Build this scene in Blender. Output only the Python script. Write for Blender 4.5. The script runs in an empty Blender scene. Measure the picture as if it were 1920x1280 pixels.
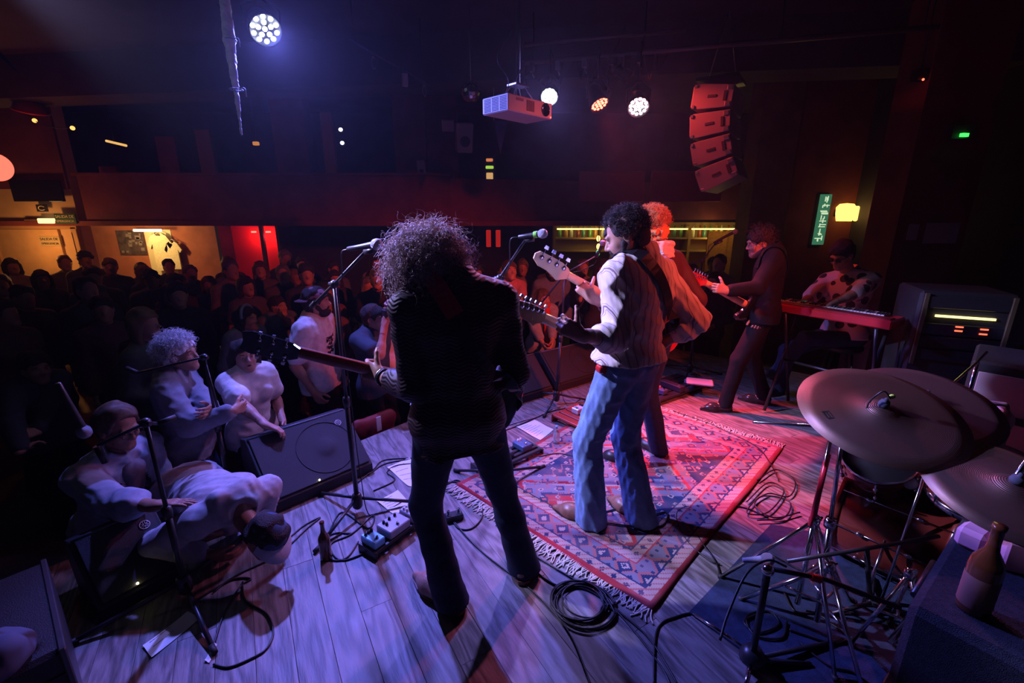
import bpy, math, random
import numpy as np
from mathutils import Vector, Matrix

SC = bpy.context.scene
COL = SC.collection
random.seed(7)
RNG = np.random.RandomState(7)

# ------------------------------------------------------------------ camera
PITCH = math.radians(15.8)
EYE = np.array((0.0, 0.0, 1.8))
FPX = 16.0 / 36.0 * 1920.0
_cd = bpy.data.cameras.new('camera')
_cd.lens = 16.0
_cd.sensor_width = 36.0
_cd.clip_start = 0.05
_cd.clip_end = 60
_cam = bpy.data.objects.new('camera', _cd)
COL.objects.link(_cam)
_cam.location = EYE
_cam.rotation_euler = (math.pi / 2 - PITCH, 0, 0)
SC.camera = _cam

# ------------------------------------------------------------------ world, exposure
_w = bpy.data.worlds.new('world')
SC.world = _w
_w.use_nodes = True
_bg = _w.node_tree.nodes['Background']
_bg.inputs[0].default_value = (0.25, 0.3, 0.42, 1)
_bg.inputs[1].default_value = 0.03
SC.view_settings.view_transform = 'Standard'
SC.view_settings.look = 'None'
SC.view_settings.exposure = 0.0
SC.view_settings.gamma = 1.0
SC.view_settings.use_curve_mapping = False
SC.cycles.use_denoising = True
SC.cycles.use_adaptive_sampling = True
SC.cycles.adaptive_threshold = 0.04
SC.cycles.max_bounces = 5
SC.cycles.diffuse_bounces = 2
SC.cycles.glossy_bounces = 3
SC.cycles.transmission_bounces = 4
SC.cycles.volume_bounces = 0
SC.cycles.transparent_max_bounces = 6
SC.cycles.sample_clamp_indirect = 3.0
SC.cycles.caustics_reflective = False
SC.cycles.caustics_refractive = False

CT, ST = math.cos(PITCH), math.sin(PITCH)


def V(*a):
    return np.array(a, float)


def at(u, v, t):
    """the point seen at pixel (u, v) at depth t along the view axis"""
    x, y = (u - 960) / FPX, (640 - v) / FPX
    return EYE + t * V(x, CT + y * ST, -ST + y * CT)


def onz(u, v, z=0.0):
    """the point of the level plane z seen at pixel (u, v)"""
    x, y = (u - 960) / FPX, (640 - v) / FPX
    d = V(x, CT + y * ST, -ST + y * CT)
    return EYE + d * ((z - EYE[2]) / d[2])


def ong(u, Y, z):
    """the point of height z and distance Y ahead, in the column of pixel u"""
    t = Y * CT + (EYE[2] - z) * ST
    return V((u - 960) / FPX * t, Y, z)


def nrm(a):
    a = np.asarray(a, float)
    return a / (np.linalg.norm(a) + 1e-12)


STAGE_E = nrm((0.656, 0.755, 0))     # along the stage front
STAGE_N = nrm((-0.755, 0.656, 0))    # towards the audience
PIT = -0.62                      # floor of the hall below the stage
CEIL = 3.75
# ------------------------------------------------------------------ materials
MATS = {}


def mat(name, col=(0.5, 0.5, 0.5), rough=0.6, metal=0.0, spec=0.4, var=0.0, vscale=20.0, bump=0.0, bscale=80.0,
        emit=None, estr=0.0, trans=0.0, coat=0.0, sheen=0.0, stretch=None, alpha=None):
    if name in MATS:
        return MATS[name]
    m = bpy.data.materials.new(name)
    m.use_nodes = True
    nt = m.node_tree
    b = nt.nodes['Principled BSDF']
    b.inputs['Base Color'].default_value = (*col, 1)
    b.inputs['Roughness'].default_value = rough
    b.inputs['Metallic'].default_value = metal
    b.inputs['Specular IOR Level'].default_value = spec
    b.inputs['Transmission Weight'].default_value = trans
    b.inputs['Coat Weight'].default_value = coat
    b.inputs['Sheen Weight'].default_value = sheen
    if emit is not None:
        b.inputs['Emission Color'].default_value = (*emit, 1)
        b.inputs['Emission Strength'].default_value = estr
    if var or bump:
        tc = nt.nodes.new('ShaderNodeTexCoord')
        mp = nt.nodes.new('ShaderNodeMapping')
        nt.links.new(tc.outputs['Object'], mp.inputs[0])
        if stretch:
            mp.inputs['Scale'].default_value = stretch
    if var:
        n = nt.nodes.new('ShaderNodeTexNoise')
        n.inputs['Scale'].default_value = vscale
        n.inputs['Detail'].default_value = 4
        nt.links.new(mp.outputs[0], n.inputs['Vector'])
        r = nt.nodes.new('ShaderNodeValToRGB')
        r.color_ramp.elements[0].position = 0.3
        r.color_ramp.elements[1].position = 0.7
        r.color_ramp.elements[0].color = (*[c * (1 - var) for c in col], 1)
        r.color_ramp.elements[1].color = (*[min(1, c * (1 + var)) for c in col], 1)
        nt.links.new(n.outputs[0], r.inputs[0])
        nt.links.new(r.outputs[0], b.inputs['Base Color'])
    if bump:
        n2 = nt.nodes.new('ShaderNodeTexNoise')
        n2.inputs['Scale'].default_value = bscale
        n2.inputs['Detail'].default_value = 3
        nt.links.new(mp.outputs[0], n2.inputs['Vector'])
        bp = nt.nodes.new('ShaderNodeBump')
        bp.inputs['Strength'].default_value = bump
        bp.inputs['Distance'].default_value = 0.01
        nt.links.new(n2.outputs[0], bp.inputs['Height'])
        nt.links.new(bp.outputs[0], b.inputs['Normal'])
    MATS[name] = m
    return m


def glow(name, col, s):
    if name in MATS:
        return MATS[name]
    m = bpy.data.materials.new(name)
    m.use_nodes = True
    nt = m.node_tree
    nt.nodes.remove(nt.nodes['Principled BSDF'])
    e = nt.nodes.new('ShaderNodeEmission')
    e.inputs[0].default_value = (*col, 1)
    e.inputs[1].default_value = s
    nt.links.new(e.outputs[0], nt.nodes['Material Output'].inputs[0])
    MATS[name] = m
    return m


class NT:
    """short hand for building node trees"""

    def __init__(self, m):
        self.m, self.t = m, m.node_tree

    def n(self, typ, **kw):
        nd = self.t.nodes.new(typ)
        for k, v in kw.items():
            setattr(nd, k, v)
        return nd

    def put(self, sock, v):
        if hasattr(v, 'is_linked'):
            self.t.links.new(v, sock)
        elif isinstance(v, (tuple, list)) and len(v) == 3 and sock.type == 'RGBA':
            sock.default_value = (*v, 1)
        else:
            sock.default_value = v

    def math(self, op, a, b=0.0, c=0.0):
        nd = self.n('ShaderNodeMath', operation=op)
        self.put(nd.inputs[0], a)
        self.put(nd.inputs[1], b)
        self.put(nd.inputs[2], c)
        return nd.outputs[0]

    def mix(self, f, a, b):
        nd = self.n('ShaderNodeMix', data_type='RGBA')
        self.put(nd.inputs[0], f)
        self.put(nd.inputs[6], a)
        self.put(nd.inputs[7], b)
        return nd.outputs[2]


# ------------------------------------------------------------------ objects
def thing(name, label, cat, loc=(0, 0, 0), rz=0.0, group=None, kind=None):
    o = bpy.data.objects.new(name, None)
    COL.objects.link(o)
    o.empty_display_size = 0.1
    o.location = loc
    o.rotation_euler = (0, 0, rz)
    o['label'] = label
    o['category'] = cat
    if group:
        o['group'] = group
    if kind:
        o['kind'] = kind
    return o


def tag(o, label, cat, group=None, kind=None):
    o['label'] = label
    o['category'] = cat
    if group:
        o['group'] = group
    if kind:
        o['kind'] = kind
    return o


def struct(o, label=None):
    o['kind'] = 'structure'
    if label:
        o['label'] = label
    return o


def link(me, name, mats, parent=None, world=True):
    """an object of mesh me; world: its coordinates are world ones and the parent is an unrotated or rotated Empty"""
    o = bpy.data.objects.new(name, me)
    COL.objects.link(o)
    if mats is not None:
        for m in (mats if isinstance(mats, (list, tuple)) else [mats]):
            me.materials.append(m)
    if parent is not None:
        o.parent = parent
        if world:
            M = Matrix.Identity(4)
            p = parent
            while p is not None:
                M = p.matrix_basis @ M if p.parent is None else (p.matrix_parent_inverse @ p.matrix_basis) @ M
                p = p.parent
            o.matrix_parent_inverse = M.inverted()
    return o


def copy_thing(root, loc, rz=0.0, label=None, group=None, scale=1.0, swap=None):
    r = root.copy()
    COL.objects.link(r)
    r.location = loc
    r.rotation_euler = (0, 0, rz)
    r.scale = (scale,) * 3
    if label:
        r['label'] = label
    if group:
        r['group'] = group

    def rec(src, dst):
        for ch in list(src.children):
            if ch == dst:
                continue
            c = ch.copy()
            COL.objects.link(c)
            c.parent = dst
            if swap and ch.name.split('.')[0] in swap:
                for s in c.material_slots:
                    s.link = 'OBJECT'
                    s.material = swap[ch.name.split('.')[0]]
            rec(ch, c)
    rec(root, r)
    return r


def frame(z, x=(1, 0, 0)):
    """3x3 rotation whose columns are x', y', z with z given"""
    z = nrm(z)
    x = np.asarray(x, float)
    x = x - z * (x @ z)
    if np.linalg.norm(x) < 1e-5:
        x = np.cross(z, (0.3, 0.9, 0.2))
    x = nrm(x)
    return np.column_stack((x, np.cross(z, x), z))


def rotz(a):
    c, s = math.cos(a), math.sin(a)
    return np.array(((c, -s, 0), (s, c, 0), (0, 0, 1.0)))


def smooth_path(pts, per=8):
    """Catmull-Rom through the points"""
    P = [np.asarray(p, float) for p in pts]
    if len(P) < 3:
        return P
    P = [2 * P[0] - P[1]] + P + [2 * P[-1] - P[-2]]
    out = []
    for i in range(1, len(P) - 2):
        a, b, c, d = P[i - 1], P[i], P[i + 1], P[i + 2]
        for k in range(per):
            t = k / per
            out.append(0.5 * (2 * b + (c - a) * t + (2 * a - 5 * b + 4 * c - d) * t * t + (3 * b - a - 3 * c + d) * t ** 3))
    out.append(P[-2])
    return out


class MB:
    def __init__(self):
        self.v, self.f, self.s, self.mi = [], [], [], []
        self.n = 0

    def add(self, verts, faces, smooth=False, m=0):
        b = self.n
        self.v.extend([tuple(map(float, p)) for p in verts])
        self.n += len(verts)
        for f in faces:
            self.f.append(tuple(b + i for i in f))
            self.s.append(smooth)
            self.mi.append(m)
        return self

    def box(self, c, size, R=None, m=0, bev=0.0, taper=1.0):
        sx, sy, sz = [s / 2 for s in size]
        R = np.eye(3) if R is None else np.asarray(R)
        c = np.asarray(c, float)
        if bev <= 0:
            vs = [c + R @ V(x * sx * (taper if z > 0 else 1), y * sy * (taper if z > 0 else 1), z * sz) for z in (-1, 1) for y in (-1, 1) for x in (-1, 1)]
            return self.add(vs, [(0, 2, 3, 1), (4, 5, 7, 6), (0, 1, 5, 4), (2, 6, 7, 3), (0, 4, 6, 2), (1, 3, 7, 5)], False, m)
        b = min(bev, sx * .99, sy * .99, sz * .99)
        vs, idx = [], {}
        for i, sg in enumerate([(x, y, z) for z in (-1, 1) for y in (-1, 1) for x in (-1, 1)]):
            for ax in range(3):
                p = [sg[0] * (sx - b), sg[1] * (sy - b), sg[2] * (sz - b)]
                p[ax] = sg[ax] * (sx, sy, sz)[ax]
                idx[(sg, ax)] = len(vs)
                vs.append(c + R @ V(*p))
        fs = []
        for ax in range(3):
            o = [a for a in range(3) if a != ax]
            for s in (-1, 1):
                q = []
                for (p1, p2) in ((-1, -1), (1, -1), (1, 1), (-1, 1)):
                    sg = [0, 0, 0]
                    sg[ax] = s
                    sg[o[0]] = p1
                    sg[o[1]] = p2
                    q.append(idx[(tuple(sg), ax)])
                flip = (s < 0) ^ (ax == 1)
                fs.append(tuple(q[::-1]) if flip else tuple(q))
        for ax in range(3):
            o = [a for a in range(3) if a != ax]
            for p1 in (-1, 1):
                for p2 in (-1, 1):
                    a = [0, 0, 0]
                    a[o[0]], a[o[1]] = p1, p2
                    lo, hi = list(a), list(a)
                    lo[ax], hi[ax] = -1, 1
                    lo, hi = tuple(lo), tuple(hi)
                    fs.append((idx[(lo, o[0])], idx[(hi, o[0])], idx[(hi, o[1])], idx[(lo, o[1])]))
        for sg in [(x, y, z) for z in (-1, 1) for y in (-1, 1) for x in (-1, 1)]:
            fs.append((idx[(sg, 0)], idx[(sg, 1)], idx[(sg, 2)]))
        return self.add(vs, fs, False, m)

    def tube(self, pts, r, n=8, caps=True, m=0, smooth=True, closed=False):
        P = [np.asarray(p, float) for p in pts]
        k = len(P)
        rs = [r] * k if np.isscalar(r) else list(r)
        T = []
        for i in range(k):
            if closed:
                d = P[(i + 1) % k] - P[i - 1]
            else:
                d = P[min(i + 1, k - 1)] - P[max(i - 1, 0)]
            T.append(nrm(d))
        up = V(0, 0, 1) if abs(T[0][2]) < 0.9 else V(1, 0, 0)
        x = nrm(np.cross(up, T[0]))
        vs = []
        for i in range(k):
            x = nrm(x - T[i] * (x @ T[i]))
            y = np.cross(T[i], x)
            for j in range(n):
                a = 2 * math.pi * j / n
                vs.append(P[i] + rs[i] * (math.cos(a) * x + math.sin(a) * y))
        fs = []
        for i in range(k if closed else k - 1):
            for j in range(n):
                a, b = i * n + j, i * n + (j + 1) % n
                i2 = (i + 1) % k
                fs.append((a, b, i2 * n + (j + 1) % n, i2 * n + j))
        self.add(vs, fs, smooth, m)
        if caps and not closed:
            b = self.n - len(vs)
            self.f.append(tuple(b + j for j in range(n))[::-1])
            self.f.append(tuple(b + (k - 1) * n + j for j in range(n)))
            self.s += [False, False]
            self.mi += [m, m]
        return self

    def lathe(self, prof, c=(0, 0, 0), R=None, n=24, m=0, smooth=True):
        """profile of (radius, height) turned about the local z axis"""
        R = np.eye(3) if R is None else np.asarray(R)
        c = np.asarray(c, float)
        vs, rings = [], []
        for (r, z) in prof:
            if r < 1e-6:
                rings.append([len(vs)])
                vs.append(c + R @ V(0, 0, z))
            else:
                rings.append(list(range(len(vs), len(vs) + n)))
                for j in range(n):
                    a = 2 * math.pi * j / n
                    vs.append(c + R @ V(r * math.cos(a), r * math.sin(a), z))
        fs = []
        for A, B in zip(rings[:-1], rings[1:]):
            if len(A) == 1 and len(B) == 1:
                continue
            for j in range(n):
                j2 = (j + 1) % n
                if len(A) == 1:
                    fs.append((A[0], B[j2], B[j]))
                elif len(B) == 1:
                    fs.append((A[j], A[j2], B[0]))
                else:
                    fs.append((A[j], A[j2], B[j2], B[j]))
        return self.add(vs, fs, smooth, m)

    def prism(self, poly, z0, z1, c=(0, 0, 0), R=None, m=0, bev=0.0, smooth=False):
        """flat outline (x, y) made thick from z0 to z1; bev rounds its rims"""
        R = np.eye(3) if R is None else np.asarray(R)
        c = np.asarray(c, float)
        P = np.array(poly, float)
        A = 0.5 * np.sum(P[:, 0] * np.roll(P[:, 1], -1) - np.roll(P[:, 0], -1) * P[:, 1])
        if A < 0:
            P = P[::-1]
        k = len(P)
        if bev > 0:
            e = np.roll(P, -1, 0) - np.roll(P, 1, 0)
            nn = np.column_stack((e[:, 1], -e[:, 0]))
            nn /= np.linalg.norm(nn, axis=1)[:, None] + 1e-9
            levels = [(P - nn * bev, z0), (P - nn * bev * .3, z0 + bev * .3), (P, z0 + bev), (P, z1 - bev), (P - nn * bev * .3, z1 - bev * .3), (P - nn * bev, z1)]
        else:
            levels = [(P, z0), (P, z1)]
        vs = [c + R @ V(p[0], p[1], z) for (Q, z) in levels for p in Q]
        fs = []
        for l in range(len(levels) - 1):
            for j in range(k):
                j2 = (j + 1) % k
                fs.append((l * k + j, l * k + j2, (l + 1) * k + j2, (l + 1) * k + j))
        self.add(vs, fs, smooth, m)
        b = self.n - len(vs)
        self.f.append(tuple(b + j for j in range(k))[::-1])
        self.f.append(tuple(b + (len(levels) - 1) * k + j for j in range(k)))
        self.s += [False, False]
        self.mi += [m, m]
        return self

    def ball(self, c, r, R=None, n=12, rings=8, m=0):
        r = V(r, r, r) if np.isscalar(r) else V(*r)
        R = np.eye(3) if R is None else np.asarray(R)
        prof = [(math.sin(math.pi * i / rings), -math.cos(math.pi * i / rings)) for i in range(rings + 1)]
        prof[0], prof[-1] = (0, -1), (0, 1)
        return self.lathe(prof, c, R @ np.diag(r), n, m)

    def mesh(self, name):
        me = bpy.data.meshes.new(name)
        me.from_pydata(self.v, [], self.f)
        me.polygons.foreach_set('use_smooth', self.s)
        me.polygons.foreach_set('material_index', self.mi)
        me.validate()
        return me

    def build(self, name, mats, parent=None, world=True):
        return link(self.mesh(name), name, mats, parent, world)


def np_mesh(name, v, f, smooth=True):
    """mesh from arrays of vertices and quads"""
    me = bpy.data.meshes.new(name)
    me.vertices.add(len(v))
    me.vertices.foreach_set('co', np.ascontiguousarray(v, np.float32).ravel())
    me.loops.add(f.size)
    me.loops.foreach_set('vertex_index', np.ascontiguousarray(f, np.int32).ravel())
    me.polygons.add(len(f))
    k = f.shape[1]
    me.polygons.foreach_set('loop_start', np.arange(0, f.size, k, dtype=np.int32))
    me.polygons.foreach_set('use_smooth', np.full(len(f), smooth))
    me.update(calc_edges=True)
    return me


# ------------------------------------------------------------------ implicit bodies, one continuous surface each
class Blob:
    """smooth union of tapered capsules and ellipsoids, surfaced with surface nets"""

    def __init__(self):
        self.p, self.neg, self.clip = [], [], []
        self.disp = None
        self.amp = 0.0

    def cone(self, a, b, r1, r2=None, k=0.02, flat=None, neg=False):
        """round cone a-b; flat=(direction, factor) squashes it along that direction"""
        a, b = np.asarray(a, float), np.asarray(b, float)
        r2 = r1 if r2 is None else r2
        A, sc = None, 1.0
        if flat is not None:
            d = nrm(flat[0])
            A = np.eye(3) + (1 / flat[1] - 1) * np.outer(d, d)
            sc = min(1.0, flat[1])
        (self.neg if neg else self.p).append(('c', a, b, r1, r2, A, sc, k))
        return self

    def ell(self, c, r, R=None, k=0.02, neg=False):
        r = V(r, r, r) if np.isscalar(r) else V(*r)
        R = np.eye(3) if R is None else np.asarray(R, float)
        (self.neg if neg else self.p).append(('e', np.asarray(c, float), r, R, k))
        return self

    def plane(self, c, n):
        """keep what lies behind the plane (against n)"""
        self.clip.append((np.asarray(c, float), nrm(n)))
        return self

    @staticmethod
    def _d(p, X):
        if p[0] == 'e':
            q = (X - p[1]) @ p[3]
            k0 = np.linalg.norm(q / p[2], axis=-1)
            k1 = np.linalg.norm(q / (p[2] * p[2]), axis=-1)
            return np.where(k0 < 0.05, -p[2].min(), k0 * (k0 - 1) / np.maximum(k1, 1e-9))
        _, a, b, r1, r2, A, sc, k = p
        if A is not None:
            X = (X - a) @ A.T
            ba = A @ (b - a)
        else:
            X = X - a
            ba = b - a
        L = ba @ ba
        h = np.clip((X @ ba) / max(L, 1e-12), 0, 1)
        d = np.linalg.norm(X - h[..., None] * ba, axis=-1) - (r1 + (r2 - r1) * h)
        return d * sc

    @staticmethod
    def _k(p):
        return p[-1]

    def field(self, X, h):
        """X: (blocks, points, 3)"""
        C = X.mean(1)
        hd = np.linalg.norm(X[:, 0] - C, axis=1).max()
        D = np.full(X.shape[:2], 1e3)
        for p in self.p:
            k = self._k(p)
            near = self._d(p, C) < hd * 1.05 + k + 3 * h
            if not near.any():
                continue
            d = self._d(p, X[near])
            o = D[near]
            hh = np.clip(k - np.abs(o - d), 0, None) / max(k, 1e-6)
            D[near] = np.minimum(o, d) - hh * hh * k * 0.25
        for p in self.neg:
            k = self._k(p)
            near = self._d(p, C) < hd * 1.05 + k + 3 * h
            if not near.any():
                continue
            d = -self._d(p, X[near])
            o = D[near]
            hh = np.clip(k - np.abs(o - d), 0, None) / max(k, 1e-6)
            D[near] = np.maximum(o, d) + hh * hh * k * 0.25
        if self.disp is not None:
            D = D + self.disp(X)
        for c, n in self.clip:
            D = np.maximum(D, (X - c) @ n)
        return D

    def surf(self, h):
        lo, hi = np.full(3, 1e9), np.full(3, -1e9)
        for p in self.p:
            if p[0] == 'e':
                m = p[2].max()
                lo, hi = np.minimum(lo, p[1] - m), np.maximum(hi, p[1] + m)
            else:
                m = max(p[3], p[4]) * (1.6 if p[5] is not None else 1)
                lo, hi = np.minimum(lo, np.minimum(p[1], p[2]) - m), np.maximum(hi, np.maximum(p[1], p[2]) + m)
        pad = 4 * h + self.amp
        lo, hi = lo - pad, hi + pad
        B = 8
        nb = np.ceil((hi - lo) / (h * B)).astype(int) + 1
        gi = np.stack(np.meshgrid(*[np.arange(k) for k in nb], indexing='ij'), -1).reshape(-1, 3)
        cen = lo + (gi + 0.5) * B * h
        # coarse pass
        keep = np.zeros(len(gi), bool)
        hd = B * h * 0.87
        for i in range(0, len(gi), 20000):
            c = cen[i:i + 20000]
            d = np.full(len(c), 1e3)
            for p in self.p:
                d = np.minimum(d, self._d(p, c) - self._k(p) * 0.3)
            keep[i:i + 20000] = (d < hd * 1.1 + self.amp + h) & (d > -hd * 2.6 - self.amp - 0.03)
        gi = gi[keep]
        g = np.arange(B + 1)
        loc = np.stack(np.meshgrid(g, g, g, indexing='ij'), -1).reshape(-1, 3)
        vals = []
        for i in range(0, len(gi), 400):
            X = lo + (gi[i:i + 400, None, :] * B + loc[None]) * h
            vals.append(self.field(X, h))
        D = np.concatenate(vals).reshape(-1, B + 1, B + 1, B + 1)
        S = D < 0
        corners = [(x, y, z) for x in (0, 1) for y in (0, 1) for z in (0, 1)]
        sub = lambda A, c: A[:, c[0]:c[0] + B, c[1]:c[1] + B, c[2]:c[2] + B]
        cnt = sum(sub(S, c).astype(np.int8) for c in corners)
        act = (cnt > 0) & (cnt < 8)
        bi, ix, iy, iz = np.nonzero(act)
        cv = np.stack([D[bi, ix + c[0], iy + c[1], iz + c[2]] for c in corners], 1)
        pos = np.zeros((len(bi), 3))
        num = np.zeros(len(bi))
        for i, a in enumerate(corners):
            for j, b in enumerate(corners):
                if j <= i or sum(abs(a[k] - b[k]) for k in range(3)) != 1:
                    continue
                va, vb = cv[:, i], cv[:, j]
                cr = (va < 0) != (vb < 0)
                t = np.where(cr, va / np.where(cr, va - vb, 1), 0)
                pt = np.array(a) + t[:, None] * (np.array(b) - np.array(a))
                pos += pt * cr[:, None]
                num += cr
        cell = gi[bi] * B + np.stack((ix, iy, iz), 1)
        pos = lo + (cell + pos / num[:, None]) * h
        dims = (nb * B + 2).astype(np.int64)
        key = (cell[:, 0].astype(np.int64) * dims[1] + cell[:, 1]) * dims[2] + cell[:, 2]
        order = np.argsort(key)
        skey = key[order]
        step = np.array((dims[1] * dims[2], dims[2], 1), np.int64)

        def find(q):
            i = np.searchsorted(skey, q)
            i = np.clip(i, 0, len(skey) - 1)
            ok = skey[i] == q
            return order[i], ok
        faces = []
        ci = {(0, 0, 0): 0, (1, 0, 0): 4, (0, 1, 0): 2, (0, 0, 1): 1}
        for ax in range(3):
            e = [0, 0, 0]
            e[ax] = 1
            s0, s1 = cv[:, 0] < 0, cv[:, ci[tuple(e)]] < 0
            sel = np.nonzero(s0 != s1)[0]
            o = [(ax + 1) % 3, (ax + 2) % 3]
            k0 = key[sel]
            a, oa = find(k0 - step[o[0]])
            b, ob = find(k0 - step[o[0]] - step[o[1]])
            c, oc = find(k0 - step[o[1]])
            ok = oa & ob & oc
            q = np.stack((sel, a, b, c), 1)[ok]
            fl = s0[sel][ok]
            q[~fl] = q[~fl][:, ::-1]
            faces.append(q)
        f = np.concatenate(faces)
        return pos, f

    def build(self, name, m, parent, h, smooth=True):
        v, f = self.surf(h)
        return link(np_mesh(name, v, f, smooth), name, m, parent)


def join_surfs(parts):
    vs, fs, n = [], [], 0
    for v, f in parts:
        vs.append(v)
        fs.append(f + n)
        n += len(v)
    return np.concatenate(vs), np.concatenate(fs)


def folds(seed, amp, scale=9.0, axis=None):
    """soft cloth folds as a displacement of a Blob"""
    r = np.random.RandomState(seed)
    D = [(nrm(r.normal(size=3)) * scale * s, r.uniform(0, 6.28), w) for s, w in ((1, .5), (1.7, .3), (2.6, .25), (1.2, .4), (4.2, .12))]
    W = nrm(r.normal(size=3)) * scale * 0.6

    def f(X):
        w = np.sin(X @ W) * 1.3
        o = 0
        for d, ph, a in D:
            o = o + a * np.abs(np.sin(X @ d + ph + w)) - a * 0.6
        return o * amp
    return f


def lumps(seed, amp, scale=40.0):
    r = np.random.RandomState(seed)
    D = [(r.normal(size=3), r.uniform(0, 6.28)) for _ in range(6)]
    D = [(nrm(d) * scale * r.uniform(.6, 1.7), ph) for d, ph in D]

    def f(X):
        o = 0
        for d, ph in D:
            o = o + np.sin(X @ d + ph + 1.2 * np.sin(X @ np.roll(d, 1) * .7))
        return o * amp * 0.4
    return f
# ------------------------------------------------------------------ people: skeleton, body, clothes, hair
def skin_mat(name, col):
    m = mat(name, col, rough=0.5, spec=0.35, var=0.08, vscale=30, bump=0.05, bscale=200)
    m.node_tree.nodes['Principled BSDF'].inputs['Subsurface Weight'].default_value = 0.0
    return m


SKIN = skin_mat('skin_fair', (0.46, 0.24, 0.17))
SKIN2 = skin_mat('skin_tan', (0.30, 0.15, 0.10))
SKIN3 = skin_mat('skin_pale', (0.48, 0.26, 0.20))
EYEW = mat('eye_white', (0.7, 0.68, 0.66), rough=0.2)
EYED = mat('eye_dark', (0.03, 0.02, 0.015), rough=0.15)
BROWM = mat('eyebrow_hair', (0.035, 0.022, 0.016), rough=0.8)
LIPM = mat('lip_skin', (0.42, 0.17, 0.15), rough=0.5)
DARKMOUTH = mat('mouth_inside', (0.06, 0.015, 0.015), rough=0.7)


def ik(a, c, l1, l2, pole):
    """middle joint of a two bone chain from a to c (c is pulled in when out of reach)"""
    a, c = np.asarray(a, float), np.asarray(c, float)
    d = c - a
    L = np.linalg.norm(d)
    mx = (l1 + l2) * 0.995
    if L > mx:
        c = a + d / L * mx
        d, L = c - a, mx
    u = d / L
    x = (l1 * l1 - l2 * l2 + L * L) / (2 * L)
    y = math.sqrt(max(l1 * l1 - x * x, 0))
    p = np.asarray(pole, float)
    p = p - u * (p @ u)
    return a + u * x + nrm(p) * y, c


def skel(base, head, H=1.75, lean=0.0, side=0.0, fem=False, pel=None, neck=None, turn=0.0, **over):
    """joints of a standing figure; head: direction it faces (x, y); lean: forward lean in metres at the neck"""
    s = H / 1.75
    base = np.asarray(base, float)
    F = nrm((head[0], head[1], 0))
    Lf = V(-F[1], F[0], 0)
    U = V(0, 0, 1)
    J = dict(s=s, F=F, L=Lf, base=base, H=H)
    J['pel'] = base + U * 0.96 * s if pel is None else np.asarray(pel, float)
    J['nb'] = J['pel'] + U * 0.52 * s + F * lean + Lf * side if neck is None else np.asarray(neck, float)
    T = nrm(J['nb'] - J['pel'])
    c, sn = math.cos(turn), math.sin(turn)
    Ls = Lf * c + np.cross(U, Lf) * sn
    Ls = nrm(Ls - T * (Ls @ T))
    sw = (0.158 if fem else 0.182) * s
    J['Ls'] = Ls
    J['sl'] = J['nb'] + Ls * sw - T * 0.055 * s
    J['sr'] = J['nb'] - Ls * sw - T * 0.055 * s
    J['look'] = F
    J['hup'] = U
    J['hd'] = J['nb'] + U * 0.185 * s + F * (0.035 * s + lean * 0.12)
    hw = 0.088 * s
    J['hl'], J['hr'] = J['pel'] + Lf * hw - U * 0.03 * s, J['pel'] - Lf * hw - U * 0.03 * s
    J['al'], J['ar'] = base + Lf * 0.11 * s + U * 0.09 * s, base - Lf * 0.11 * s + U * 0.09 * s
    J['tl'], J['tr'] = nrm(F + 0.25 * Lf), nrm(F - 0.25 * Lf)
    J['wl'] = J['sl'] - U * 0.53 * s + Lf * 0.05 + F * 0.06
    J['wr'] = J['sr'] - U * 0.53 * s - Lf * 0.05 + F * 0.06
    J['epl'], J['epr'] = -F * 0.8 + Lf * 0.5 - U * 0.3, -F * 0.8 - Lf * 0.5 - U * 0.3
    J['kpl'] = J['kpr'] = F
    for k, v in over.items():
        J[k] = np.asarray(v, float)
    J['kl'], J['al'] = ik(J['hl'], J['al'], 0.44 * s, 0.425 * s, J['kpl'])
    J['kr'], J['ar'] = ik(J['hr'], J['ar'], 0.44 * s, 0.425 * s, J['kpr'])
    J['el'], J['wl'] = ik(J['sl'], J['wl'], 0.305 * s, 0.27 * s, J['epl'])
    J['er'], J['wr'] = ik(J['sr'], J['wr'], 0.305 * s, 0.27 * s, J['epr'])
    # default hand directions go on along the forearm
    for q, e, w in (('l', 'el', 'wl'), ('r', 'er', 'wr')):
        if 'hd' + q not in J:
            J['hd' + q] = nrm(J[w] - J[e])
        if 'hn' + q not in J:
            inner = -Ls if q == 'l' else Ls
            J['hn' + q] = inner
    return J


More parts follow.
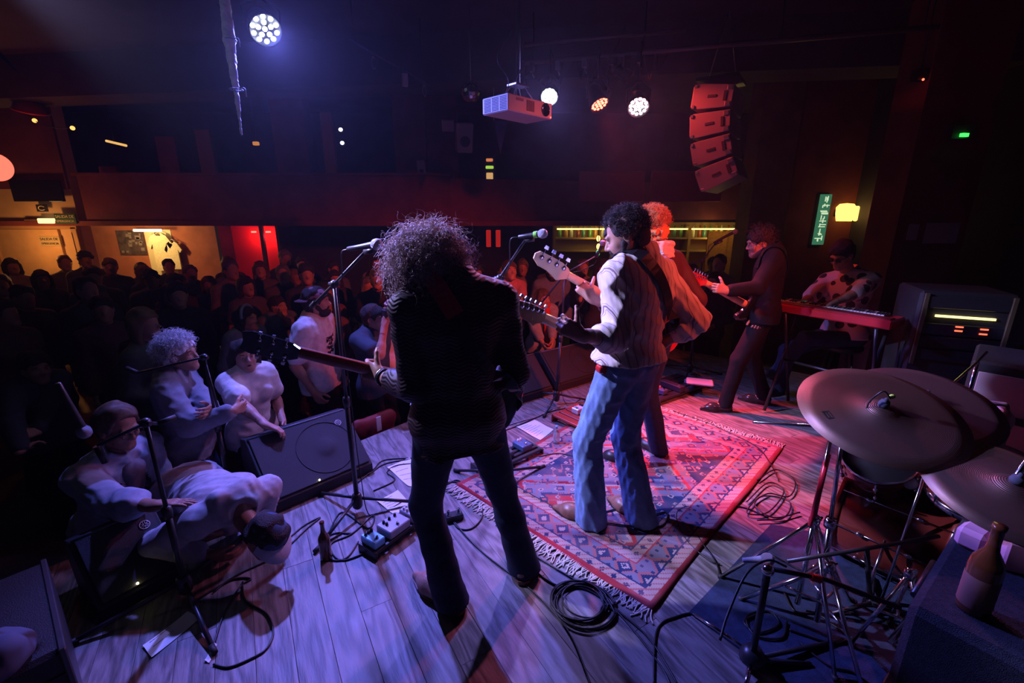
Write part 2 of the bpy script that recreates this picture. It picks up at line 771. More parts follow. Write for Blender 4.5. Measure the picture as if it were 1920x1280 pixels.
def torso_prims(b, J, g=0.0, k=0.05, belly=0.0, fem=False, low=0.0):
    s = J['s']
    T = nrm(J['nb'] - J['pel'])
    Ls = J['Ls']
    Ft = nrm(np.cross(Ls, T))
    Lp = nrm(J['hl'] - J['hr'])
    Fp = nrm(np.cross(Lp, T))
    p = J['pel']
    LT = np.linalg.norm(J['nb'] - J['pel']) / 0.52
    wv = 0.115 if fem else 0.128
    b.cone(p + Lp * (0.078 if low else .06) * s - T * low, p - Lp * (0.078 if low else .06) * s - T * low, 0.108 * s + g * (1.35 if low else 1), None, k, (Fp, 0.92))
    if low:
        b.cone(p + Lp * 0.072 * s - T * .02, p - Lp * 0.072 * s - T * .02, 0.108 * s + g * 1.3, None, k, (Fp, 0.92))
        b.cone(p + Lp * 0.055 * s, p - Lp * 0.055 * s, 0.108 * s + g, None, k, (Fp, 0.92))
    b.cone(p + T * 0.06 * LT, p + T * 0.22 * LT + Ft * belly * 0.3, wv * s + g, wv * s + g + belly * 0.4, k, (Ft, 0.8))
    if belly:
        b.ell(p + T * 0.12 * LT + Ft * 0.06 * s, V(0.12, 0.07 + belly, 0.14) * s + g, np.column_stack((Ls, Ft, T)), k)
    b.cone(p + T * 0.22 * LT, p + T * 0.37 * LT, (wv + 0.004) * s + g, 0.142 * s + g, k, (Ft, 0.74))
    b.cone(p + T * 0.38 * LT + Ls * 0.075 * s, p + T * 0.38 * LT - Ls * 0.075 * s, 0.098 * s + g, None, k, (Ft, 0.95))
    if fem:
        for q in (-1, 1):
            b.ell(p + T * 0.335 * LT + Ls * 0.065 * q * s + Ft * 0.075 * s, 0.045 * s + g, None, k)
    b.cone(J['nb'] - T * 0.035 * s, J['sl'], 0.060 * s + g, 0.050 * s + g, k)
    b.cone(J['nb'] - T * 0.035 * s, J['sr'], 0.060 * s + g, 0.050 * s + g, k)
    b.cone(J['nb'] + T * 0.02 * s, J['nb'] * .4 + J['sl'] * .6 + T * 0.02 * s, 0.046 * s + g * .8, 0.034 * s + g * .8, k)
    b.cone(J['nb'] + T * 0.02 * s, J['nb'] * .4 + J['sr'] * .6 + T * 0.02 * s, 0.046 * s + g * .8, 0.034 * s + g * .8, k)
    return T, Ls, Ft


def head_axes(J):
    F = nrm(J['look'])
    U = nrm(J['hup'] - F * (J['hup'] @ F))
    return F, U, np.cross(U, F), J['s'] * J.get('hs', 1.0)


def head_prims(b, J, detail=True):
    F, U, L, s = head_axes(J)
    s = max(s, 0.93)
    c = J['hd']
    R = np.column_stack((L, F, U))
    b.ell(c + (U * 0.03 - F * 0.014) * s, V(0.076, 0.097, 0.090) * s, R, 0.02)
    b.ell(c + (-U * 0.03 + F * 0.022) * s, V(0.061, 0.070, 0.086) * s, R, 0.03)
    b.cone(c + (F * 0.070 - U * 0.098 + L * .008) * s, c + (F * 0.070 - U * 0.098 - L * .008) * s, 0.021 * s, None, 0.03)
    for q in (-1, 1):
        b.cone(c + (L * q * 0.055 - U * 0.055 - F * 0.005) * s, c + (F * 0.062 - U * 0.095 + L * q * 0.014) * s, 0.018 * s, None, 0.03)
    b.cone(J['nb'] - U * 0.02 * s, c + (-U * 0.06 - F * 0.018) * s, 0.060 * s, 0.053 * s, 0.03)
    if not detail:
        b.cone(c + (F * 0.088 + U * 0.004) * s, c + (F * 0.110 - U * 0.030) * s, 0.009 * s, 0.015 * s, 0.012)
        for q in (-1, 1):
            b.ell(c + (L * q * 0.078 - F * 0.012 - U * 0.01) * s, V(0.012, 0.02, 0.032) * s, R, 0.008)
            b.ell(c + (F * 0.098 + L * q * 0.033) * s, V(.018, .014, .012) * s, R, 0.012, neg=True)
        return
    b.cone(c + (F * 0.088 + U * 0.008) * s, c + (F * 0.108 - U * 0.028) * s, 0.0075 * s, 0.0115 * s, 0.012)
    for q in (-1, 1):
        b.ell(c + (F * 0.098 - U * 0.034 + L * q * 0.012) * s, 0.0085 * s, None, 0.008)
        b.ell(c + (F * 0.058 - U * 0.03 + L * q * 0.036) * s, 0.026 * s, None, 0.025)
        b.ell(c + (L * q * 0.077 - F * 0.012 - U * 0.008) * s, V(0.009, 0.019, 0.033) * s, R, 0.006)
        b.ell(c + (L * q * 0.088 - F * 0.008 - U * 0.004) * s, V(0.009, 0.010, 0.018) * s, R, 0.005, neg=True)
        b.ell(c + (F * 0.099 + L * q * 0.032 - U * 0.001) * s, V(.019, .014, .012) * s, R, 0.012, neg=True)
        b.ell(c + (F * 0.079 + L * q * 0.032 + U * 0.003) * s, V(.016, .011, .010) * s, R, 0.004)
    b.cone(c + (F * 0.082 + U * 0.022 + L * 0.038) * s, c + (F * 0.082 + U * 0.022 - L * 0.038) * s, 0.0105 * s, None, 0.015)
    b.cone(c + (F * 0.085 - U * 0.056 + L * 0.016) * s, c + (F * 0.085 - U * 0.056 - L * 0.016) * s, 0.0085 * s, None, 0.008)
    b.cone(c + (F * 0.083 - U * 0.069 + L * 0.014) * s, c + (F * 0.083 - U * 0.069 - L * 0.014) * s, 0.0085 * s, None, 0.008)


def hand_prims(b, w, d, n, q, pose='relax', s=1.0):
    """q: 'l' or 'r'; d: wrist to knuckles; n: where the palm faces"""
    d = nrm(d)
    n = nrm(n - d * (n @ d))
    l = np.cross(n, d) if q == 'l' else np.cross(d, n)
    curls = {'relax': [(22, 30, 18)] * 4, 'fist': [(75, 95, 60)] * 4, 'fret': [(48, 62, 45), (58, 66, 45), (62, 70, 45), (70, 70, 45)],
             'flat': [(8, 8, 5)] * 4, 'grip': [(55, 60, 35)] * 4, 'play': [(30, 42, 25), (34, 46, 28), (32, 44, 25), (26, 40, 22)],
             'pinch': [(40, 48, 25), (50, 60, 30), (60, 70, 40), (66, 75, 45)]}[pose]
    kn = w + d * 0.088 * s
    offs = (0.029, 0.0095, -0.010, -0.028)
    lens = (0.072, 0.081, 0.075, 0.058)
    b.cone(w - d * 0.02 * s, w + d * 0.02 * s, 0.026 * s, 0.025 * s, 0.02, (n, 0.72))
    for o in offs:
        b.cone(w + d * 0.012 * s + l * o * 0.45 * s, kn + l * o * s - d * (0.004 + abs(o) * .15) * s, 0.0165 * s, 0.0125 * s, 0.012)
    b.cone(w + d * 0.02 * s + l * 0.02 * s, w + d * 0.06 * s + l * 0.022 * s + n * .006 * s, 0.018 * s, 0.014 * s, 0.012)
    for o, ln, c in zip(offs, lens, curls):
        p = kn + l * o * s - d * abs(o) * .2 * s
        a = 0.0
        fan = l * o * 1.6
        for i, (fr, r1, r2) in enumerate(((.46, .0098, .0088), (.30, .0088, .0080), (.24, .0080, .0066))):
            a += math.radians(c[i])
            dr = nrm(d * math.cos(a) + n * math.sin(a) + fan * (1 if i == 0 else .6))
            p2 = p + dr * ln * fr * 1.12 * s
            b.cone(p, p2, r1 * s, r2 * s, 0.004)
            p = p2
    t0 = w + d * 0.028 * s + l * 0.024 * s + n * 0.004 * s
    if pose == 'fret':
        t1 = t0 + nrm(d * 0.55 + l * 0.75 + n * 0.15) * 0.045 * s
        t2 = t1 + nrm(d * 0.45 + l * 0.8 + n * 0.25) * 0.028 * s
        t3 = t2 + nrm(d * 0.45 + l * 0.6 + n * 0.5) * 0.020 * s
    elif pose in ('fist', 'grip', 'pinch'):
        t1 = t0 + nrm(d * 0.7 + l * 0.5 + n * 0.5) * 0.045 * s
        t2 = t1 + nrm(d * 0.8 - l * 0.1 + n * 0.6) * 0.034 * s
        t3 = t2 + nrm(d * 0.7 - l * 0.5 + n * 0.5) * 0.026 * s
    else:
        t1 = t0 + nrm(d * 0.65 + l * 0.7 + n * 0.25) * 0.045 * s
        t2 = t1 + nrm(d * 0.85 + l * 0.4 + n * 0.3) * 0.034 * s
        t3 = t2 + nrm(d * 0.9 + l * 0.2 + n * 0.35) * 0.026 * s
    b.cone(t0, t1, 0.0150 * s, 0.0115 * s, 0.01)
    b.cone(t1, t2, 0.0110 * s, 0.0098 * s, 0.004)
    b.cone(t2, t3, 0.0098 * s, 0.0074 * s, 0.004)


def strands(name, roots, dirs, length, m, parent, turns=2.0, cr=0.012, r=0.0016, K=12, grav=0.5, seed=0, sides=3, lvar=.4):
    """many curled locks as one mesh: helical tubes from the roots outwards"""
    rg = np.random.RandomState(seed)
    N = len(roots)
    roots = np.asarray(roots, float)
    dirs = np.asarray(dirs, float)
    dirs = dirs / np.linalg.norm(dirs, axis=1)[:, None]
    t = np.linspace(0, 1, K)
    Ls = length * rg.uniform(1 - lvar, 1 + lvar, N)
    ax = dirs[:, None, :] * np.ones((1, K, 1))
    g = np.zeros((N, K, 3))
    g[:, :, 2] = -grav * (t ** 1.5)[None]
    path = roots[:, None] + np.cumsum((ax + g) / np.linalg.norm(ax + g, axis=2, keepdims=True), 1) * (Ls / K)[:, None, None]
    rv = rg.normal(size=(N, 3))
    x = np.cross(dirs, rv)
    x /= np.linalg.norm(x, axis=1)[:, None] + 1e-9
    y = np.cross(dirs, x)
    ph = rg.uniform(0, 6.28, N)[:, None] + t[None] * 6.283 * (turns * rg.uniform(.6, 1.4, N))[:, None] * rg.choice((-1, 1), N)[:, None]
    cc = cr * rg.uniform(.5, 1.3, N)[:, None] * np.minimum(1, t * 3)[None]
    path = path + (np.cos(ph) * cc)[..., None] * x[:, None] + (np.sin(ph) * cc)[..., None] * y[:, None]
    tan = np.gradient(path, axis=1)
    tan /= np.linalg.norm(tan, axis=2, keepdims=True) + 1e-9
    a = np.cross(tan, rv[:, None] + 0.0 * tan)
    a /= np.linalg.norm(a, axis=2, keepdims=True) + 1e-9
    bb = np.cross(tan, a)
    rr = (r * (1 - 0.75 * t))[None, :, None]
    ring = [path + rr * (math.cos(6.283 * j / sides) * a + math.sin(6.283 * j / sides) * bb) for j in range(sides)]
    v = np.stack(ring, 2).reshape(-1, 3)
    i = np.arange(N)[:, None, None] * K * sides
    kk = np.arange(K - 1)[None, :, None] * sides
    j = np.arange(sides)[None, None]
    j2 = (j + 1) % sides
    f = np.stack((i + kk + j, i + kk + j2, i + kk + sides + j2, i + kk + sides + j), -1).reshape(-1, 4)
    return link(np_mesh(name, v, f), name, m, parent)


def sphere_pts(n, seed=0):
    r = np.random.RandomState(seed)
    i = np.arange(n) + 0.5
    ph = np.arccos(1 - 2 * i / n)
    th = math.pi * (1 + 5 ** .5) * i
    p = np.stack((np.cos(th) * np.sin(ph), np.sin(th) * np.sin(ph), np.cos(ph)), 1) + r.normal(size=(n, 3)) * 0.06
    return p / np.linalg.norm(p, axis=1)[:, None]


def hair_blob(J, style, g=0.016, lump=0.006, seed=1):
    F, U, L, s = head_axes(J)
    s = max(s, 0.93)
    c = J['hd']
    R = np.column_stack((L, F, U))
    b = Blob()
    b.ell(c + (U * 0.034 - F * 0.016) * s, V(0.078 + g, 0.098 + g, 0.090 + g) * s, R, 0.02)
    if style in ('short', 'curly', 'bob', 'long', 'receding', 'bun'):
        b.ell(c + (-U * 0.045 - F * 0.05) * s, V(0.066 + g * .6, 0.058 + g * .5, 0.06) * s, R, 0.03)
    if style in ('long', 'bob'):
        dn = 0.26 if style == 'long' else 0.13
        bk = c + (-F * 0.055) * s
        b.cone(bk, bk - V(0, 0, dn) * s - F * 0.03 * s, 0.085 * s, 0.07 * s, 0.04, (F, 0.7))
        for q in (-1, 1):
            p = c + (L * q * 0.076 - F * 0.015) * s
            b.cone(p, p - V(0, 0, dn) * s + L * q * 0.012 * s, 0.034 * s, 0.03 * s, 0.03)
    if style == 'bun':
        b.ell(c + (U * 0.09 - F * 0.10) * s, 0.045 * s, None, 0.02)
    fr = 0.052 if style == 'receding' else 0.030
    b.ell(c + (F * 0.102 - U * (0.052 if style != 'receding' else 0.03)) * s, V(0.128, 0.086, 0.104 + (fr - .03)) * s, R, 0.010, neg=True)
    if style in ('short', 'curly', 'receding', 'bun'):
        for q in (-1, 1):
            b.ell(c + (L * q * 0.085 + F * 0.008 - U * 0.028) * s, V(0.040, 0.036, 0.050) * s, R, 0.01, neg=True)
    if lump:
        if style == 'curly':
            lump *= 1.6
        b.disp = lumps(seed, lump, 55.0 if style != 'curly' else 95.0)
        b.amp = lump * 2
    return b


def curls_over(parent, J, m, n, length, cr, r, rad, ctr=(0, 0, 0), face=0.25, low=-0.55, turns=2, seed=3, grav=.5, name='curls', K=12, out=0.8, ftop=.45):
    """locks rooted over the head, none on the face; ctr in head axes (left, forward, up)"""
    F, U, L, s = head_axes(J)
    P = sphere_pts(n, seed)
    keep = (P[:, 2] > low) & ~((P[:, 1] > face) & (P[:, 2] < ftop + 0.5 * (P[:, 1] - face)))
    P = P[keep]
    R = np.column_stack((L, F, U))
    c = J['hd'] + R @ (np.asarray(ctr) * s)
    roots = c + (P * (np.asarray(rad) * s)) @ R.T
    rg = np.random.RandomState(seed + 1)
    dirs = (P * out + rg.normal(size=P.shape) * 0.55) @ R.T
    return strands(name, roots, dirs, length, m, parent, turns, cr, r, K, grav, seed)


CLOTHI = [0]
TOPS = {}


def person(label, J, name='person', h=0.010, hh=0.006, hands=('relax', 'relax'), hand_h=0.0042, skin=None, hair=None, hair_m=None,
           top=None, legs=None, shoes=None, fem=False, belly=0.0, group=None, face=True, mouth_open=False, simple=False, root=None, beard=None, hair_g=.016):
    s = J['s']
    CLOTHI[0] += 1
    seed = CLOTHI[0]
    skin = skin or SKIN
    r = root or thing(name, label, 'person', tuple(J['base']), 0, group)
    # body: one continuous skin
    b = Blob()
    torso_prims(b, J, -0.012, 0.05, 0, fem)
    for q in 'lr':
        b.cone(J['s' + q], J['e' + q], 0.050 * s, 0.041 * s, 0.03)
        b.cone(J['e' + q], J['w' + q], 0.042 * s, 0.0275 * s, 0.02)
        m1 = J['e' + q] * .7 + J['w' + q] * .3
        b.cone(J['e' + q] * .9 + J['w' + q] * .1, m1, 0.042 * s, 0.041 * s, 0.02)
        b.cone(J['h' + q], J['k' + q], 0.084 * s, 0.055 * s, 0.04)
        b.cone(J['k' + q], J['a' + q], 0.054 * s, 0.036 * s, 0.03)
        b.cone(J['a' + q] - V(0, 0, 0.035 * s), J['a' + q] - V(0, 0, 0.05 * s) + J['t' + q] * 0.14 * s, 0.034 * s, 0.026 * s, 0.03)
    F, U, L, hsc = head_axes(J)
    parts = []
    if simple:
        head_prims(b, J, False)
        for q in 'lr':
            d = J['hd' + q]
            b.cone(J['w' + q], J['w' + q] + d * 0.09 * s, 0.03 * s, 0.035 * s, 0.02, (J['hn' + q], .6))
            b.cone(J['w' + q] + d * 0.09 * s, J['w' + q] + d * 0.16 * s + J['hn' + q] * .02, 0.028 * s, 0.018 * s, 0.02)
        parts.append(b.surf(h))
    else:
        b.cone(J['nb'] - U * 0.02 * s, J['hd'] - U * 0.06 * s, 0.056 * s, 0.05 * s, 0.03)
        parts.append(b.surf(h))
        hb = Blob()
        head_prims(hb, J, True)
        parts.append(hb.surf(hh))
        for q, pose in zip('lr', hands):
            if pose is None:
                continue
            hb = Blob()
            hb.cone(J['w' + q] - J['hd' + q] * 0.0 + (J['e' + q] - J['w' + q]) * 0.25, J['w' + q], 0.034 * s, 0.0275 * s, 0.02)
            hand_prims(hb, J['w' + q], J['hd' + q], J['hn' + q], q, pose, s)
            parts.append(hb.surf(hand_h))
    v, f = join_surfs(parts)
    link(np_mesh('body', v, f), 'body', skin, r)
    # face parts
    if face and not simple:
        c = J['hd']
        hs2 = max(hsc, .93)
        R = np.column_stack((L, F, U))
        for q in (-1, 1):
            m = MB()
            m.ball(c + (F * 0.0835 + L * q * 0.032 + U * 0.000) * hs2, V(.0115, .0075, .0046) * hs2, R, 10, 6)
            m.ball(c + (F * 0.0895 + L * q * 0.032 + U * 0.000) * hs2, V(.0048, .0025, .0042) * hs2, R, 8, 6, m=1)
            m.build('eye', [EYEW, EYED], r)
            m = MB()
            m.tube([c + (F * (0.0945 - abs(x) * .25) + L * q * (0.032 + x) + U * (0.0235 - 6 * x * x)) * hs2 for x in (-.019, -.01, 0, .01, .019)],
                   [.0012, .0026, .0030, .0026, .0012], 6)
            m.build('eyebrow', BROWM, r)
        m = MB()
        if mouth_open:
            m.ball(c + (F * 0.090 - U * 0.064) * hs2, V(.018, .006, .010) * hs2, R, 12, 6)
            m.build('mouth', DARKMOUTH, r)
        else:
            m.tube([c + (F * (0.094 - abs(x) * .35) + L * x - U * (0.0625 + 2 * x * x)) * hs2 for x in (-.022, -.011, 0, .011, .022)],
                   [.0012, .0028, .0032, .0028, .0012], 6)
            m.build('mouth', LIPM, r)
    # hair
    if hair:
        hbz = hair_blob(J, hair, g=hair_g, seed=seed)
        hbz.build('hair', hair_m or BROWM, r, 0.0075 if not simple else 0.012)
    if beard:
        bb = Blob()
        c = J['hd']
        R = np.column_stack((L, F, U))
        bb.ell(c + (F * 0.052 - U * 0.088) * hsc, V(.058, .050, .046) * hsc, R, .02)
        for q in (-1, 1):
            bb.cone(c + (L * q * .064 - U * .03 + F * .01) * hsc, c + (L * q * .035 - U * .095 + F * .045) * hsc, .018 * hsc, .026 * hsc, .02)
        bb.cone(c + (F * .088 - U * .05 + L * .02) * hsc, c + (F * .088 - U * .05 - L * .02) * hsc, .010 * hsc, None, .01)
        bb.ell(c + (F * .105 - U * .064) * hsc, V(.017, .016, .007) * hsc, R, .006, neg=True)
        bb.disp = lumps(seed, .003, 90)
        bb.amp = .006
        bb.build('beard', beard, r, .006)
    # clothes
    if legs:
        t = Blob()
        g = legs.get('g', 0.012)
        T = nrm(J['nb'] - J['pel'])
        Lp = nrm(J['hl'] - J['hr'])
        Fp = nrm(np.cross(Lp, T))
        t.cone(J['pel'] + Lp * 0.06 * s, J['pel'] - Lp * 0.06 * s, 0.104 * s + g, None, 0.04, (Fp, 0.95))
        t.cone(J['pel'] + T * .07 * s + Lp * .05 * s, J['pel'] + T * .07 * s - Lp * 0.05 * s, 0.10 * s + g, None, 0.04, (Fp, 0.88))
        fl, kn = legs.get('flare', 0.055), legs.get('knee', 0.060)
        for q in 'lr':
            kd = nrm(J['a' + q] - J['k' + q])
            t.cone(J['h' + q], J['k' + q], 0.090 * s + g, kn * s + g, 0.035)
            if legs.get('bell'):
                md = J['k' + q] * .55 + J['a' + q] * .45
                t.cone(J['k' + q], md, kn * s + g, kn * s + g * .9, 0.03)
                t.cone(md, J['a' + q] + kd * 0.08 * s, kn * s + g * .8, fl * s + g, 0.03)
            else:
                t.cone(J['k' + q], J['a' + q] + kd * 0.09 * s, kn * s + g, fl * s + g, 0.03)
        zf = min(J['al'][2], J['ar'][2]) - 0.09 * s
        hem = legs.get('hem', 0.035)
        t.plane((0, 0, zf + hem), (0, 0, -1))
        t.plane(J['pel'] + T * legs.get('waist', 0.03) * s, T)
        t.disp = folds(seed + 50, legs.get('fold', 0.008), legs.get('fs', 13.0))
        t.amp = 0.012
        t.build('trousers', legs['m'], r, legs.get('h', h))
    if shoes:
        ss = s * shoes.get('k', 1.0)
        for q in 'lr':
            sb = Blob()
            a, d = J['a' + q], nrm((*J['t' + q][:2], 0))
            z0 = a[2] - 0.09 * s
            g0 = V(a[0], a[1], z0)
            if shoes.get('boot'):
                sb.cone(g0 + V(0, 0, .05) * s, g0 + V(0, 0, .15) * s, .044 * s, .042 * s, .03)
                sb.cone(g0 - d * .03 * ss + V(0, 0, .04) * ss, g0 + d * .12 * ss + V(0, 0, .036) * ss, .040 * ss, .042 * ss, .03, ((0, 0, 1), .9))
                sb.cone(g0 + d * .11 * ss + V(0, 0, .034) * ss, g0 + d * .205 * ss + V(0, 0, .022) * ss, .040 * ss, .014 * ss, .03)
            else:
                sb.cone(g0 - d * .035 * ss + V(0, 0, .045) * ss, g0 + d * .13 * ss + V(0, 0, .035) * ss, .040 * ss, .043 * ss, .03)
                sb.cone(g0 + d * .12 * ss + V(0, 0, .03) * ss, g0 + d * .165 * ss + V(0, 0, .026) * ss, .042 * ss, .03 * ss, .03)
                sb.cone(g0 - d * .01 * ss + V(0, 0, .05) * ss, g0 + V(0, 0, .10) * ss, .042 * ss, .044 * ss, .03)
            sb.plane((0, 0, z0 + .016), (0, 0, -1))
            so = sb.build('shoe', shoes['m'], r, 0.008 if not simple else 0.014)
            # sole follows the outline
            l = V(-d[1], d[0], 0)
            tip = .222 if shoes.get('boot') else .196
            wd = [(-.072, .0), (-.066, .024), (-.035, .036), (.04, .034), (.10, .044), (.15, .038), (.19, .022), (tip, .004)]
            poly = [(x * ss, y * ss) for x, y in wd] + [(x * ss, -y * ss) for x, y in wd[::-1][:-1]]
            MB().prism([(p[0], p[1]) for p in poly], 0.001, .020, g0, np.column_stack((d, l, V(0, 0, 1)))).build('sole', shoes.get('sole', EYED), so)
    if top:
        g = top.get('g', 0.014)
        t = Blob()
        low = top.get('hem', 0.08)
        T, Ls, Ft = torso_prims(t, J, g, 0.05, belly, fem, low * s + 0.05)
        n = top.get('sleeve', 0.5)
        sg = top.get('sg', g)
        for q in 'lr':
            S, E, W = J['s' + q], J['e' + q], J['w' + q]
            if n <= 1:
                e = S + (E - S) * n
                t.cone(S, e, 0.053 * s + sg, (0.053 - .008 * n) * s + sg * top.get('open', 1.25), 0.03)
            else:
                t.cone(S, E, 0.053 * s + sg, 0.044 * s + sg, 0.03)
                w = E + (W - E) * (n - 1)
                t.cone(E, w, 0.045 * s + sg, (0.045 - 0.013 * (n - 1)) * s + sg * top.get('cuff', .8), 0.025)
                if top.get('rolled'):
                    d = nrm(W - E)
                    for i in range(3):
                        c2 = w - d * (.004 + .016 * i)
                        t.cone(c2 - d * .006, c2 + d * .006, 0.047 * s + sg + .002 * i, None, 0.006)
        t.cone(J['nb'] - T * .01, J['nb'] + T * top.get('collar', 0.03) * s - Ft * .012 * s, 0.062 * s + g * .4, 0.062 * s + g * .3, 0.03)
        if top.get('hood'):
            t.cone(J['nb'] - Ft * .09 * s + Ls * .07 * s, J['nb'] - Ft * .09 * s - Ls * .07 * s, .05 * s, None, .04)
            for q in (-1, 1):
                t.cone(J['nb'] - Ft * .08 * s + Ls * q * .08 * s, J['nb'] + Ft * .05 * s + Ls * q * .06 * s, .042 * s, .03 * s, .03)
        na = J['nb'] + T * (top.get('neckz', 0.035) + .085) * s + Ft * .035 * s
        t.cone(na, na + nrm(T + Ft * .25) * .30 * s, .085 * s, .12 * s, .008, neg=True)
        t.plane(J['pel'] - T * low * s, -T)
        t.disp = folds(seed + 90, top.get('fold', 0.008), top.get('fs', 10.0))
        t.amp = 0.014
        t.build(top.get('name', 'shirt'), top['m'], r, top.get('h', h))
        TOPS[r.name] = t
    return r
# ------------------------------------------------------------------ the hall
WALLRED = mat('plaster_dark_red', (0.16, 0.035, 0.03), rough=0.8, var=0.25, vscale=3, bump=0.1, bscale=40)
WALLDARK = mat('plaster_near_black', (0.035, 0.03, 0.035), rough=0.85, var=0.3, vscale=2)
CEILM = mat('ceiling_black_paint', (0.05, 0.05, 0.055), rough=0.8, var=0.2, vscale=2)
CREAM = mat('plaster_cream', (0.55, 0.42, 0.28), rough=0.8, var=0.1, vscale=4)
PITM = mat('hall_floor_dark', (0.06, 0.05, 0.05), rough=0.5, var=0.3, vscale=3)
BLACKM = mat('matte_black', (0.02, 0.02, 0.022), rough=0.6)
BLACKP = mat('satin_black_plastic', (0.022, 0.022, 0.025), rough=0.38, spec=0.5)
CHROME = mat('chrome', (0.75, 0.75, 0.78), rough=0.12, metal=1.0)
STEEL = mat('dull_steel', (0.4, 0.4, 0.42), rough=0.35, metal=1.0)

E_EDGE = 3.15      # the stage front lies at this distance along STAGE_N
SF = np.column_stack((STAGE_E, STAGE_N, V(0, 0, 1)))     # stage frame: along the front, towards the hall, up


def S(e, n, z=0.0):
    return SF @ V(e, n, z)


struct(MB().box((0, 6, PIT - 0.1), (34, 30, 0.2)).build('floor', PITM), 'dark floor of the hall')
struct(MB().box((0, 6, CEIL + 0.1), (34, 30, 0.2)).build('ceiling', CEILM), 'black ceiling')

# stage: joists under single planks
stage = MB().box(S(1.9, 0.2, (PIT - 0.03) / 2), (8.2, 5.9, -PIT - 0.05), SF).build('stage_floor', BLACKM)
struct(stage, 'wooden stage floor')


def plank_material():
    m = bpy.data.materials.new('oak_plank')
    m.use_nodes = True
    k = NT(m)
    bs = m.node_tree.nodes['Principled BSDF']
    tc = k.n('ShaderNodeTexCoord')
    oi = k.n('ShaderNodeObjectInfo')
    mp = k.n('ShaderNodeMapping')
    mp.inputs['Scale'].default_value = (10, 1.5, 8)
    k.put(mp.inputs['Vector'], tc.outputs['Object'])
    off = k.n('ShaderNodeVectorMath', operation='ADD')
    k.put(off.inputs[0], mp.outputs[0])
    sc = k.n('ShaderNodeVectorMath', operation='SCALE')
    sc.inputs[0].default_value = (37, 11, 23)
    k.put(sc.inputs[3], oi.outputs['Random'])
    k.put(off.inputs[1], sc.outputs[0])
    n1 = k.n('ShaderNodeTexNoise')
    n1.inputs['Scale'].default_value = 0.55
    n1.inputs['Detail'].default_value = 2
    k.put(n1.inputs['Vector'], off.outputs[0])
    rings = k.math('SINE', k.math('MULTIPLY', n1.outputs[0], 70.0))
    n2 = k.n('ShaderNodeTexNoise')
    n2.inputs['Scale'].default_value = 9
    n2.inputs['Detail'].default_value = 5
    k.put(n2.inputs['Vector'], off.outputs[0])
    g = k.math('ADD', k.math('MULTIPLY', rings, 0.24), k.math('MULTIPLY', n2.outputs[0], 0.9))
    g = k.math('ADD', g, k.math('MULTIPLY', oi.outputs['Random'], 0.12))
    r = k.n('ShaderNodeValToRGB')
    r.color_ramp.elements[0].position = 0.2
    r.color_ramp.elements[0].color = (0.10, 0.088, 0.082, 1)
    r.color_ramp.elements[1].position = 0.85
    r.color_ramp.elements[1].color = (0.27, 0.245, 0.235, 1)
    k.put(r.inputs[0], g)
    k.put(bs.inputs['Base Color'], r.outputs[0])
    k.put(bs.inputs['Roughness'], k.math('MULTIPLY_ADD', n2.outputs[0], 0.25, 0.38))
    bp = k.n('ShaderNodeBump')
    bp.inputs['Strength'].default_value = 0.35
    bp.inputs['Distance'].default_value = 0.004
    k.put(bp.inputs['Height'], g)
    k.put(bs.inputs['Normal'], bp.outputs[0])
    return m


OAK = plank_material()
PW, PL = 0.1455, 1.9
PDIR = nrm((-0.51, 0.86, 0))          # the boards run slantwise to the stage front
PACR = V(PDIR[1], -PDIR[0], 0)
STAGE_POLY = [S(-2.2, -2.75)[:2], S(6.0, -2.75)[:2], S(6.0, E_EDGE)[:2], S(-2.2, E_EDGE)[:2]]


def clip_poly(poly, conv):
    """part of poly inside the convex outline conv (counter-clockwise)"""
    out = [np.asarray(p, float) for p in poly]
    for a, b in zip(conv, conv[1:] + conv[:1]):
        e = b - a
        nin = V(-e[1], e[0])
        src, out = out, []
        for p, q in zip(src, src[1:] + src[:1]):
            dp, dq = (p - a) @ nin, (q - a) @ nin
            if dp >= 0:
                out.append(p)
            if (dp >= 0) != (dq >= 0):
                out.append(p + (q - p) * dp / (dp - dq))
        if len(out) < 3:
            return []
    return out


kc0 = -3.2
row = 0
while kc0 < 7.0:
    x0, x1 = kc0 + 0.117 % PW + .0006, kc0 + 0.117 % PW + PW - .0006
    y = -5.0 + (row * 0.71) % PL
    while y < 6.5:
        rect = [(PACR * a + PDIR * b)[:2] for a, b in ((x0, y + .001), (x1, y + .001), (x1, y + PL - .001), (x0, y + PL - .001))]
        pg = clip_poly(rect, STAGE_POLY)
        y += PL
        if len(pg) < 3:
            continue
        pg = np.array(pg)
        ar = 0.5 * abs(np.sum(pg[:, 0] * np.roll(pg[:, 1], -1) - np.roll(pg[:, 0], -1) * pg[:, 1]))
        if ar < .004:
            continue
        me = MB().prism([((p[0] * PACR[0] + p[1] * PACR[1]), (p[0] * PDIR[0] + p[1] * PDIR[1])) for p in pg], -.028, random.uniform(-.0005, .0005), bev=.0012).mesh('plank')
        me.materials.append(OAK)
        o = bpy.data.objects.new('plank', me)
        COL.objects.link(o)
        o.parent = stage
        M = np.eye(4)
        M[:3, :3] = np.column_stack((PACR, PDIR, V(0, 0, 1)))
        o.matrix_basis = Matrix(M)
    kc0 += PW
    row += 1

# ---- far walls, balcony, pillars
def wall_piece(name, p, q, z0, z1, th, m, parent=None):
    """upright slab from p to q (x, y), thickness th behind the line p-q as seen from the stage"""
    p, q = V(p[0], p[1], 0), V(q[0], q[1], 0)
    d = nrm(q - p)
    n = V(-d[1], d[0], 0)
    c = (p + q) / 2 + n * th / 2
    return MB().box((c[0], c[1], (z0 + z1) / 2), (np.linalg.norm(q - p), th, z1 - z0), np.column_stack((d, n, V(0, 0, 1)))).build(name, m, parent)


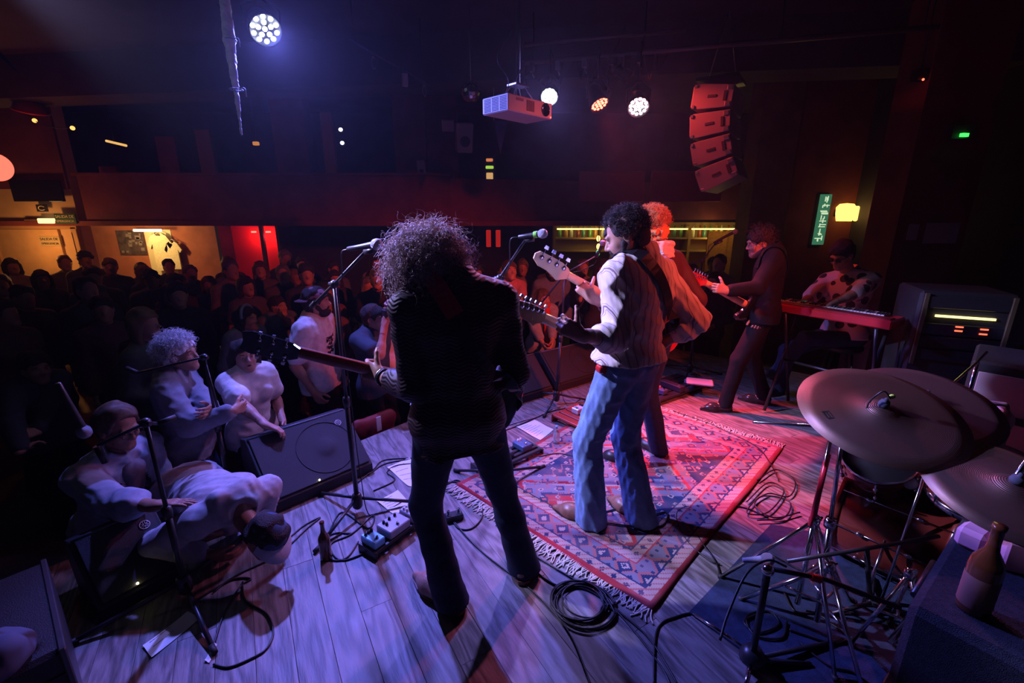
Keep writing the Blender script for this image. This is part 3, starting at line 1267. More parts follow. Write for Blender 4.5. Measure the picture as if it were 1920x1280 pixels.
dL = ong(-260, 8.2, 1)
dR = ong(166, 8.2, 1)
struct(wall_piece('wall_left', dL, dR, PIT, CEIL, 0.2, CREAM), 'cream wall beside the emergency exit')
# the band above the door level is painted dark red
struct(MB().box(((dL[0] + dR[0]) / 2, 8.17, 2.96), (dR[0] - dL[0], 0.05, 1.55)).build('trim_1', WALLRED), 'dark red painted upper band')
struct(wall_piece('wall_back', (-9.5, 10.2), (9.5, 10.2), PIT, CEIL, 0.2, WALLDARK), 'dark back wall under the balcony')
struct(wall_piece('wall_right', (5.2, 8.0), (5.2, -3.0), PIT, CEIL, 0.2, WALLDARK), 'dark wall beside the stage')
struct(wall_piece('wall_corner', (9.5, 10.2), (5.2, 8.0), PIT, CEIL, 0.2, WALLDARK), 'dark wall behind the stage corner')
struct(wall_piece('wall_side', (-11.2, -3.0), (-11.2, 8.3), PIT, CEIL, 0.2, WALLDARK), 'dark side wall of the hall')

bA, bB, bC = ong(160, 8.15, 1.8), ong(846, 8.15, 1.8), ong(1480, 11.0, 1.8)
balc = wall_piece('balcony', bA, bB, 1.66, 2.40, 0.12, WALLRED)
struct(balc, 'dark red balcony parapet across the hall')
o = wall_piece('parapet', bB, ong(1395, 10.0, 1.8), 1.66, 2.36, 0.12, WALLRED, balc)
o = MB().box(((bA[0] + bB[0]) / 2, 9.2, 1.62), (bB[0] - bA[0] + 6, 2.2, 0.08)).build('soffit', WALLRED, balc)
MB().box(((bA[0] + bB[0]) / 2, 8.14, 2.42), (bB[0] - bA[0], 0.18, 0.04)).build('rail', WALLRED, balc)
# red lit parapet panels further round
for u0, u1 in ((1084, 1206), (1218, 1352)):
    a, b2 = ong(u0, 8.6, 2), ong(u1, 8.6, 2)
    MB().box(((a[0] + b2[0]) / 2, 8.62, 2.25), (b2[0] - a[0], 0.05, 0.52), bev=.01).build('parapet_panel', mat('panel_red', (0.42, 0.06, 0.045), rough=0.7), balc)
# pillars on the balcony and by the stage
for u0, u1, Y, z0, z1, m in ((519, 580, 8.7, 2.3, CEIL, WALLRED), (742, 800, 8.6, 2.3, CEIL, WALLRED), (800, 858, 8.75, 2.3, CEIL, WALLRED),
                             (0, 0, 0, 0, 0, None)):
    if m is None:
        continue
    a, b2 = ong(u0, Y, 2.6), ong(u1, Y, 2.6)
    MB().box(((a[0] + b2[0]) / 2, Y + .15, (z0 + z1) / 2), (b2[0] - a[0], 0.3, z1 - z0)).build('pillar', m, balc)
a, b2 = ong(612, 8.6, 2.6), ong(632, 8.6, 2.6)
MB().box(((a[0] + b2[0]) / 2, 8.6, 2.9), (b2[0] - a[0], 0.12, 1.1)).build('post', mat('post_ochre', (0.4, 0.2, 0.06), rough=0.7), balc)
# big pillars beside the stage
for nm, u0, u1, Y, m in (('pillar_1', 1662, 1790, 4.7, WALLRED), ('pillar_2', 1395, 1462, 7.0, mat('wall_olive', (0.20, 0.12, 0.05), rough=0.8, var=.2, vscale=3)),
                         ('pillar_3', 1466, 1660, 7.2, WALLRED)):
    a, b2 = ong(u0, Y, 1.2), ong(u1, Y, 1.2)
    struct(MB().box(((a[0] + b2[0]) / 2, Y + .2, (PIT + CEIL) / 2), (b2[0] - a[0], 0.4, CEIL - PIT)).build(nm, m), {'pillar_1': 'dark red pillar beside the keyboard', 'pillar_2': 'olive brown pillar behind the guitarist', 'pillar_3': 'dark red wall pier with the wall lamp'}[nm])
# ceiling beams
p1, p2 = ong(655, 5.6, 3.55), ong(960, 5.6, 3.55)
struct(MB().box((0.2, 6.0, 3.5), (16, 0.5, 0.5), rotz(-0.13)).build('trim_2', CEILM), 'wide dark ceiling beam')
struct(MB().box((3.2, 3.4, 3.62), (5.5, 0.35, 0.3), rotz(-0.2)).build('trim_3', CEILM), 'dark ceiling beam over the drums')

a, b2 = ong(150, 10.1, 1), ong(424, 10.1, 1)
struct(MB().box(((a[0] + b2[0]) / 2, 10.17, (PIT + 1.58) / 2), (b2[0] - a[0], .06, 1.58 - PIT)).build('trim_4', mat('plaster_terracotta', (.42, .13, .06), rough=.8, var=.15, vscale=4)), 'terracotta plaster wall under the balcony')
# ------------------------------------------------------------------ rug
RC = [V(0.66, 1.71, 0), V(2.15, 3.24, 0)]
RX = nrm(RC[1] - RC[0])
RY = V(-RX[1], RX[0], 0)
RL, RW = 2.13, 1.46
RCEN = RC[0] + RX * RL / 2 + RY * RW / 2


def rug_material():
    m = bpy.data.materials.new('rug_wool')
    m.use_nodes = True
    k = NT(m)
    bs = m.node_tree.nodes['Principled BSDF']
    tc = k.n('ShaderNodeTexCoord')
    sp = k.n('ShaderNodeSeparateXYZ')
    nz = k.n('ShaderNodeTexNoise')
    nz.inputs['Scale'].default_value = 14
    k.put(nz.inputs['Vector'], tc.outputs['Object'])
    jig = k.n('ShaderNodeVectorMath', operation='MULTIPLY_ADD')
    k.put(jig.inputs[0], nz.outputs['Color'])
    jig.inputs[1].default_value = (.012, .012, 0)
    k.put(jig.inputs[2], tc.outputs['Object'])
    k.put(sp.inputs[0], jig.outputs[0])
    q = 0.009
    X = k.math('SNAP', sp.outputs[0], q)
    Y = k.math('SNAP', sp.outputs[1], q)
    aX, aY = k.math('ABSOLUTE', X), k.math('ABSOLUTE', Y)
    d = k.math('MINIMUM', k.math('SUBTRACT', RL / 2, aX), k.math('SUBTRACT', RW / 2, aY))
    red, cream, navy, lav, rose = (0.36, 0.022, 0.03), (0.40, 0.28, 0.24), (0.012, 0.028, 0.085), (0.17, 0.15, 0.20), (0.34, 0.11, 0.11)

    def lt(a, b):
        return k.math('LESS_THAN', a, b)

    def band(a, lo, hi):
        return k.math('MULTIPLY', k.math('GREATER_THAN', a, lo), lt(a, hi))

    def cell(v, w):      # distance from the middle of repeats of width w
        return k.math('ABSOLUTE', k.math('SUBTRACT', k.math('FLOORED_MODULO', v, w), w / 2))
    # field: stepped medallions in a row along the rug
    mx = k.math('ABSOLUTE', k.math('SUBTRACT', k.math('FLOORED_MODULO', k.math('ADD', X, 0.36), 0.72), 0.36))
    mm = k.math('ADD', k.math('DIVIDE', mx, 0.36), k.math('DIVIDE', aY, 0.42))
    col = k.mix(lt(mm, 1.35), navy, lav)
    col = k.mix(lt(mm, 1.12), col, red)
    col = k.mix(lt(mm, 1.02), col, cream)
    col = k.mix(lt(mm, 0.95), col, lav)
    col = k.mix(lt(mm, 0.62), col, navy)
    col = k.mix(lt(mm, 0.52), col, red)
    col = k.mix(lt(mm, 0.30), col, cream)
    col = k.mix(lt(mm, 0.16), col, navy)
    # small hooked figures scattered over it
    h1 = k.math('ADD', cell(k.math('ADD', X, Y), 0.12), cell(k.math('SUBTRACT', X, Y), 0.15))
    col = k.mix(lt(h1, 0.030), col, cream)
    col = k.mix(lt(h1, 0.014), col, navy)
    h2 = k.math('ADD', cell(X, 0.17), cell(Y, 0.13))
    col = k.mix(band(h2, 0.02, 0.036), col, navy)
    col = k.mix(lt(h2, 0.02), col, rose)
    zz = k.math('ADD', cell(X, 0.10), cell(Y, 0.21))
    col = k.mix(band(zz, 0.055, 0.066), col, rose)
    # borders from the inside out
    pos = k.math('ADD', X, Y)
    b1 = k.mix(lt(k.math('ADD', cell(X, 0.075), cell(Y, 0.075)), 0.018), cream, navy)
    b1 = k.mix(lt(k.math('ADD', cell(pos, 0.05), 0), 0.006), b1, rose)
    fl = k.math('ADD', cell(X, 0.14), cell(Y, 0.14))
    b2 = k.mix(lt(fl, 0.075), lav, rose)
    b2 = k.mix(lt(fl, 0.05), b2, navy)
    b2 = k.mix(lt(fl, 0.026), b2, cream)
    b2 = k.mix(lt(k.math('ADD', cell(X, 0.055), cell(Y, 0.065)), 0.013), b2, navy)
    col = k.mix(lt(d, 0.285), col, navy)
    col = k.mix(lt(d, 0.275), col, b1)
    col = k.mix(lt(d, 0.215), col, red)
    col = k.mix(lt(d, 0.205), col, b2)
    col = k.mix(lt(d, 0.095), col, navy)
    col = k.mix(lt(d, 0.088), col, b1)
    col = k.mix(lt(d, 0.036), col, red)
    n2 = k.n('ShaderNodeTexNoise')
    n2.inputs['Scale'].default_value = 5
    n2.inputs['Detail'].default_value = 5
    k.put(n2.inputs['Vector'], tc.outputs['Object'])
    wear = k.math('MULTIPLY', k.math('SUBTRACT', n2.outputs[0], 0.42), 1.2)
    wear = k.math('MINIMUM', k.math('MAXIMUM', wear, 0.0), 0.42)
    col = k.mix(wear, col, (0.30, 0.15, 0.15))
    k.put(bs.inputs['Base Color'], col)
    bs.inputs['Roughness'].default_value = 0.9
    bs.inputs['Specular IOR Level'].default_value = 0.1
    bs.inputs['Sheen Weight'].default_value = 0.15
    n3 = k.n('ShaderNodeTexNoise')
    n3.inputs['Scale'].default_value = 260
    k.put(n3.inputs['Vector'], tc.outputs['Object'])
    bp = k.n('ShaderNodeBump')
    bp.inputs['Strength'].default_value = 0.4
    bp.inputs['Distance'].default_value = 0.004
    k.put(bp.inputs['Height'], n3.outputs[0])
    k.put(bs.inputs['Normal'], bp.outputs[0])
    return m


rug = thing('rug', 'red and navy patterned oriental rug with cream fringe, spread on the stage', 'rug', tuple(RCEN), math.atan2(RX[1], RX[0]))
nx, ny = 60, 40
vs, fs = [], []
for zt in (1, 0):
    for j in range(ny + 1):
        for i in range(nx + 1):
            x, y = (i / nx - .5) * RL, (j / ny - .5) * RW
            wob = 0.006 * math.sin(x * 5.1 + 1) * (abs(y) / (RW / 2)) ** 2
            y2 = y + 0.012 * math.sin(x * 3.3) * (y / RW)
            z = 0.009 + max(0, wob) if zt else 0.001
            vs.append((x + 0.01 * math.sin(y * 4), y2, z))
w = nx + 1
off = w * (ny + 1)
for j in range(ny):
    for i in range(nx):
        a = j * w + i
        fs.append((a, a + 1, a + w + 1, a + w))
        fs.append((off + a, off + a + w, off + a + w + 1, off + a + 1))
rim = [i for i in range(w)] + [j * w + nx for j in range(1, ny + 1)] + [ny * w + i for i in range(nx - 1, -1, -1)] + [j * w for j in range(ny - 1, 0, -1)]
for a, b in zip(rim, rim[1:] + rim[:1]):
    fs.append((a, off + a, off + b, b))
m = MB()
m.add(vs, fs, True)
m.build('pile', rug_material(), rug, world=False)
FR = mat('fringe_cotton', (0.62, 0.55, 0.47), rough=0.9, var=0.1, vscale=60)
for sx in (-1, 1):
    m = MB()
    rg = random.Random(5 + sx)
    y = -RW / 2 + 0.006
    while y < RW / 2:
        ln = rg.uniform(.055, .10)
        dy = rg.uniform(-.035, .035)
        x0 = sx * RL / 2
        pts = [V(x0 - sx * .004, y, .007), V(x0 + sx * ln * .35, y + dy * .3 + rg.uniform(-.006, .006), .008), V(x0 + sx * ln * .7, y + dy * .8, .005), V(x0 + sx * ln, y + dy * 1.3 + rg.uniform(-.01, .01), .004)]
        m.tube(smooth_path(pts, 3), [.0034] * 9 + [.0045], 5)
        y += rg.uniform(.006, .010)
    o = m.build('fringe', FR, rug, world=False)
    o['kind'] = 'stuff'
# ------------------------------------------------------------------ stage lamps and the haze they light
def par_lamp(label, pos, aim, col, energy, face_col, face_s, r=0.105, spot=100, blend=0.6, leds=19, name='stage_lamp', hang=0.25, pipe=False, cat='stage lamp', size=0.06):
    pos, aim = np.asarray(pos, float), np.asarray(aim, float)
    d = nrm(aim - pos)
    t = thing(name, label, cat, tuple(pos))
    R = frame(d, (1, 0, 0))
    m = MB()
    m.lathe([(0.0, -0.20), (r * .55, -0.20), (r * .7, -0.17), (r * .8, -0.10), (r, -0.03), (r * 1.04, 0.0), (r * 1.04, 0.02), (r * .96, 0.02), (r * .95, -.004), (0, -.004)], pos, R, 28)
    m.build('housing', BLACKP, t)
    fm = glow('led_' + name + '_%d' % len(MATS), face_col, face_s)
    rings = [(0, 1), (.36, 6), (.72, 12)] if leds == 19 else [(0, 1), (.40, 5), (.74, 10)]
    for rr, nn in rings:
        for i in range(nn):
            a = 6.283 * i / nn
            c = pos + R @ V(rr * r * math.cos(a), rr * r * math.sin(a), .0)
            MB().lathe([(0, .006), (r * .12, .004), (r * .155, -.003)], c, R, 10).build('led', fm, t)
    # yoke up to the hook clamp
    sd = R[:, 0] if abs(R[2, 0]) < .5 else R[:, 1]
    sd = nrm(V(sd[0], sd[1], 0))
    top = pos - d * .07 + V(0, 0, .17)
    m = MB()
    m.tube([pos - d * .07 + sd * r * 1.08, pos - d * .07 + sd * r * 1.12 + V(0, 0, .11), top + sd * .03, top - sd * .03, pos - d * .07 - sd * r * 1.12 + V(0, 0, .11), pos - d * .07 - sd * r * 1.08], .008, 6)
    if pipe:
        u_ = nrm(PIPE1 - PIPE0)
        q = PIPE0 + u_ * ((top - PIPE0) @ u_)
        m.tube([top, V(top[0], top[1], q[2]), q], .008, 6)
    else:
        m.tube([top, top + V(0, 0, hang)], .007, 6)
    m.build('yoke', BLACKP, t)
    m = MB().tube(smooth_path([pos - d * .2, pos - d * .24 + V(0, 0, .03), pos - d * .16 + V(0, 0, .2), top + V(0, 0, hang)], 5), .005, 6)
    m.build('power_cord', BLACKM, t)
    L = bpy.data.lights.new('lamp_light', 'SPOT')
    L.color = col
    L.energy = energy
    L.spot_size = math.radians(spot)
    L.spot_blend = blend
    L.shadow_soft_size = size
    o = bpy.data.objects.new('lamp_light', L)
    COL.objects.link(o)
    o.parent = t
    Rm = np.column_stack((R[:, 0], -R[:, 1], -R[:, 2]))
    M = np.eye(4)
    M[:3, :3] = Rm
    M[:3, 3] = d * .05
    o.matrix_basis = Matrix(M)
    return t


PIPE0, PIPE1 = at(980, 118, 4.75), at(1760, 50, 3.95)
par_lamp('round blue-white stage lamp glaring above the crowd', at(497, 55, 3.62), (0.2, 2.0, 0.6), (0.17, 0.175, 1.0), 1250, (0.72, 0.80, 1.0), 22, r=0.122, spot=100, blend=1.0, leds=16, hang=.45)
par_lamp('white-blue stage lamp glaring beside the projector', at(1030, 181, 4.45), (-0.1, 1.3, 0.5), (0.34, 0.26, 1.0), 360, (0.70, 0.80, 1.0), 60, r=0.085, spot=100, blend=1.0, pipe=True)
par_lamp('red stage lamp with round red led face', at(1124, 195, 4.45), (1.75, 3.35, 0.2), (1.0, 0.05, 0.08), 1300, (1.0, 0.10, 0.06), 9, r=0.095, spot=46, blend=0.8, pipe=True)
par_lamp('tilted pink-white stage lamp at the end of the lighting bar', at(1197, 200, 4.3), (0.9, 2.3, 0.7), (1.0, 0.20, 0.46), 210, (1.0, 0.55, 0.72), 16, r=0.1, spot=112, blend=1.0, pipe=True)
par_lamp('small red stage lamp turned toward the hanging loudspeakers', at(1179, 144, 4.6), at(1330, 235, 4.55), (1.0, 0.05, 0.04), 130, (1.0, 0.12, 0.05), 4, r=0.06, spot=60, blend=1.0, pipe=True)
par_lamp('stage lamp high over the left stage corner, aimed at the striped shirt', (-2.75, 2.75, 3.1), (0.85, 2.45, 0.95), (0.48, 0.44, 1.0), 1700, (0.72, 0.80, 1.0), 22, r=0.12, spot=44, blend=0.8, leds=16, hang=.55)

par_lamp('red stage lamp high behind the drums, aimed at the front of the audience', (3.2, 1.0, 3.35), (0.85, 4.2, 1.2), (1.0, 0.085, 0.06), 1050, (1.0, 0.12, 0.05), 6, r=0.1, spot=50, blend=.85, hang=.3)

# haze in the air
hz = bpy.data.materials.new('stage_haze')
hz.use_nodes = True
_k = NT(hz)
hz.node_tree.nodes.remove(hz.node_tree.nodes['Principled BSDF'])
_v = _k.n('ShaderNodeVolumeScatter')
_v.inputs['Density'].default_value = 0.0016
_v.inputs['Anisotropy'].default_value = 0.7
hz.node_tree.links.new(_v.outputs[0], hz.node_tree.nodes['Material Output'].inputs['Volume'])
o = MB().box((-3.0, 3.8, 1.56), (16.2, 12.5, 4.3)).build('haze', hz)
tag(o, 'thin stage haze hanging in the hall', 'haze', kind='stuff')
# ------------------------------------------------------------------ guitars
def closed_curve(pts, per=6):
    P = [V(*p) for p in pts]
    n = len(P)
    out = []
    for i in range(n):
        a, b, c, d = P[i - 1], P[i], P[(i + 1) % n], P[(i + 2) % n]
        for k in range(per):
            t = k / per
            out.append(0.5 * (2 * b + (c - a) * t + (2 * a - 5 * b + 4 * c - d) * t * t + (3 * b - a - 3 * c + d) * t ** 3))
    return out


BODY_OUT = [(-.135, 0), (-.125, .09), (-.05, .155), (.05, .140), (.11, .118), (.18, .138), (.25, .142), (.275, .115), (.24, .085), (.20, .055),
            (.185, 0), (.195, -.05), (.215, -.085), (.225, -.115), (.20, -.138), (.13, -.122), (.05, -.138), (-.05, -.160), (-.125, -.10)]
SINGLE_OUT = [(-.16, 0), (-.15, .10), (-.08, .165), (.02, .165), (.10, .125), (.17, .125), (.22, .10), (.235, .05), (.225, 0), (.20, -.045), (.215, -.085),
              (.235, -.10), (.20, -.125), (.15, -.115), (.10, -.122), (.02, -.165), (-.08, -.165), (-.15, -.10)]


def guitar(label, tip, bridge, normal, body_m, neck_m, board_m, head_m, kind='six_inline', outline=BODY_OUT, name='electric_guitar', guard_m=None, thick=.042, flip=1):
    tip, bridge = np.asarray(tip, float), np.asarray(bridge, float)
    x = nrm(tip - bridge)
    z = nrm(np.asarray(normal, float) - x * (np.asarray(normal, float) @ x))
    R = np.column_stack((x, np.cross(z, x) * flip, z))
    ln = np.linalg.norm(tip - bridge)
    k = ln / 0.835
    t = thing(name, label, 'guitar', tuple(bridge))
    S3 = R @ np.diag((k, min(k, 1.12), 1))

    def at_(px, py, pz):
        return bridge + S3 @ V(px, py, pz)
    out = [(p[0], p[1]) for p in closed_curve(outline, 5)]
    b = MB().prism(out, -thick, 0, bridge, S3, bev=.008).build('guitar_body', body_m, t)
    if guard_m:
        g = [(-.02, .06), (.06, .085), (.12, .075), (.17, .10), (.21, .10), (.18, .04), (.18, -.04), (.20, -.09), (.13, -.085), (.06, -.095), (-.06, -.12), (-.03, -.05)]
        MB().prism([(p[0], p[1]) for p in closed_curve(g, 3)], 0.0005, .003, bridge, S3).build('pickguard', guard_m, b)
    for px in ((.03, .085, .14) if kind != 'bass' else (.04, .10)):
        MB().prism([(px - .009, -.04), (px + .009, -.04), (px + .009, .04), (px - .009, .04)], 0, .009, bridge, S3, bev=.002).build('pickup', BLACKP, b)
    MB().box(at_(-.005, 0, .005), (.045 * k, .085, .011), R, bev=.002).build('bridge', CHROME, b)
    for i in range(3):
        MB().lathe([(0, .016), (.008, .016), (.0095, 0)], at_(-.05 + .0 * i, -.06 - .022 * i, 0), R, 10).build('knob', CHROME if kind == 'bass' else mat('knob_cream', (.6, .55, .45), rough=.4), b)
    # neck
    m = MB()
    secs = []
    xs = [.165, .25, .45, .648]
    ws = [.029, .0275, .025, .022]
    vs = []
    for px, w in zip(xs, ws):
        for a in range(9):
            an = math.pi * a / 8
            vs.append(at_(px, w * math.cos(an), .002 - .021 * math.sin(an)))
    fs = []
    for i in range(3):
        for a in range(8):
            fs.append((i * 9 + a, i * 9 + a + 1, (i + 1) * 9 + a + 1, (i + 1) * 9 + a))
        fs.append((i * 9 + 8, i * 9, (i + 1) * 9, (i + 1) * 9 + 8))
    m.add(vs, fs, True)
    nk = m.build('neck', neck_m, t)
    fb = MB().prism([(.165, -.0285), (.648, -.0215), (.648, .0215), (.165, .0285)], .002, .008, bridge, S3).build('fretboard', board_m, nk)
    m = MB()
    for f in range(1, 22):
        px = .648 - .648 * (1 - 2 ** (-f / 12))
        w = .0215 + (.648 - px) / .483 * .007
        m.tube([at_(px, -w, .0085), at_(px, w, .0085)], .001, 4, smooth=False)
    m.build('frets', CHROME, nk)
    MB().box(at_(.650, 0, .008), (.004, .043, .008), R).build('nut', mat('bone', (.7, .65, .55), rough=.5), nk)
    # headstock with tuners
    if kind == 'six_inline':
        hs = [(.648, -.0215), (.668, -.028), (.685, -.045), (.700, -.040), (.76, -.030), (.81, -.022), (.835, -.004), (.83, .018), (.81, .028), (.74, .036), (.68, .036), (.655, .028), (.648, .0215)]
        tun = [(.675 + .0262 * i, .024 - .003 * i, 1) for i in range(6)]
    elif kind == 'bass':
        hs = [(.648, -.0215), (.668, -.035), (.69, -.052), (.705, -.046), (.75, -.032), (.80, -.030), (.835, -.008), (.838, .02), (.82, .042), (.76, .045), (.70, .045), (.66, .034), (.648, .0215)]
        tun = [(.685 + .040 * i, .022 - .002 * i, 1) for i in range(4)]
    else:
        hs = [(.648, -.0215), (.67, -.034), (.70, -.040), (.80, -.046), (.832, -.034), (.825, 0), (.832, .034), (.80, .046), (.70, .040), (.67, .034), (.648, .0215)]
        tun = [(.69 + .042 * i, .022, 1) for i in range(3)] + [(.69 + .042 * i, -.022, -1) for i in range(3)]
    hd = MB().prism(hs, -.016, -.002, bridge, S3, bev=.002).build('headstock', head_m, nk)
    for px, py, sd in tun:
        m = MB()
        m.lathe([(0, .018), (.004, .018), (.004, .006), (.0075, .004), (.0075, 0)], at_(px, py, -.002), R, 10)
        br = 1.7 if kind == 'bass' else 1.0
        y1 = (.062 if kind == 'bass' else .046) * sd
        m.lathe([(0, -.008), (.008 * br, -.008), (.008 * br, 0)], at_(px, py, -.016), R, 12)
        m.tube([at_(px, py, -.021), at_(px, y1, -.021)], .0028, 6)
        m.prism([(-.008 * br, 0), (-.006 * br, .012 * br), (.006 * br, .012 * br), (.008 * br, 0)] if sd > 0 else [(-.008 * br, 0), (-.006 * br, -.012 * br), (.006 * br, -.012 * br), (.008 * br, 0)], -.0035, .0035, at_(px, y1, -.021), R)
        m.build('tuner', CHROME, hd)
    ns = 4 if kind == 'bass' else 6
    for i in range(ns):
        y = (i - (ns - 1) / 2) / ((ns - 1) / 2)
        px, py, _ = tun[min(i, len(tun) - 1)]
        MB().tube([at_(-.005, y * .026, .013), at_(.648, y * .018, .0115), at_(px, py, .006)], .0007 if ns == 6 else .0011, 4).build('string', STEEL, t)
    for px, py in ((-.14, 0), (.265, .13)):
        MB().lathe([(0, .012), (.006, .012), (.003, .004), (.003, 0)], at_(px, py, -thick / 2), frame(R @ V(-1 if px < 0 else .6, .3, 0)), 8).build('strap_button', CHROME, b)
    return t, at_


def drape(pts, blob, gap):
    """push points of a path out of a body so that a strap lies on it"""
    out = []
    for p in pts:
        p = np.asarray(p, float).copy()
        for _ in range(12):
            e = .004
            X = np.array([[p, p + (e, 0, 0), p + (0, e, 0), p + (0, 0, e)]])
            d = blob.field(X, .05)[0]
            g = nrm((d[1:] - d[0]) / e)
            if abs(d[0] - gap) < .0008:
                break
            if d[0] > .25:
                break
            p = p + g * (gap - d[0]) * .9
        out.append(p)
    return out


def ribbon(name, pts, blob, width, th, m, parent, out_hint=None):
    """flat band along a path lying on a body"""
    P = [np.asarray(p, float) for p in pts]
    n = len(P)
    vs = []
    for i, p in enumerate(P):
        t = nrm(P[min(i + 1, n - 1)] - P[max(i - 1, 0)])
        if blob is not None:
            e = .006
            X = np.array([[p, p + (e, 0, 0), p + (0, e, 0), p + (0, 0, e)]])
            d = blob.field(X, .05)[0]
            g = (d[1:] - d[0]) / e
            g = nrm(g) if np.linalg.norm(g) > 1e-3 and d[0] < .2 else nrm(out_hint)
        else:
            g = nrm(out_hint)
        g = nrm(g - t * (g @ t))
        s = np.cross(t, g)
        for a, b in ((-1, 0), (1, 0), (1, 1), (-1, 1)):
            vs.append(p + s * a * width / 2 + g * (b * th))
    fs = []
    for i in range(n - 1):
        for j in range(4):
            j2 = (j + 1) % 4
            fs.append((i * 4 + j, i * 4 + j2, (i + 1) * 4 + j2, (i + 1) * 4 + j))
    fs += [(3, 2, 1, 0), ((n - 1) * 4, (n - 1) * 4 + 1, (n - 1) * 4 + 2, (n - 1) * 4 + 3)]
    return MB().add(vs, fs, False).build(name, m, parent)
# ------------------------------------------------------------------ the band
JEAN_DARK = mat('denim_dark_navy', (0.012, 0.022, 0.055), rough=0.8, var=0.2, vscale=40, bump=0.15, bscale=300)
JEAN_LIGHT = mat('denim_light_blue', (0.15, 0.24, 0.42), rough=0.8, var=0.25, vscale=14, bump=0.2, bscale=300)
SUIT = mat('suit_black', (0.010, 0.009, 0.011), rough=0.9, spec=0.12, var=0.2, vscale=20, bump=0.1, bscale=300)
LEATHER_TAN = mat('leather_tan', (0.42, 0.24, 0.17), rough=0.38, var=0.2, vscale=30, bump=0.15, bscale=120)
LEATHER_BROWN = mat('leather_brown', (0.20, 0.09, 0.06), rough=0.4, var=0.25, vscale=25)
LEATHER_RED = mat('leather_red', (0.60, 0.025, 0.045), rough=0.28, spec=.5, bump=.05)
LEATHER_BLACK = mat('leather_black', (0.012, 0.012, 0.016), rough=0.4)
HAIR_DARK = mat('hair_dark', (0.035, 0.026, 0.025), rough=0.75, var=0.4, vscale=60, spec=.25, bump=.6, bscale=160)
HAIR_BROWN = mat('hair_brown_curls', (0.55, 0.38, 0.34), rough=0.45, spec=.6)
HAIR_GINGER = mat('hair_ginger', (0.62, 0.22, 0.07), rough=0.75, spec=.2, var=.3, vscale=90, bump=.6, bscale=160)
HAIR_WHITE = mat('hair_white', (0.75, 0.75, 0.78), rough=0.6, var=.2, vscale=60)
MAPLE = mat('maple_neck', (0.68, 0.47, 0.26), rough=0.3, var=0.1, vscale=20, coat=.3)
ROSEWOOD = mat('rosewood', (0.10, 0.045, 0.03), rough=0.4)
MAHOG = mat('mahogany_red', (0.30, 0.05, 0.03), rough=0.22, coat=.6, var=.2, vscale=12)
GBLACK = mat('gloss_black', (0.008, 0.008, 0.01), rough=0.12, coat=.8)
GRED = mat('gloss_red', (0.55, 0.02, 0.02), rough=0.15, coat=.8)


def cloth_pattern(name, base, fn, rough=.75, spec=.3, sheen=.2):
    """woven cloth whose colour is built by fn(k, object coords) from base"""
    m = bpy.data.materials.new(name)
    m.use_nodes = True
    k = NT(m)
    bs = m.node_tree.nodes['Principled BSDF']
    tc = k.n('ShaderNodeTexCoord')
    col, hgt = fn(k, tc.outputs['Object'])
    k.put(bs.inputs['Base Color'], col)
    bs.inputs['Roughness'].default_value = rough
    bs.inputs['Specular IOR Level'].default_value = spec
    bs.inputs['Sheen Weight'].default_value = sheen
    if hgt is not None:
        bp = k.n('ShaderNodeBump')
        bp.inputs['Strength'].default_value = .35
        bp.inputs['Distance'].default_value = .003
        k.put(bp.inputs['Height'], hgt)
        k.put(bs.inputs['Normal'], bp.outputs[0])
    return m


def brocade(k, co):
    sp = k.n('ShaderNodeSeparateXYZ')
    nz = k.n('ShaderNodeTexNoise')
    nz.inputs['Scale'].default_value = 7
    k.put(nz.inputs['Vector'], co)
    k.put(sp.inputs[0], co)
    r = k.math('ADD', k.math('MULTIPLY', sp.outputs[0], 110), k.math('MULTIPLY', nz.outputs[0], 9))
    w1 = k.math('SINE', r)
    w2 = k.math('SINE', k.math('ADD', k.math('MULTIPLY', sp.outputs[2], 420), k.math('MULTIPLY', w1, 2.2)))
    f = k.math('GREATER_THAN', k.math('ADD', w2, k.math('MULTIPLY', w1, .5)), .25)
    col = k.mix(f, (0.022, 0.008, 0.010), (0.06, 0.024, 0.028))
    return col, k.math('ADD', w2, k.math('MULTIPLY', w1, .6))


def stripes(k, co):
    sp = k.n('ShaderNodeSeparateXYZ')
    k.put(sp.inputs[0], co)
    a = k.math('ADD', k.math('MULTIPLY', sp.outputs[0], .8), k.math('MULTIPLY', sp.outputs[1], .6))
    a = k.math('ABSOLUTE', k.math('SUBTRACT', k.math('FLOORED_MODULO', a, .042), .021))
    f = k.math('LESS_THAN', a, .0022)
    f2 = k.math('LESS_THAN', k.math('ABSOLUTE', k.math('SUBTRACT', a, .0065)), .0010)
    col = k.mix(f, (0.66, 0.58, 0.52), (0.22, 0.14, 0.14))
    col = k.mix(f2, col, (0.40, 0.32, 0.30))
    nz = k.n('ShaderNodeTexNoise')
    nz.inputs['Scale'].default_value = 16
    nz.inputs['Detail'].default_value = 3
    k.put(nz.inputs['Vector'], co)
    return col, nz.outputs[0]


def floral(k, co):
    v = k.n('ShaderNodeTexVoronoi')
    v.inputs['Scale'].default_value = 10
    k.put(v.inputs['Vector'], co)
    f = k.math('LESS_THAN', v.outputs['Distance'], .38)
    col = k.mix(f, (0.55, 0.42, 0.42), (0.03, 0.02, 0.03))
    return col, None


BROCADE = cloth_pattern('brocade_maroon', None, brocade, .55, .35, 0.0)
STRIPED = cloth_pattern('cotton_cream_stripe', None, stripes)
FLORAL = cloth_pattern('cotton_floral', None, floral)

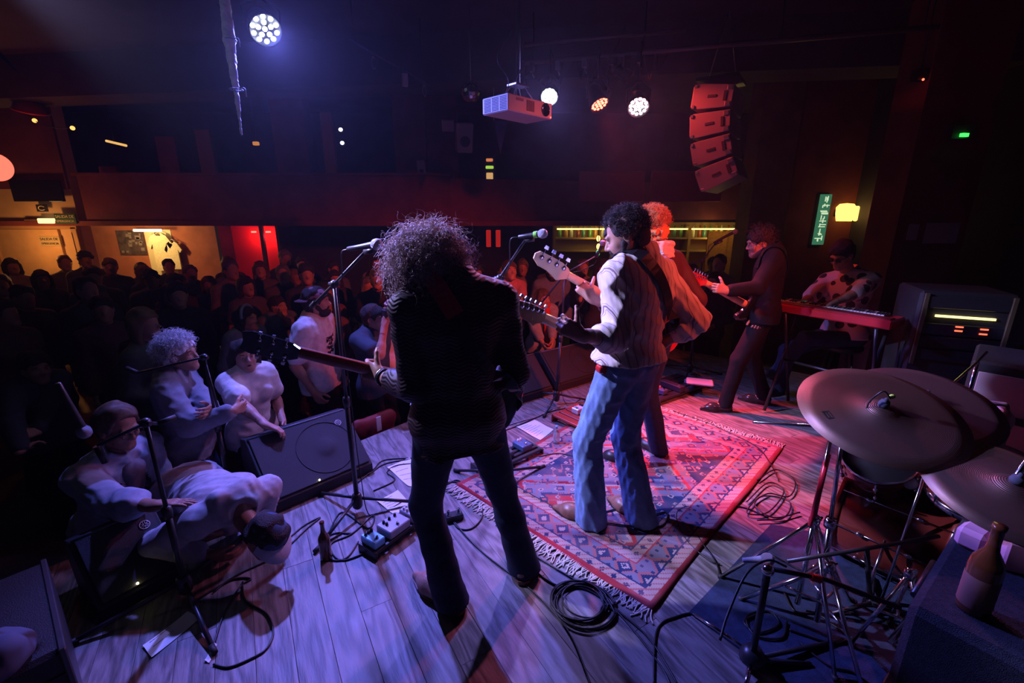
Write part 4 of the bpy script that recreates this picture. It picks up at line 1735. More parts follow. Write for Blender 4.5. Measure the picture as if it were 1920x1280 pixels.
# ---- guitarist with the big curly hair, seen from behind
J = skel((-0.12, 1.76, 0), (-.35, .94), 1.80, pel=(-0.225, 1.77, .985), neck=(-.22, 1.735, 1.515), turn=0.0,
         hd=at(808, 487, 1.77), look=(-.42, .72, -.55), hup=(-.1, .3, 1),
         wl=at(716, 706, 1.975), wr=at(890, 725, 2.10), epl=(.6, -.7, -1), epr=(1, -.6, -.8),
         al=(-.30, 1.745, .09), ar=(.05, 1.945, .09), tl=(-.76, .65, 0), tr=(-.15, 1, 0),
         hdl=nrm((-.9, .35, .25)), hnl=nrm((.25, .75, -.2)), kpl=(-.8, .5, 0), kpr=(-.1, 1, 0))
g1 = person('guitarist with a mass of curly brown hair in a dark brocade shirt, seen from behind', J, h=.009, hands=('fret', 'play'), skin=SKIN,
            top=dict(m=BROCADE, g=.017, sg=.012, sleeve=1.62, hem=.155, fold=.014, fs=12, collar=.05, cuff=1.2, neckz=.05), legs=dict(m=JEAN_DARK, bell=True, g=.012, flare=.072, knee=.056, hem=.035),
            shoes=dict(m=LEATHER_TAN, boot=True, sole=LEATHER_BROWN, k=1.2))
# full head of hair: a soft core and locks all over it
F, U, L, s_ = head_axes(J)
hb = Blob()
hc = at(803, 493, 1.775)
hb.ell(hc, V(.128, .13, .124), None, .05)
hb.ell(hc + V(0.0, .0, -.075), V(.146, .135, .085), None, .06)
hb.disp = lumps(3, .016, 42)
hb.amp = .03
hb.build('hair_core', mat('hair_brown_deep', (.13, .085, .07), rough=.95, spec=.1), g1, .009)
P = sphere_pts(2600, 4)
P = P[P[:, 2] > -.85]
rts = hc + P * V(.126, .126, .120) + np.where(P[:, 2:3] < 0, V(0, 0, -.06)[None], 0) * np.abs(P[:, 2:3]) * 1.3
dr = P * V(1, 1, .8) + RNG.normal(size=P.shape) * .7 + V(0, 0, -.25)
strands('curls', rts, dr, .066, HAIR_BROWN, g1, 2.3, .012, .0018, 18, .8, 11)
P = sphere_pts(520, 9)
P = P[P[:, 2] > -.5]
strands('flyaway_hair', hc + P * V(.128, .128, .128), P + RNG.normal(size=P.shape) * .5, .08, HAIR_BROWN, g1, 1.6, .016, .0009, 12, .5, 21)
# watch and bracelet on the fretting wrist
wd = nrm(J['el'] - J['wl'])
for i, (o_, m_, rr) in enumerate(((.015, STEEL, .034), (.035, LEATHER_BLACK, .036))):
    c = J['wl'] + wd * o_
    Rw = frame(wd)
    MB().tube([c + Rw @ V(rr * math.cos(a), rr * math.sin(a), 0) for a in np.linspace(0, 6.283, 17)[:-1]], .006, 6, closed=True).build('watch_strap' if i else 'wristwatch', m_, g1)
gt1, ga1 = guitar('dark red electric guitar with black headstock, its neck reaching out over the crowd', at(452, 634, 1.86), at(895, 742, 2.12), (-.35, .9, .25),
                  GBLACK, MAHOG, ROSEWOOD, GBLACK, kind='three_side', outline=SINGLE_OUT, flip=1)
# strap: over the left shoulder, down the back to the guitar's end
sb = TOPS[g1.name]
sb.disp = None
pts = smooth_path([J['sl'] * .45 + J['nb'] * .55 + V(-.02, .10, -.02), J['sl'] * .42 + J['nb'] * .58 + V(0, .0, .06), J['nb'] + V(.0, -.10, -.06),
                   J['pel'] + V(.08, -.15, .33), J['pel'] + V(.20, -.08, .17), J['pel'] + V(.25, .05, .10)], 7)
pts = drape(pts, sb, .012)
pts += smooth_path([pts[-1], pts[-1] * .5 + ga1(-.15, 0, -.02) * .5 + V(.02, 0, 0), ga1(-.15, 0, -.02)], 4)[1:]
ribbon('strap', pts, sb, .048, .003, LEATHER_BLACK, gt1, (.8, -.5, .2))  # black stands in for the shade on the red strap's back length
ribbon('strap_lit_length', drape(pts[3:16], sb, .016), sb, .066, .006, LEATHER_RED, gt1, (.8, -.5, .2))  # same strap, left red only where light reaches it

# ---- guitarist in striped shirt and jeans
J = skel((.61, 2.37, 0), (-.6, .8), 1.83, pel=(.655, 2.43, 1.0), neck=(.685, 2.435, 1.535), hd=at(1172, 441, 2.37), look=(-.86, .25, -.42), hup=(-.25, .05, 1),
         wl=at(1088, 628, 2.08), wr=at(1225, 655, 2.62), epl=(-.2, -.6, -1), epr=(1, -.5, -.5), al=(.47, 2.335, .09), ar=(.765, 2.365, .09),
         tl=(-.83, .55, 0), tr=(-.55, .8, 0), hdl=nrm((-.75, -.15, .45)), hnl=nrm((.3, .8, -.2)), kpl=(-.9, .3, 0), kpr=(-.7, .6, 0))
g2 = person('bearded guitarist with curly dark hair in cream striped shirt and light jeans', J, h=.009, hh=.005, hands=('fret', 'play'), skin=SKIN, hair='curly', hair_m=HAIR_DARK, beard=HAIR_DARK, hair_g=.004,
            top=dict(m=STRIPED, g=.036, sleeve=1.32, hem=-.015, fold=.016, fs=26, collar=.06, rolled=True, sg=.024, cuff=1.0, neckz=.06, h=.008), legs=dict(m=JEAN_LIGHT, g=.014, flare=.075, knee=.066, fold=.013, fs=38, waist=.075, hem=.02, h=.008),
            shoes=dict(m=LEATHER_BROWN, boot=True, k=1.12))
curls_over(g2, J, HAIR_DARK, 2300, .028, .0075, .0017, (.085, .105, .094), (0, -.018, .036), face=.30, low=-.45, seed=5, turns=1.6, grav=.25, ftop=.30)
T = nrm(J['nb'] - J['pel'])
bc = J['pel'] + T * .058
MB().tube([bc + V(.155 * math.cos(a) * .95, .155 * math.sin(a) * .86, .012 * math.sin(a)) for a in np.linspace(0, 6.283, 33)[:-1]], .013, 6, closed=True).build('belt', LEATHER_BROWN, g2)
gt2, ga2 = guitar('electric guitar with pale maple neck held by the man in striped shirt', at(952, 568, 1.98), at(1190, 668, 2.58), (-.55, .75, .2), GRED, MAPLE, MAPLE, MAPLE,
                  kind='six_inline', guard_m=mat('pickguard_white', (.6, .58, .55), rough=.4))
sb = TOPS[g2.name]
sb.disp = None
pts = smooth_path([J['sl'] * .5 + J['nb'] * .5 + V(-.06, .08, -.03), J['sl'] * .45 + J['nb'] * .55 + V(0, .0, .05), J['nb'] + V(.06, -.10, -.07),
                   J['pel'] + V(.16, -.09, .36), J['pel'] + V(.235, .0, .20), J['pel'] + V(.20, .10, .12)], 7)
pts = drape(pts, sb, .014)
pts += smooth_path([pts[-1], pts[-1] * .5 + ga2(-.14, 0, -.02) * .5, ga2(-.14, 0, -.02)], 4)[1:]
ribbon('strap', pts, sb, .068, .004, LEATHER_BLACK, gt2, (.8, -.5, .2))

# ---- bass player behind him
J = skel((.98, 3.08, 0), (-.65, .75), 1.82, neck=(.965, 3.06, 1.525), hd=at(1217, 427, 2.98), look=(-.75, .6, -.2),
         wl=at(1108, 557, 2.78), wr=at(1235, 600, 3.2), epl=(-.3, -.4, -1), epr=(1, -.3, -.5), hdl=nrm((-.6, .3, .6)), hnl=nrm((.2, .8, -.3)),
         al=(.86, 3.0, .09), ar=(1.12, 3.15, .09))
g3 = person('bass player with ginger hair and cream scarf behind the striped shirt', J, h=.011, hands=('fret', 'play'), hair='curly', hair_m=HAIR_GINGER, hair_g=.004,
            top=dict(m=mat('jacket_dark_red', (.05, .010, .014), rough=.7, bump=.1, bscale=200), g=.022, sleeve=1.55, hem=.06, fold=.01), legs=dict(m=JEAN_DARK, g=.012), shoes=dict(m=LEATHER_BLACK))
curls_over(g3, J, HAIR_GINGER, 1800, .024, .0065, .0018, (.085, .105, .094), (0, -.018, .036), face=.35, low=-.3, seed=8, turns=1.5, grav=.1, ftop=.1)
b = Blob()
F, U, L, s_ = head_axes(J)
for i in range(3):
    for a0 in np.linspace(0, 6.283, 13)[:-1]:
        c0 = J['nb'] + V(.075 * math.cos(a0), .08 * math.sin(a0), .0 + .035 * i)
        a1 = a0 + .53
        c1 = J['nb'] + V(.075 * math.cos(a1), .08 * math.sin(a1), .008 + .035 * i)
        b.cone(c0, c1, .026, None, .012)
b.disp = folds(5, .014, 55)
b.amp = .016
b.build('scarf', mat('scarf_cream', (.62, .5, .4), rough=.9), g3, .007)
guitar('four string bass guitar with maple neck and red body', at(1000, 481, 2.62), at(1240, 612, 3.22), (-.6, .75, .2), GRED, MAPLE, MAPLE, MAPLE, kind='bass', name='bass_guitar')

# ---- guitarist in dark suit by the rug's far corner
J = skel((2.12, 3.97, 0), (-.85, .35), 1.75, pel=ong(1432, 4.02, .95), neck=ong(1447, 4.05, 1.46), hd=at(1424, 455, 4.05), look=(-.93, .12, -.22),
         wl=at(1362, 545, 3.75), wr=at(1420, 600, 4.05), epl=(.2, -.5, -1), epr=(.8, .4, -.5), al=ong(1360, 3.95, .09), ar=ong(1432, 4.12, .09),
         tl=(-.95, .1, 0), tr=(-.8, .5, 0), hdl=nrm((-.9, -.1, .25)), hnl=nrm((.2, .8, -.2)), kpl=(-1, 0, 0), kpr=(-1, .2, 0))
g4 = person('guitarist with dark mop hair in a black suit, standing past the rug', J, h=.011, hands=('fret', 'play'), hair='short', hair_m=HAIR_DARK,
            top=dict(m=SUIT, g=.02, sleeve=1.85, hem=.10, fold=.008, collar=.05, name='jacket'), legs=dict(m=SUIT, g=.010, flare=.05, fold=.01, hem=.05, waist=.10), shoes=dict(m=mat('leather_gloss_black', (.03, .028, .03), rough=.2), boot=True))
curls_over(g4, J, HAIR_DARK, 420, .06, .012, .0026, (.092, .110, .10), (0, -.015, .04), face=.42, low=-.35, seed=18, turns=.8, grav=1.2)
gt4, ga4 = guitar('electric guitar with red headstock held by the guitarist in black', at(1289, 512, 3.72), at(1425, 585, 4.12), (-.3, .9, .2), GBLACK, MAPLE, ROSEWOOD, GRED, kind='six_inline')
sb = TOPS[g4.name]
sb.disp = None
pts = smooth_path([J['sl'] * .5 + J['nb'] * .5 + V(-.10, .0, -.10), J['sl'] * .45 + J['nb'] * .55 + V(0, .0, .05), J['nb'] + V(.12, -.05, -.07), J['pel'] + V(.2, .02, .3), J['pel'] + V(.15, .2, .15)], 7)
ribbon('strap', drape(pts, sb, .012), sb, .055, .004, LEATHER_BLACK, gt4, (.8, -.5, .2))

# ---- keyboard player
KB0, KB1 = at(1470, 576, 4.18), at(1640, 602, 3.62)
kd = nrm((KB1 - KB0) * V(1, 1, 0))
kn = V(-kd[1], kd[0], 0)
kc = (KB0 + KB1) / 2
kc[2] = .98
J = skel((kc[0] + .36, kc[1] + .38, 0), (-.85, -.5), 1.74, pel=(kc[0] + .46, kc[1] + .36, .70), neck=at(1592, 515, 4.25), hd=at(1578, 478, 4.15), look=(-.75, -.35, -.45),
         wl=at(1545, 576, 3.92), wr=at(1506, 568, 4.14), hnl=(0, 0, -1), hnr=(0, 0, -1), epl=(.3, -.9, -.6), epr=(-.2, .6, -.9),
         al=at(1462, 690, 4.55), ar=(kc[0] + .05, kc[1] + .55, .09), tl=(-1, 0, 0), tr=(-.9, -.3, 0), kpl=(-.6, -.4, .8), kpr=(-.8, -.2, .8))
g5 = person('keyboard player in dark glasses and floral shirt behind the red keyboard', J, h=.011, hands=('play', 'play'), hair='short', hair_m=HAIR_DARK,
            top=dict(m=FLORAL, g=.022, sleeve=.85, hem=.05, fold=.01, collar=.05), legs=dict(m=JEAN_DARK, g=.012), shoes=dict(m=LEATHER_BLACK))
F, U, L, s_ = head_axes(J)
m = MB()
for q in (-1, 1):
    m.ball(J['hd'] + F * .102 + L * q * .033 + U * .002, V(.026, .006, .02), np.column_stack((L, F, U)), 10, 6)
    m.tube([J['hd'] + F * .10 + L * q * .055 + U * .01, J['hd'] + L * q * .084 + U * .008], .003, 5)
m.tube([J['hd'] + F * .108 + L * .02 + U * .008, J['hd'] + F * .108 - L * .02 + U * .008], .003, 5)
m.build('sunglasses', GBLACK, g5)

kb = thing('keyboard', 'red stage keyboard on a folding stand in front of floral shirt', 'keyboard', (kc[0], kc[1], 0))
Rk = np.column_stack((kd, kn, V(0, 0, 1)))
kside = 1 if (J['pel'] - kc) @ kn > 0 else -1      # the player's side
kc = kc + kd * .07
MB().box(kc, (.86, .28, .07), Rk, bev=.01).build('case', mat('keyboard_red', (.5, .02, .03), rough=.35, coat=.3), kb)
MB().box(kc + kn * (-kside) * .07 + V(0, 0, .038), (.82, .10, .012), Rk, bev=.003).build('control_panel', mat('panel_dark_red', (.22, .015, .02), rough=.4), kb)
wk, bk = mat('key_white', (.75, .73, .68), rough=.3), GBLACK
nkeys = 34
wkm = MB().box((0, 0, 0), (.0225, .13, .018), bev=.002).mesh('white_key')
wkm.materials.append(wk)
bkm = MB().box((0, 0, 0), (.011, .085, .016), bev=.002).mesh('black_key')
bkm.materials.append(bk)
for i in range(nkeys):
    for nm_, me_, dx, dy, dz in (('white_key', wkm, 0, .065, .040), ('black_key', bkm, .0118, .043, .052)):
        if nm_ == 'black_key' and i % 7 in (2, 6):
            continue
        o = bpy.data.objects.new(nm_, me_)
        COL.objects.link(o)
        o.parent = kb
        p = kc + kd * ((i - nkeys / 2 + .5) * .0236 + dx) + kn * kside * dy + V(0, 0, dz)
        M = np.eye(4)
        M[:3, :3] = Rk
        M[:3, 3] = p - V(kc[0], kc[1], 0)
        o.matrix_basis = Matrix(M)
for q in (-1, 1):
    m = MB()
    for e in (-1, 1):
        m.tube([kc + kd * q * .34 + kn * e * .13 - V(0, 0, .04), V(kc[0], kc[1], .02) + kd * q * .34 - kn * e * .22], .014, 8)
    m.build('stand_leg', BLACKP, kb)
MB().tube([V(kc[0], kc[1], .48) - kd * .34, V(kc[0], kc[1], .48) + kd * .34], .012, 8).build('crossbar', BLACKP, kb)

st = thing('stool', 'black round stool under the keyboard player', 'stool', (J['pel'][0], J['pel'][1], 0))
MB().lathe([(0, .54), (.16, .54), (.175, .56), (.175, .585), (.16, .60), (0, .60)], V(J['pel'][0], J['pel'][1], 0), None, 24).build('seat', LEATHER_BLACK, st)
for i in range(4):
    a = i * 1.571 + .4
    MB().tube([V(J['pel'][0] + .10 * math.cos(a), J['pel'][1] + .10 * math.sin(a), .54), V(J['pel'][0] + .2 * math.cos(a), J['pel'][1] + .2 * math.sin(a), .005)], .011, 8).build('leg', BLACKP, st)
# ------------------------------------------------------------------ monitors, microphones, pedals, cables
GRILLE = mat('grille_black_steel', (0.03, 0.03, 0.036), rough=0.5, metal=0.2, bump=0.5, bscale=500)
CABINET = mat('cabinet_textured_black', (0.02, 0.02, 0.024), rough=0.55, bump=0.3, bscale=250)
PAPER = mat('paper_white', (0.78, 0.77, 0.74), rough=0.8)
INK = mat('ink_dark', (0.05, 0.05, 0.08), rough=0.8)
SILVER = mat('silver_paint', (0.5, 0.5, 0.52), rough=0.35, metal=.5)
WHITEP = mat('white_plastic', (0.7, 0.7, 0.7), rough=0.4)
BADGE = mat('badge_silver', (0.62, 0.62, 0.66), rough=0.4, metal=.3)
RUBBER = mat('cable_rubber_black', (0.012, 0.012, 0.014), rough=0.45, spec=.5)


def wedge(label, pl, pr, depth=.42, h=.36, led=True, badge=(.86, .80), cone=True):
    """floor monitor: front lower edge from pl to pr (as seen from the stage)"""
    pl, pr = V(pl[0], pl[1], 0), V(pr[0], pr[1], 0)
    x = nrm(pr - pl)
    y = V(-x[1], x[0], 0)
    R = np.column_stack((x, y, V(0, 0, 1)))
    w = np.linalg.norm(pr - pl)
    t = thing('floor_monitor', label, 'monitor', tuple((pl + pr) / 2), group='floor monitors')
    prof = [(0, 0), (0, .07), (depth * .72, h), (depth * .92, h * .93), (depth, h * .55), (depth * .9, 0)]
    A = np.column_stack((y, V(0, 0, 1), x))
    MB().prism(prof, 0.0, w, pl + V(0, 0, .001), A, bev=.006).build('cabinet', CABINET, t)
    u = nrm(V(0, depth * .72, h - .07))
    up = R @ u
    nrmv = np.cross(x, up)
    fc = pl + V(0, 0, .07)
    fl = math.hypot(depth * .72, h - .07)
    Rg = np.column_stack((x, up, nrmv))
    g = MB().prism([(.02, .02), (w - .02, .02), (w - .02, fl - .015), (.02, fl - .015)], .0, .012, fc, Rg, bev=.004).build('grille', GRILLE, t)
    m = MB()
    m.tube([fc + Rg @ V(.015, fl - .005, .006), fc + Rg @ V(w - .015, fl - .005, .006)], .008, 6)
    m.build('top_trim', mat('trim_blue_grey', (.10, .12, .16), rough=.35), t)
    if cone:
        m = MB()
        c = fc + Rg @ V(w * .64, fl * .5, .012)
        rr = min(w, fl) * .40
        m.tube([c + Rg @ V(rr * math.cos(a), rr * math.sin(a), 0) for a in np.linspace(0, 6.283, 41)[:-1]], .004, 5, closed=True)
        m.lathe([(rr * .95, -.001), (rr * .6, .001), (rr * .36, .002), (rr * .3, .008), (rr * .1, .014), (0, .015)], c, Rg, 32)
        m.build('speaker_cone', GRILLE, g)
    if badge:
        c = fc + Rg @ V(w * badge[0], fl * badge[1], .014)
        m = MB()
        rr = .021
        m.tube([c + Rg @ V(rr * math.cos(a), rr * math.sin(a), 0) for a in np.linspace(0, 6.283, 29)[:-1]], .0022, 5, closed=True)
        for i in range(3):
            a = math.pi / 2 + i * 2.0944
            for sgn in (-1, 1):
                m.tube([c + Rg @ V(.004 * math.cos(a + sgn * 1.2), .004 * math.sin(a + sgn * 1.2), 0), c + Rg @ V(.019 * math.cos(a + sgn * .22), .019 * math.sin(a + sgn * .22), 0)], .0014, 4)
            m.tube([c + Rg @ V(.004 * math.cos(a + math.pi), .004 * math.sin(a + math.pi), 0), c + Rg @ V(.017 * math.cos(a + math.pi), .017 * math.sin(a + math.pi), 0)], .0014, 4)
        m.build('badge', BADGE, g)
    if led:
        MB().ball(fc + Rg @ V(w * .45, .03, .016), .0055).build('indicator_light', glow('led_yellow', (1, .85, .35), 12), g)
    return t


wedge('large floor monitor with a hand resting on it at the stage edge', onz(512, 966), onz(700, 884), depth=.50, h=.38)
wedge('dark floor monitor with a round badge, lowest at the stage edge', (-1.86, 1.64, 0), (-1.67, 1.92, 0), depth=.36, h=.32, badge=(.80, .78), cone=False, led=True)
wedge('floor monitor beside the black guitar body, first of the pair', onz(885, 786), onz(1036, 738), badge=None, led=False, cone=False)
wedge('floor monitor behind the microphone stand base, second of the pair', onz(1046, 735), onz(1140, 706), badge=None, led=False, cone=True)


def microphone(parent, tail, ball, ring=None, grip=BLACKP, name='microphone', ballm=None):
    d = nrm(ball - tail)
    R = frame(d)
    L = np.linalg.norm(ball - tail)
    m = MB().lathe([(0, 0), (.008, 0), (.0105, .004), (.012, L * .4), (.0155, L - .030), (.017, L - .022), (0, L - .022)], tail, R, 14)
    o = m.build(name, grip, parent)
    m = MB().lathe([(0, -.028), (.016, -.026), (.0245, -.012), (.0258, 0), (.0235, .013), (.014, .023), (0, .026)], ball, R, 18)
    m.build('mesh_grille', ballm or mat('mic_grille', (.35, .35, .40), rough=.45, metal=.6, bump=.8, bscale=700), o)
    if ring is not None:
        MB().lathe([(.0178, 0), (.0182, .002), (.0182, .018), (.0178, .02)], ball - d * .052, R, 14).build('colour_ring', ring, o)
    return o


def mic_stand(label, base, z, tail, clip, mic_tail, mic_ball, legs, ring=None, leg_r=.36, lean=(0, 0), cable=True, mic_m=None):
    base = V(base[0], base[1], 0)
    t = thing('microphone_stand', label, 'microphone stand', tuple(base))
    top = base + V(lean[0], lean[1], z)
    mid = base + (top - base) * .52
    m = MB().tube([base + V(0, 0, .09), mid], .0145, 10)
    m.tube([mid, top], .0095, 10)
    m.build('pole', BLACKP, t)
    MB().lathe([(0, .03), (.018, .03), (.03, .045), (.034, .09), (.028, .125), (.02, .135), (0, .135)], base, None, 16).build('leg_hub', BLACKP, t)
    MB().lathe([(.0, -.03), (.019, -.03), (.021, 0), (.019, .03), (0, .03)], mid, None, 14).build('clutch', BLACKP, t)
    for a in legs:
        m = MB()
        e = base + V(leg_r * math.cos(a), leg_r * math.sin(a), .012)
        lg = m.tube([base + V(.02 * math.cos(a), .02 * math.sin(a), .10), e], .0105, 8).build('leg', BLACKP, t)
        d = nrm(e - base)
        MB().tube([e - d * .03 + V(0, 0, .004), e + d * .02], .013, 8).build('rubber_foot', BLACKM, lg)
    m = MB().ball(top, (.022, .022, .022), None, 12, 8)
    m.tube([top + V(-.03, .01, 0), top + V(.03, -.01, 0)], .010, 8)
    m.build('boom_joint', BLACKP, t)
    if tail is not None:
        MB().tube([tail, top, clip], .0078, 8).build('boom', BLACKP, t)
        MB().tube([tail, tail + nrm(tail - clip) * .07], .014, 8).build('counterweight', BLACKM, t)
    if mic_ball is not None:
        m = MB().tube([clip, clip + (mic_ball - mic_tail) * .35], .014, 10)
        m.build('mic_clip', BLACKP, t)
        mc = microphone(t, mic_tail, mic_ball, ring, ballm=mic_m)
        if cable:
            d = nrm(mic_tail - mic_ball)
            MB().tube(smooth_path([mic_tail, mic_tail + d * .05 - V(0, 0, .015), mic_tail * .55 + top * .45 + V(0, 0, -.05), top + V(.012, .012, -.06), mid + V(.02, .01, .1), base + V(.03, .02, .25), base + V(.10, -.06, .01), base + V(.25, .1, .006)], 6), .0032, 6).build('mic_cable', RUBBER, t)
    return t


GREENR = mat('mic_ring_green', (.25, .75, .08), rough=.5, emit=(.2, .6, .05), estr=.0)
bA = onz(672, 960)
mic_stand('tall microphone stand between the crowd and the curly haired guitarist', bA, 1.43, at(592, 566, 2.55), at(685, 472, 2.10), at(652, 467, 2.10), at(707, 458, 1.98), [-1.9, 0.25, 2.6])
bB = V(-.075, 2.75, 0)
mic_stand('microphone stand with green ringed microphone behind the guitarist in brocade', bB, 1.42, at(890, 524, 2.75), at(985, 450, 2.52), at(972, 444, 2.52), at(1018, 438, 2.46), [.6, 2.7, 4.8], ring=GREENR)
bC = onz(1043, 757)
mic_stand('microphone stand in front of the pair of floor monitors', bC, 1.27, at(1012, 572, 4.25), at(1118, 480, 4.1), at(1119, 482, 4.1), at(1130, 455, 4.05), [-2.0, .2, 2.2], leg_r=.33, lean=(.05, .02))
bD = ong(1292, 4.95, 0)
mic_stand('microphone stand by the guitarist in the black suit', bD, 1.30, at(1283, 497, 4.9), at(1340, 458, 4.65), at(1338, 455, 4.65), at(1378, 434, 4.6), [0, 2.1, 4.2])
bE = onz(352, 1120)
mic_stand('low microphone stand beside the lowest floor monitor', bE, .93, at(296, 794, 2.02), at(182, 836, 1.85), at(108, 718, 1.78), at(158, 810, 1.86), [-.75, 1.5, 3.8], leg_r=.42, cable=False)
bF = V(-1.86, 2.62, 0)
mic_stand('folded boom stand in front of the white haired man', bF, .96, at(258, 699, 2.70), at(408, 763, 2.72), None, None, [.9, 3.2, 5.2], leg_r=.14)


def pedalboard(label, a, b, depth, pedals, name='pedalboard', hgt=.05, bm=None, bz=0.0):
    """board whose front edge runs from a to b; pedals: (x, y, w, d, h, colour, knobs, knob colour)"""
    a, b = V(a[0], a[1], 0), V(b[0], b[1], 0)
    x = nrm(b - a)
    y = V(-x[1], x[0], 0)
    w = np.linalg.norm(b - a)
    R = np.column_stack((x, y, V(0, 0, 1)))
    t = thing(name, label, 'pedalboard', tuple(a))
    bm = bm or BLACKP
    n = 4
    for i in range(n):
        yy = depth * (i + .5) / n
        MB().box(a + x * w / 2 + y * yy + V(0, 0, hgt - .012 + bz), (w, depth / n - .018, .022), R, bev=.003).build('rail', bm, t)
    for q in (0, 1):
        MB().box(a + x * (w * q) + y * depth / 2 + V(0, 0, hgt / 2 + bz), (.016, depth, hgt), R, bev=.003).build('end_cheek', bm, t)
    for i, (px, py, pw, pd, ph, col, kn, kc) in enumerate(pedals):
        c = a + x * px * w + y * py * depth + V(0, 0, hgt + ph / 2 + bz)
        pm_ = mat('pedal_%s_%d' % (name, len(MATS)), col, rough=.35, metal=.3)
        p = MB().box(c, (pw, pd, ph), R, bev=.005).build('pedal', pm_, t)
        for j in range(kn):
            nx = min(kn, 3)
            ox = (j % nx - (nx - 1) / 2) * pw * .27
            oy = pd * (.28 - .22 * (j // nx))
            MB().lathe([(0, .016), (.0075, .016), (.009, 0)], c + R @ V(ox, oy, ph / 2), R, 10).build('knob', mat('pedal_knob_%s' % str(kc), kc, rough=.4), p)
        MB().lathe([(0, .014), (.007, .014), (.007, .006), (.010, .005), (.010, 0)], c + R @ V(0, -pd * .3, ph / 2), R, 10).build('footswitch', CHROME, p)
        MB().tube([c + R @ V(pw / 2, .01, 0), c + R @ V(pw / 2 + .02, .01, 0)], .006, 6).build('plug', STEEL, p)
    return t


BK, WH, YE = (.02, .02, .02), (.75, .73, .7), (.9, .7, .05)
pedalboard('pedalboard with light blue and silver pedals by the tall microphone stand', onz(708, 1052), onz(800, 982), .15,
           [(.12, .55, .072, .12, .045, (.22, .55, .72), 3, BK), (.50, .5, .15, .12, .05, (.42, .40, .44), 4, BK), (.86, .5, .075, .12, .05, (.5, .48, .55), 5, WH)])
pedalboard('pedalboard with white, yellow knobbed and blue pedals at the edge of the rug', onz(915, 900), onz(1018, 852), .20,
           [(.16, .45, .075, .12, .05, WH, 2, BK), (.46, .55, .085, .12, .05, (.10, .10, .11), 3, YE), (.80, .6, .095, .13, .045, (.10, .16, .28), 2, WH)])
pedalboard('red wooden pedalboard with a black top behind the water bottle', onz(1034, 790), onz(1102, 822), .36,
           [(.30, .62, .08, .12, .05, WH, 3, BK), (.72, .35, .08, .12, .05, (.5, .48, .5), 2, BK)], hgt=.07, bm=mat('board_red_wood', (.42, .05, .03), rough=.4))
pedalboard('long black pedalboard at the far edge of the rug', onz(1238, 760), onz(1330, 728), .42,
           [(.2, .3, .07, .11, .05, (.12, .15, .3), 3, (.8, .2, .3)), (.45, .35, .08, .26, .06, (.06, .05, .08), 0, BK), (.8, .3, .07, .11, .04, (.6, .5, .55), 2, BK)])
# pale pad lying on that board
pc = onz(1312, 716, .13)
MB().box(pc, (.26, .16, .03), rotz(-.35), bev=.012).build('seat_pad', mat('pad_pale', (.6, .52, .58), rough=.7))
tag(bpy.data.objects['seat_pad'], 'pale padded wedge lying on the long black pedalboard', 'pad')


def sheet(label, quad, lines=6, z=.003, name='set_list'):
    P = [onz(*q) for q in quad]
    m = MB()
    n = 6
    vs = []
    for j in range(n + 1):
        for i in range(n + 1):
            u, v = i / n, j / n
            p = (P[0] * (1 - u) + P[1] * u) * (1 - v) + (P[3] * (1 - u) + P[2] * u) * v
            p = p + V(0, 0, z + .006 * (abs(u - .5) * 2) ** 3 * abs(math.sin(3 * v + 1)))
            vs.append(p)
    fs = [(j * (n + 1) + i, j * (n + 1) + i + 1, (j + 1) * (n + 1) + i + 1, (j + 1) * (n + 1) + i) for j in range(n) for i in range(n)]
    k = len(vs)
    vs2 = vs + [p - V(0, 0, .0012) for p in vs]
    fs2 = fs + [tuple(k + i for i in f[::-1]) for f in fs]
    m.add(vs2, fs2, True)
    o = m.build(name, PAPER)
    tag(o, label, 'paper')
    # handwriting
    rg = random.Random(len(label))
    m = MB()
    for r in range(lines):
        v = .12 + .76 * r / max(1, lines)
        u = .12
        while u < .12 + rg.uniform(.35, .75):
            du = rg.uniform(.02, .05)
            a = (P[0] * (1 - u) + P[1] * u) * (1 - v) + (P[3] * (1 - u) + P[2] * u) * v
            u2, v2 = u + du, v + rg.uniform(-.012, .012)
            b = (P[0] * (1 - u2) + P[1] * u2) * (1 - v2) + (P[3] * (1 - u2) + P[2] * u2) * v2
            m.tube([a + V(0, 0, z + .0035), b + V(0, 0, z + .0035)], .0012, 4)
            u += du * 1.35
    m.build('writing', INK, o)
    return o


sheet('white set list lying between monitor and water bottle', [(968, 801), (1002, 788), (1038, 806), (1013, 826)], 7)
sheet('white sheet half hidden behind the leg of the curly haired guitarist', [(726, 877), (768, 858), (800, 915), (765, 912)], 4)
sheet('handwritten set list under the leg of the tall microphone stand', [(706, 940), (746, 920), (776, 952), (738, 965)], 6)
sheet('folded white paper on the floor by the low microphone stand', [(268, 1212), (352, 1148), (376, 1160), (285, 1234)], 2)
sheet('narrow white strip of tape paper next to the low stand', [(384, 1240), (401, 1206), (408, 1209), (393, 1244)], 0, name='tape_strip')


def bottle(label, base, h, r, m, neck=.3, cap=None, lab=None, lab_z=(.15, .42), liquid=None, name='bottle'):
    t = thing(name, label, 'bottle', tuple(base))
    MB().lathe([(0, 0), (r * .92, 0), (r, h * .03), (r, h * .52), (r * .9, h * .6), (r * .42, h * .72), (r * .36, h * .80), (r * .36, h * .95), (r * .42, h * .955), (r * .42, h), (0, h)], base, None, 22).build('glass', m, t)
    if cap:
        MB().lathe([(r * .44, h * .93), (r * .46, h * .935), (r * .46, h * 1.01), (0, h * 1.015)], base, None, 14).build('cap', cap, t)
    if lab:
        MB().lathe([(r * 1.01, h * lab_z[0]), (r * 1.02, h * lab_z[0] + .001), (r * 1.02, h * lab_z[1]), (r * 1.01, h * lab_z[1] + .001)], base, None, 22).build('label', lab, t)
    return t


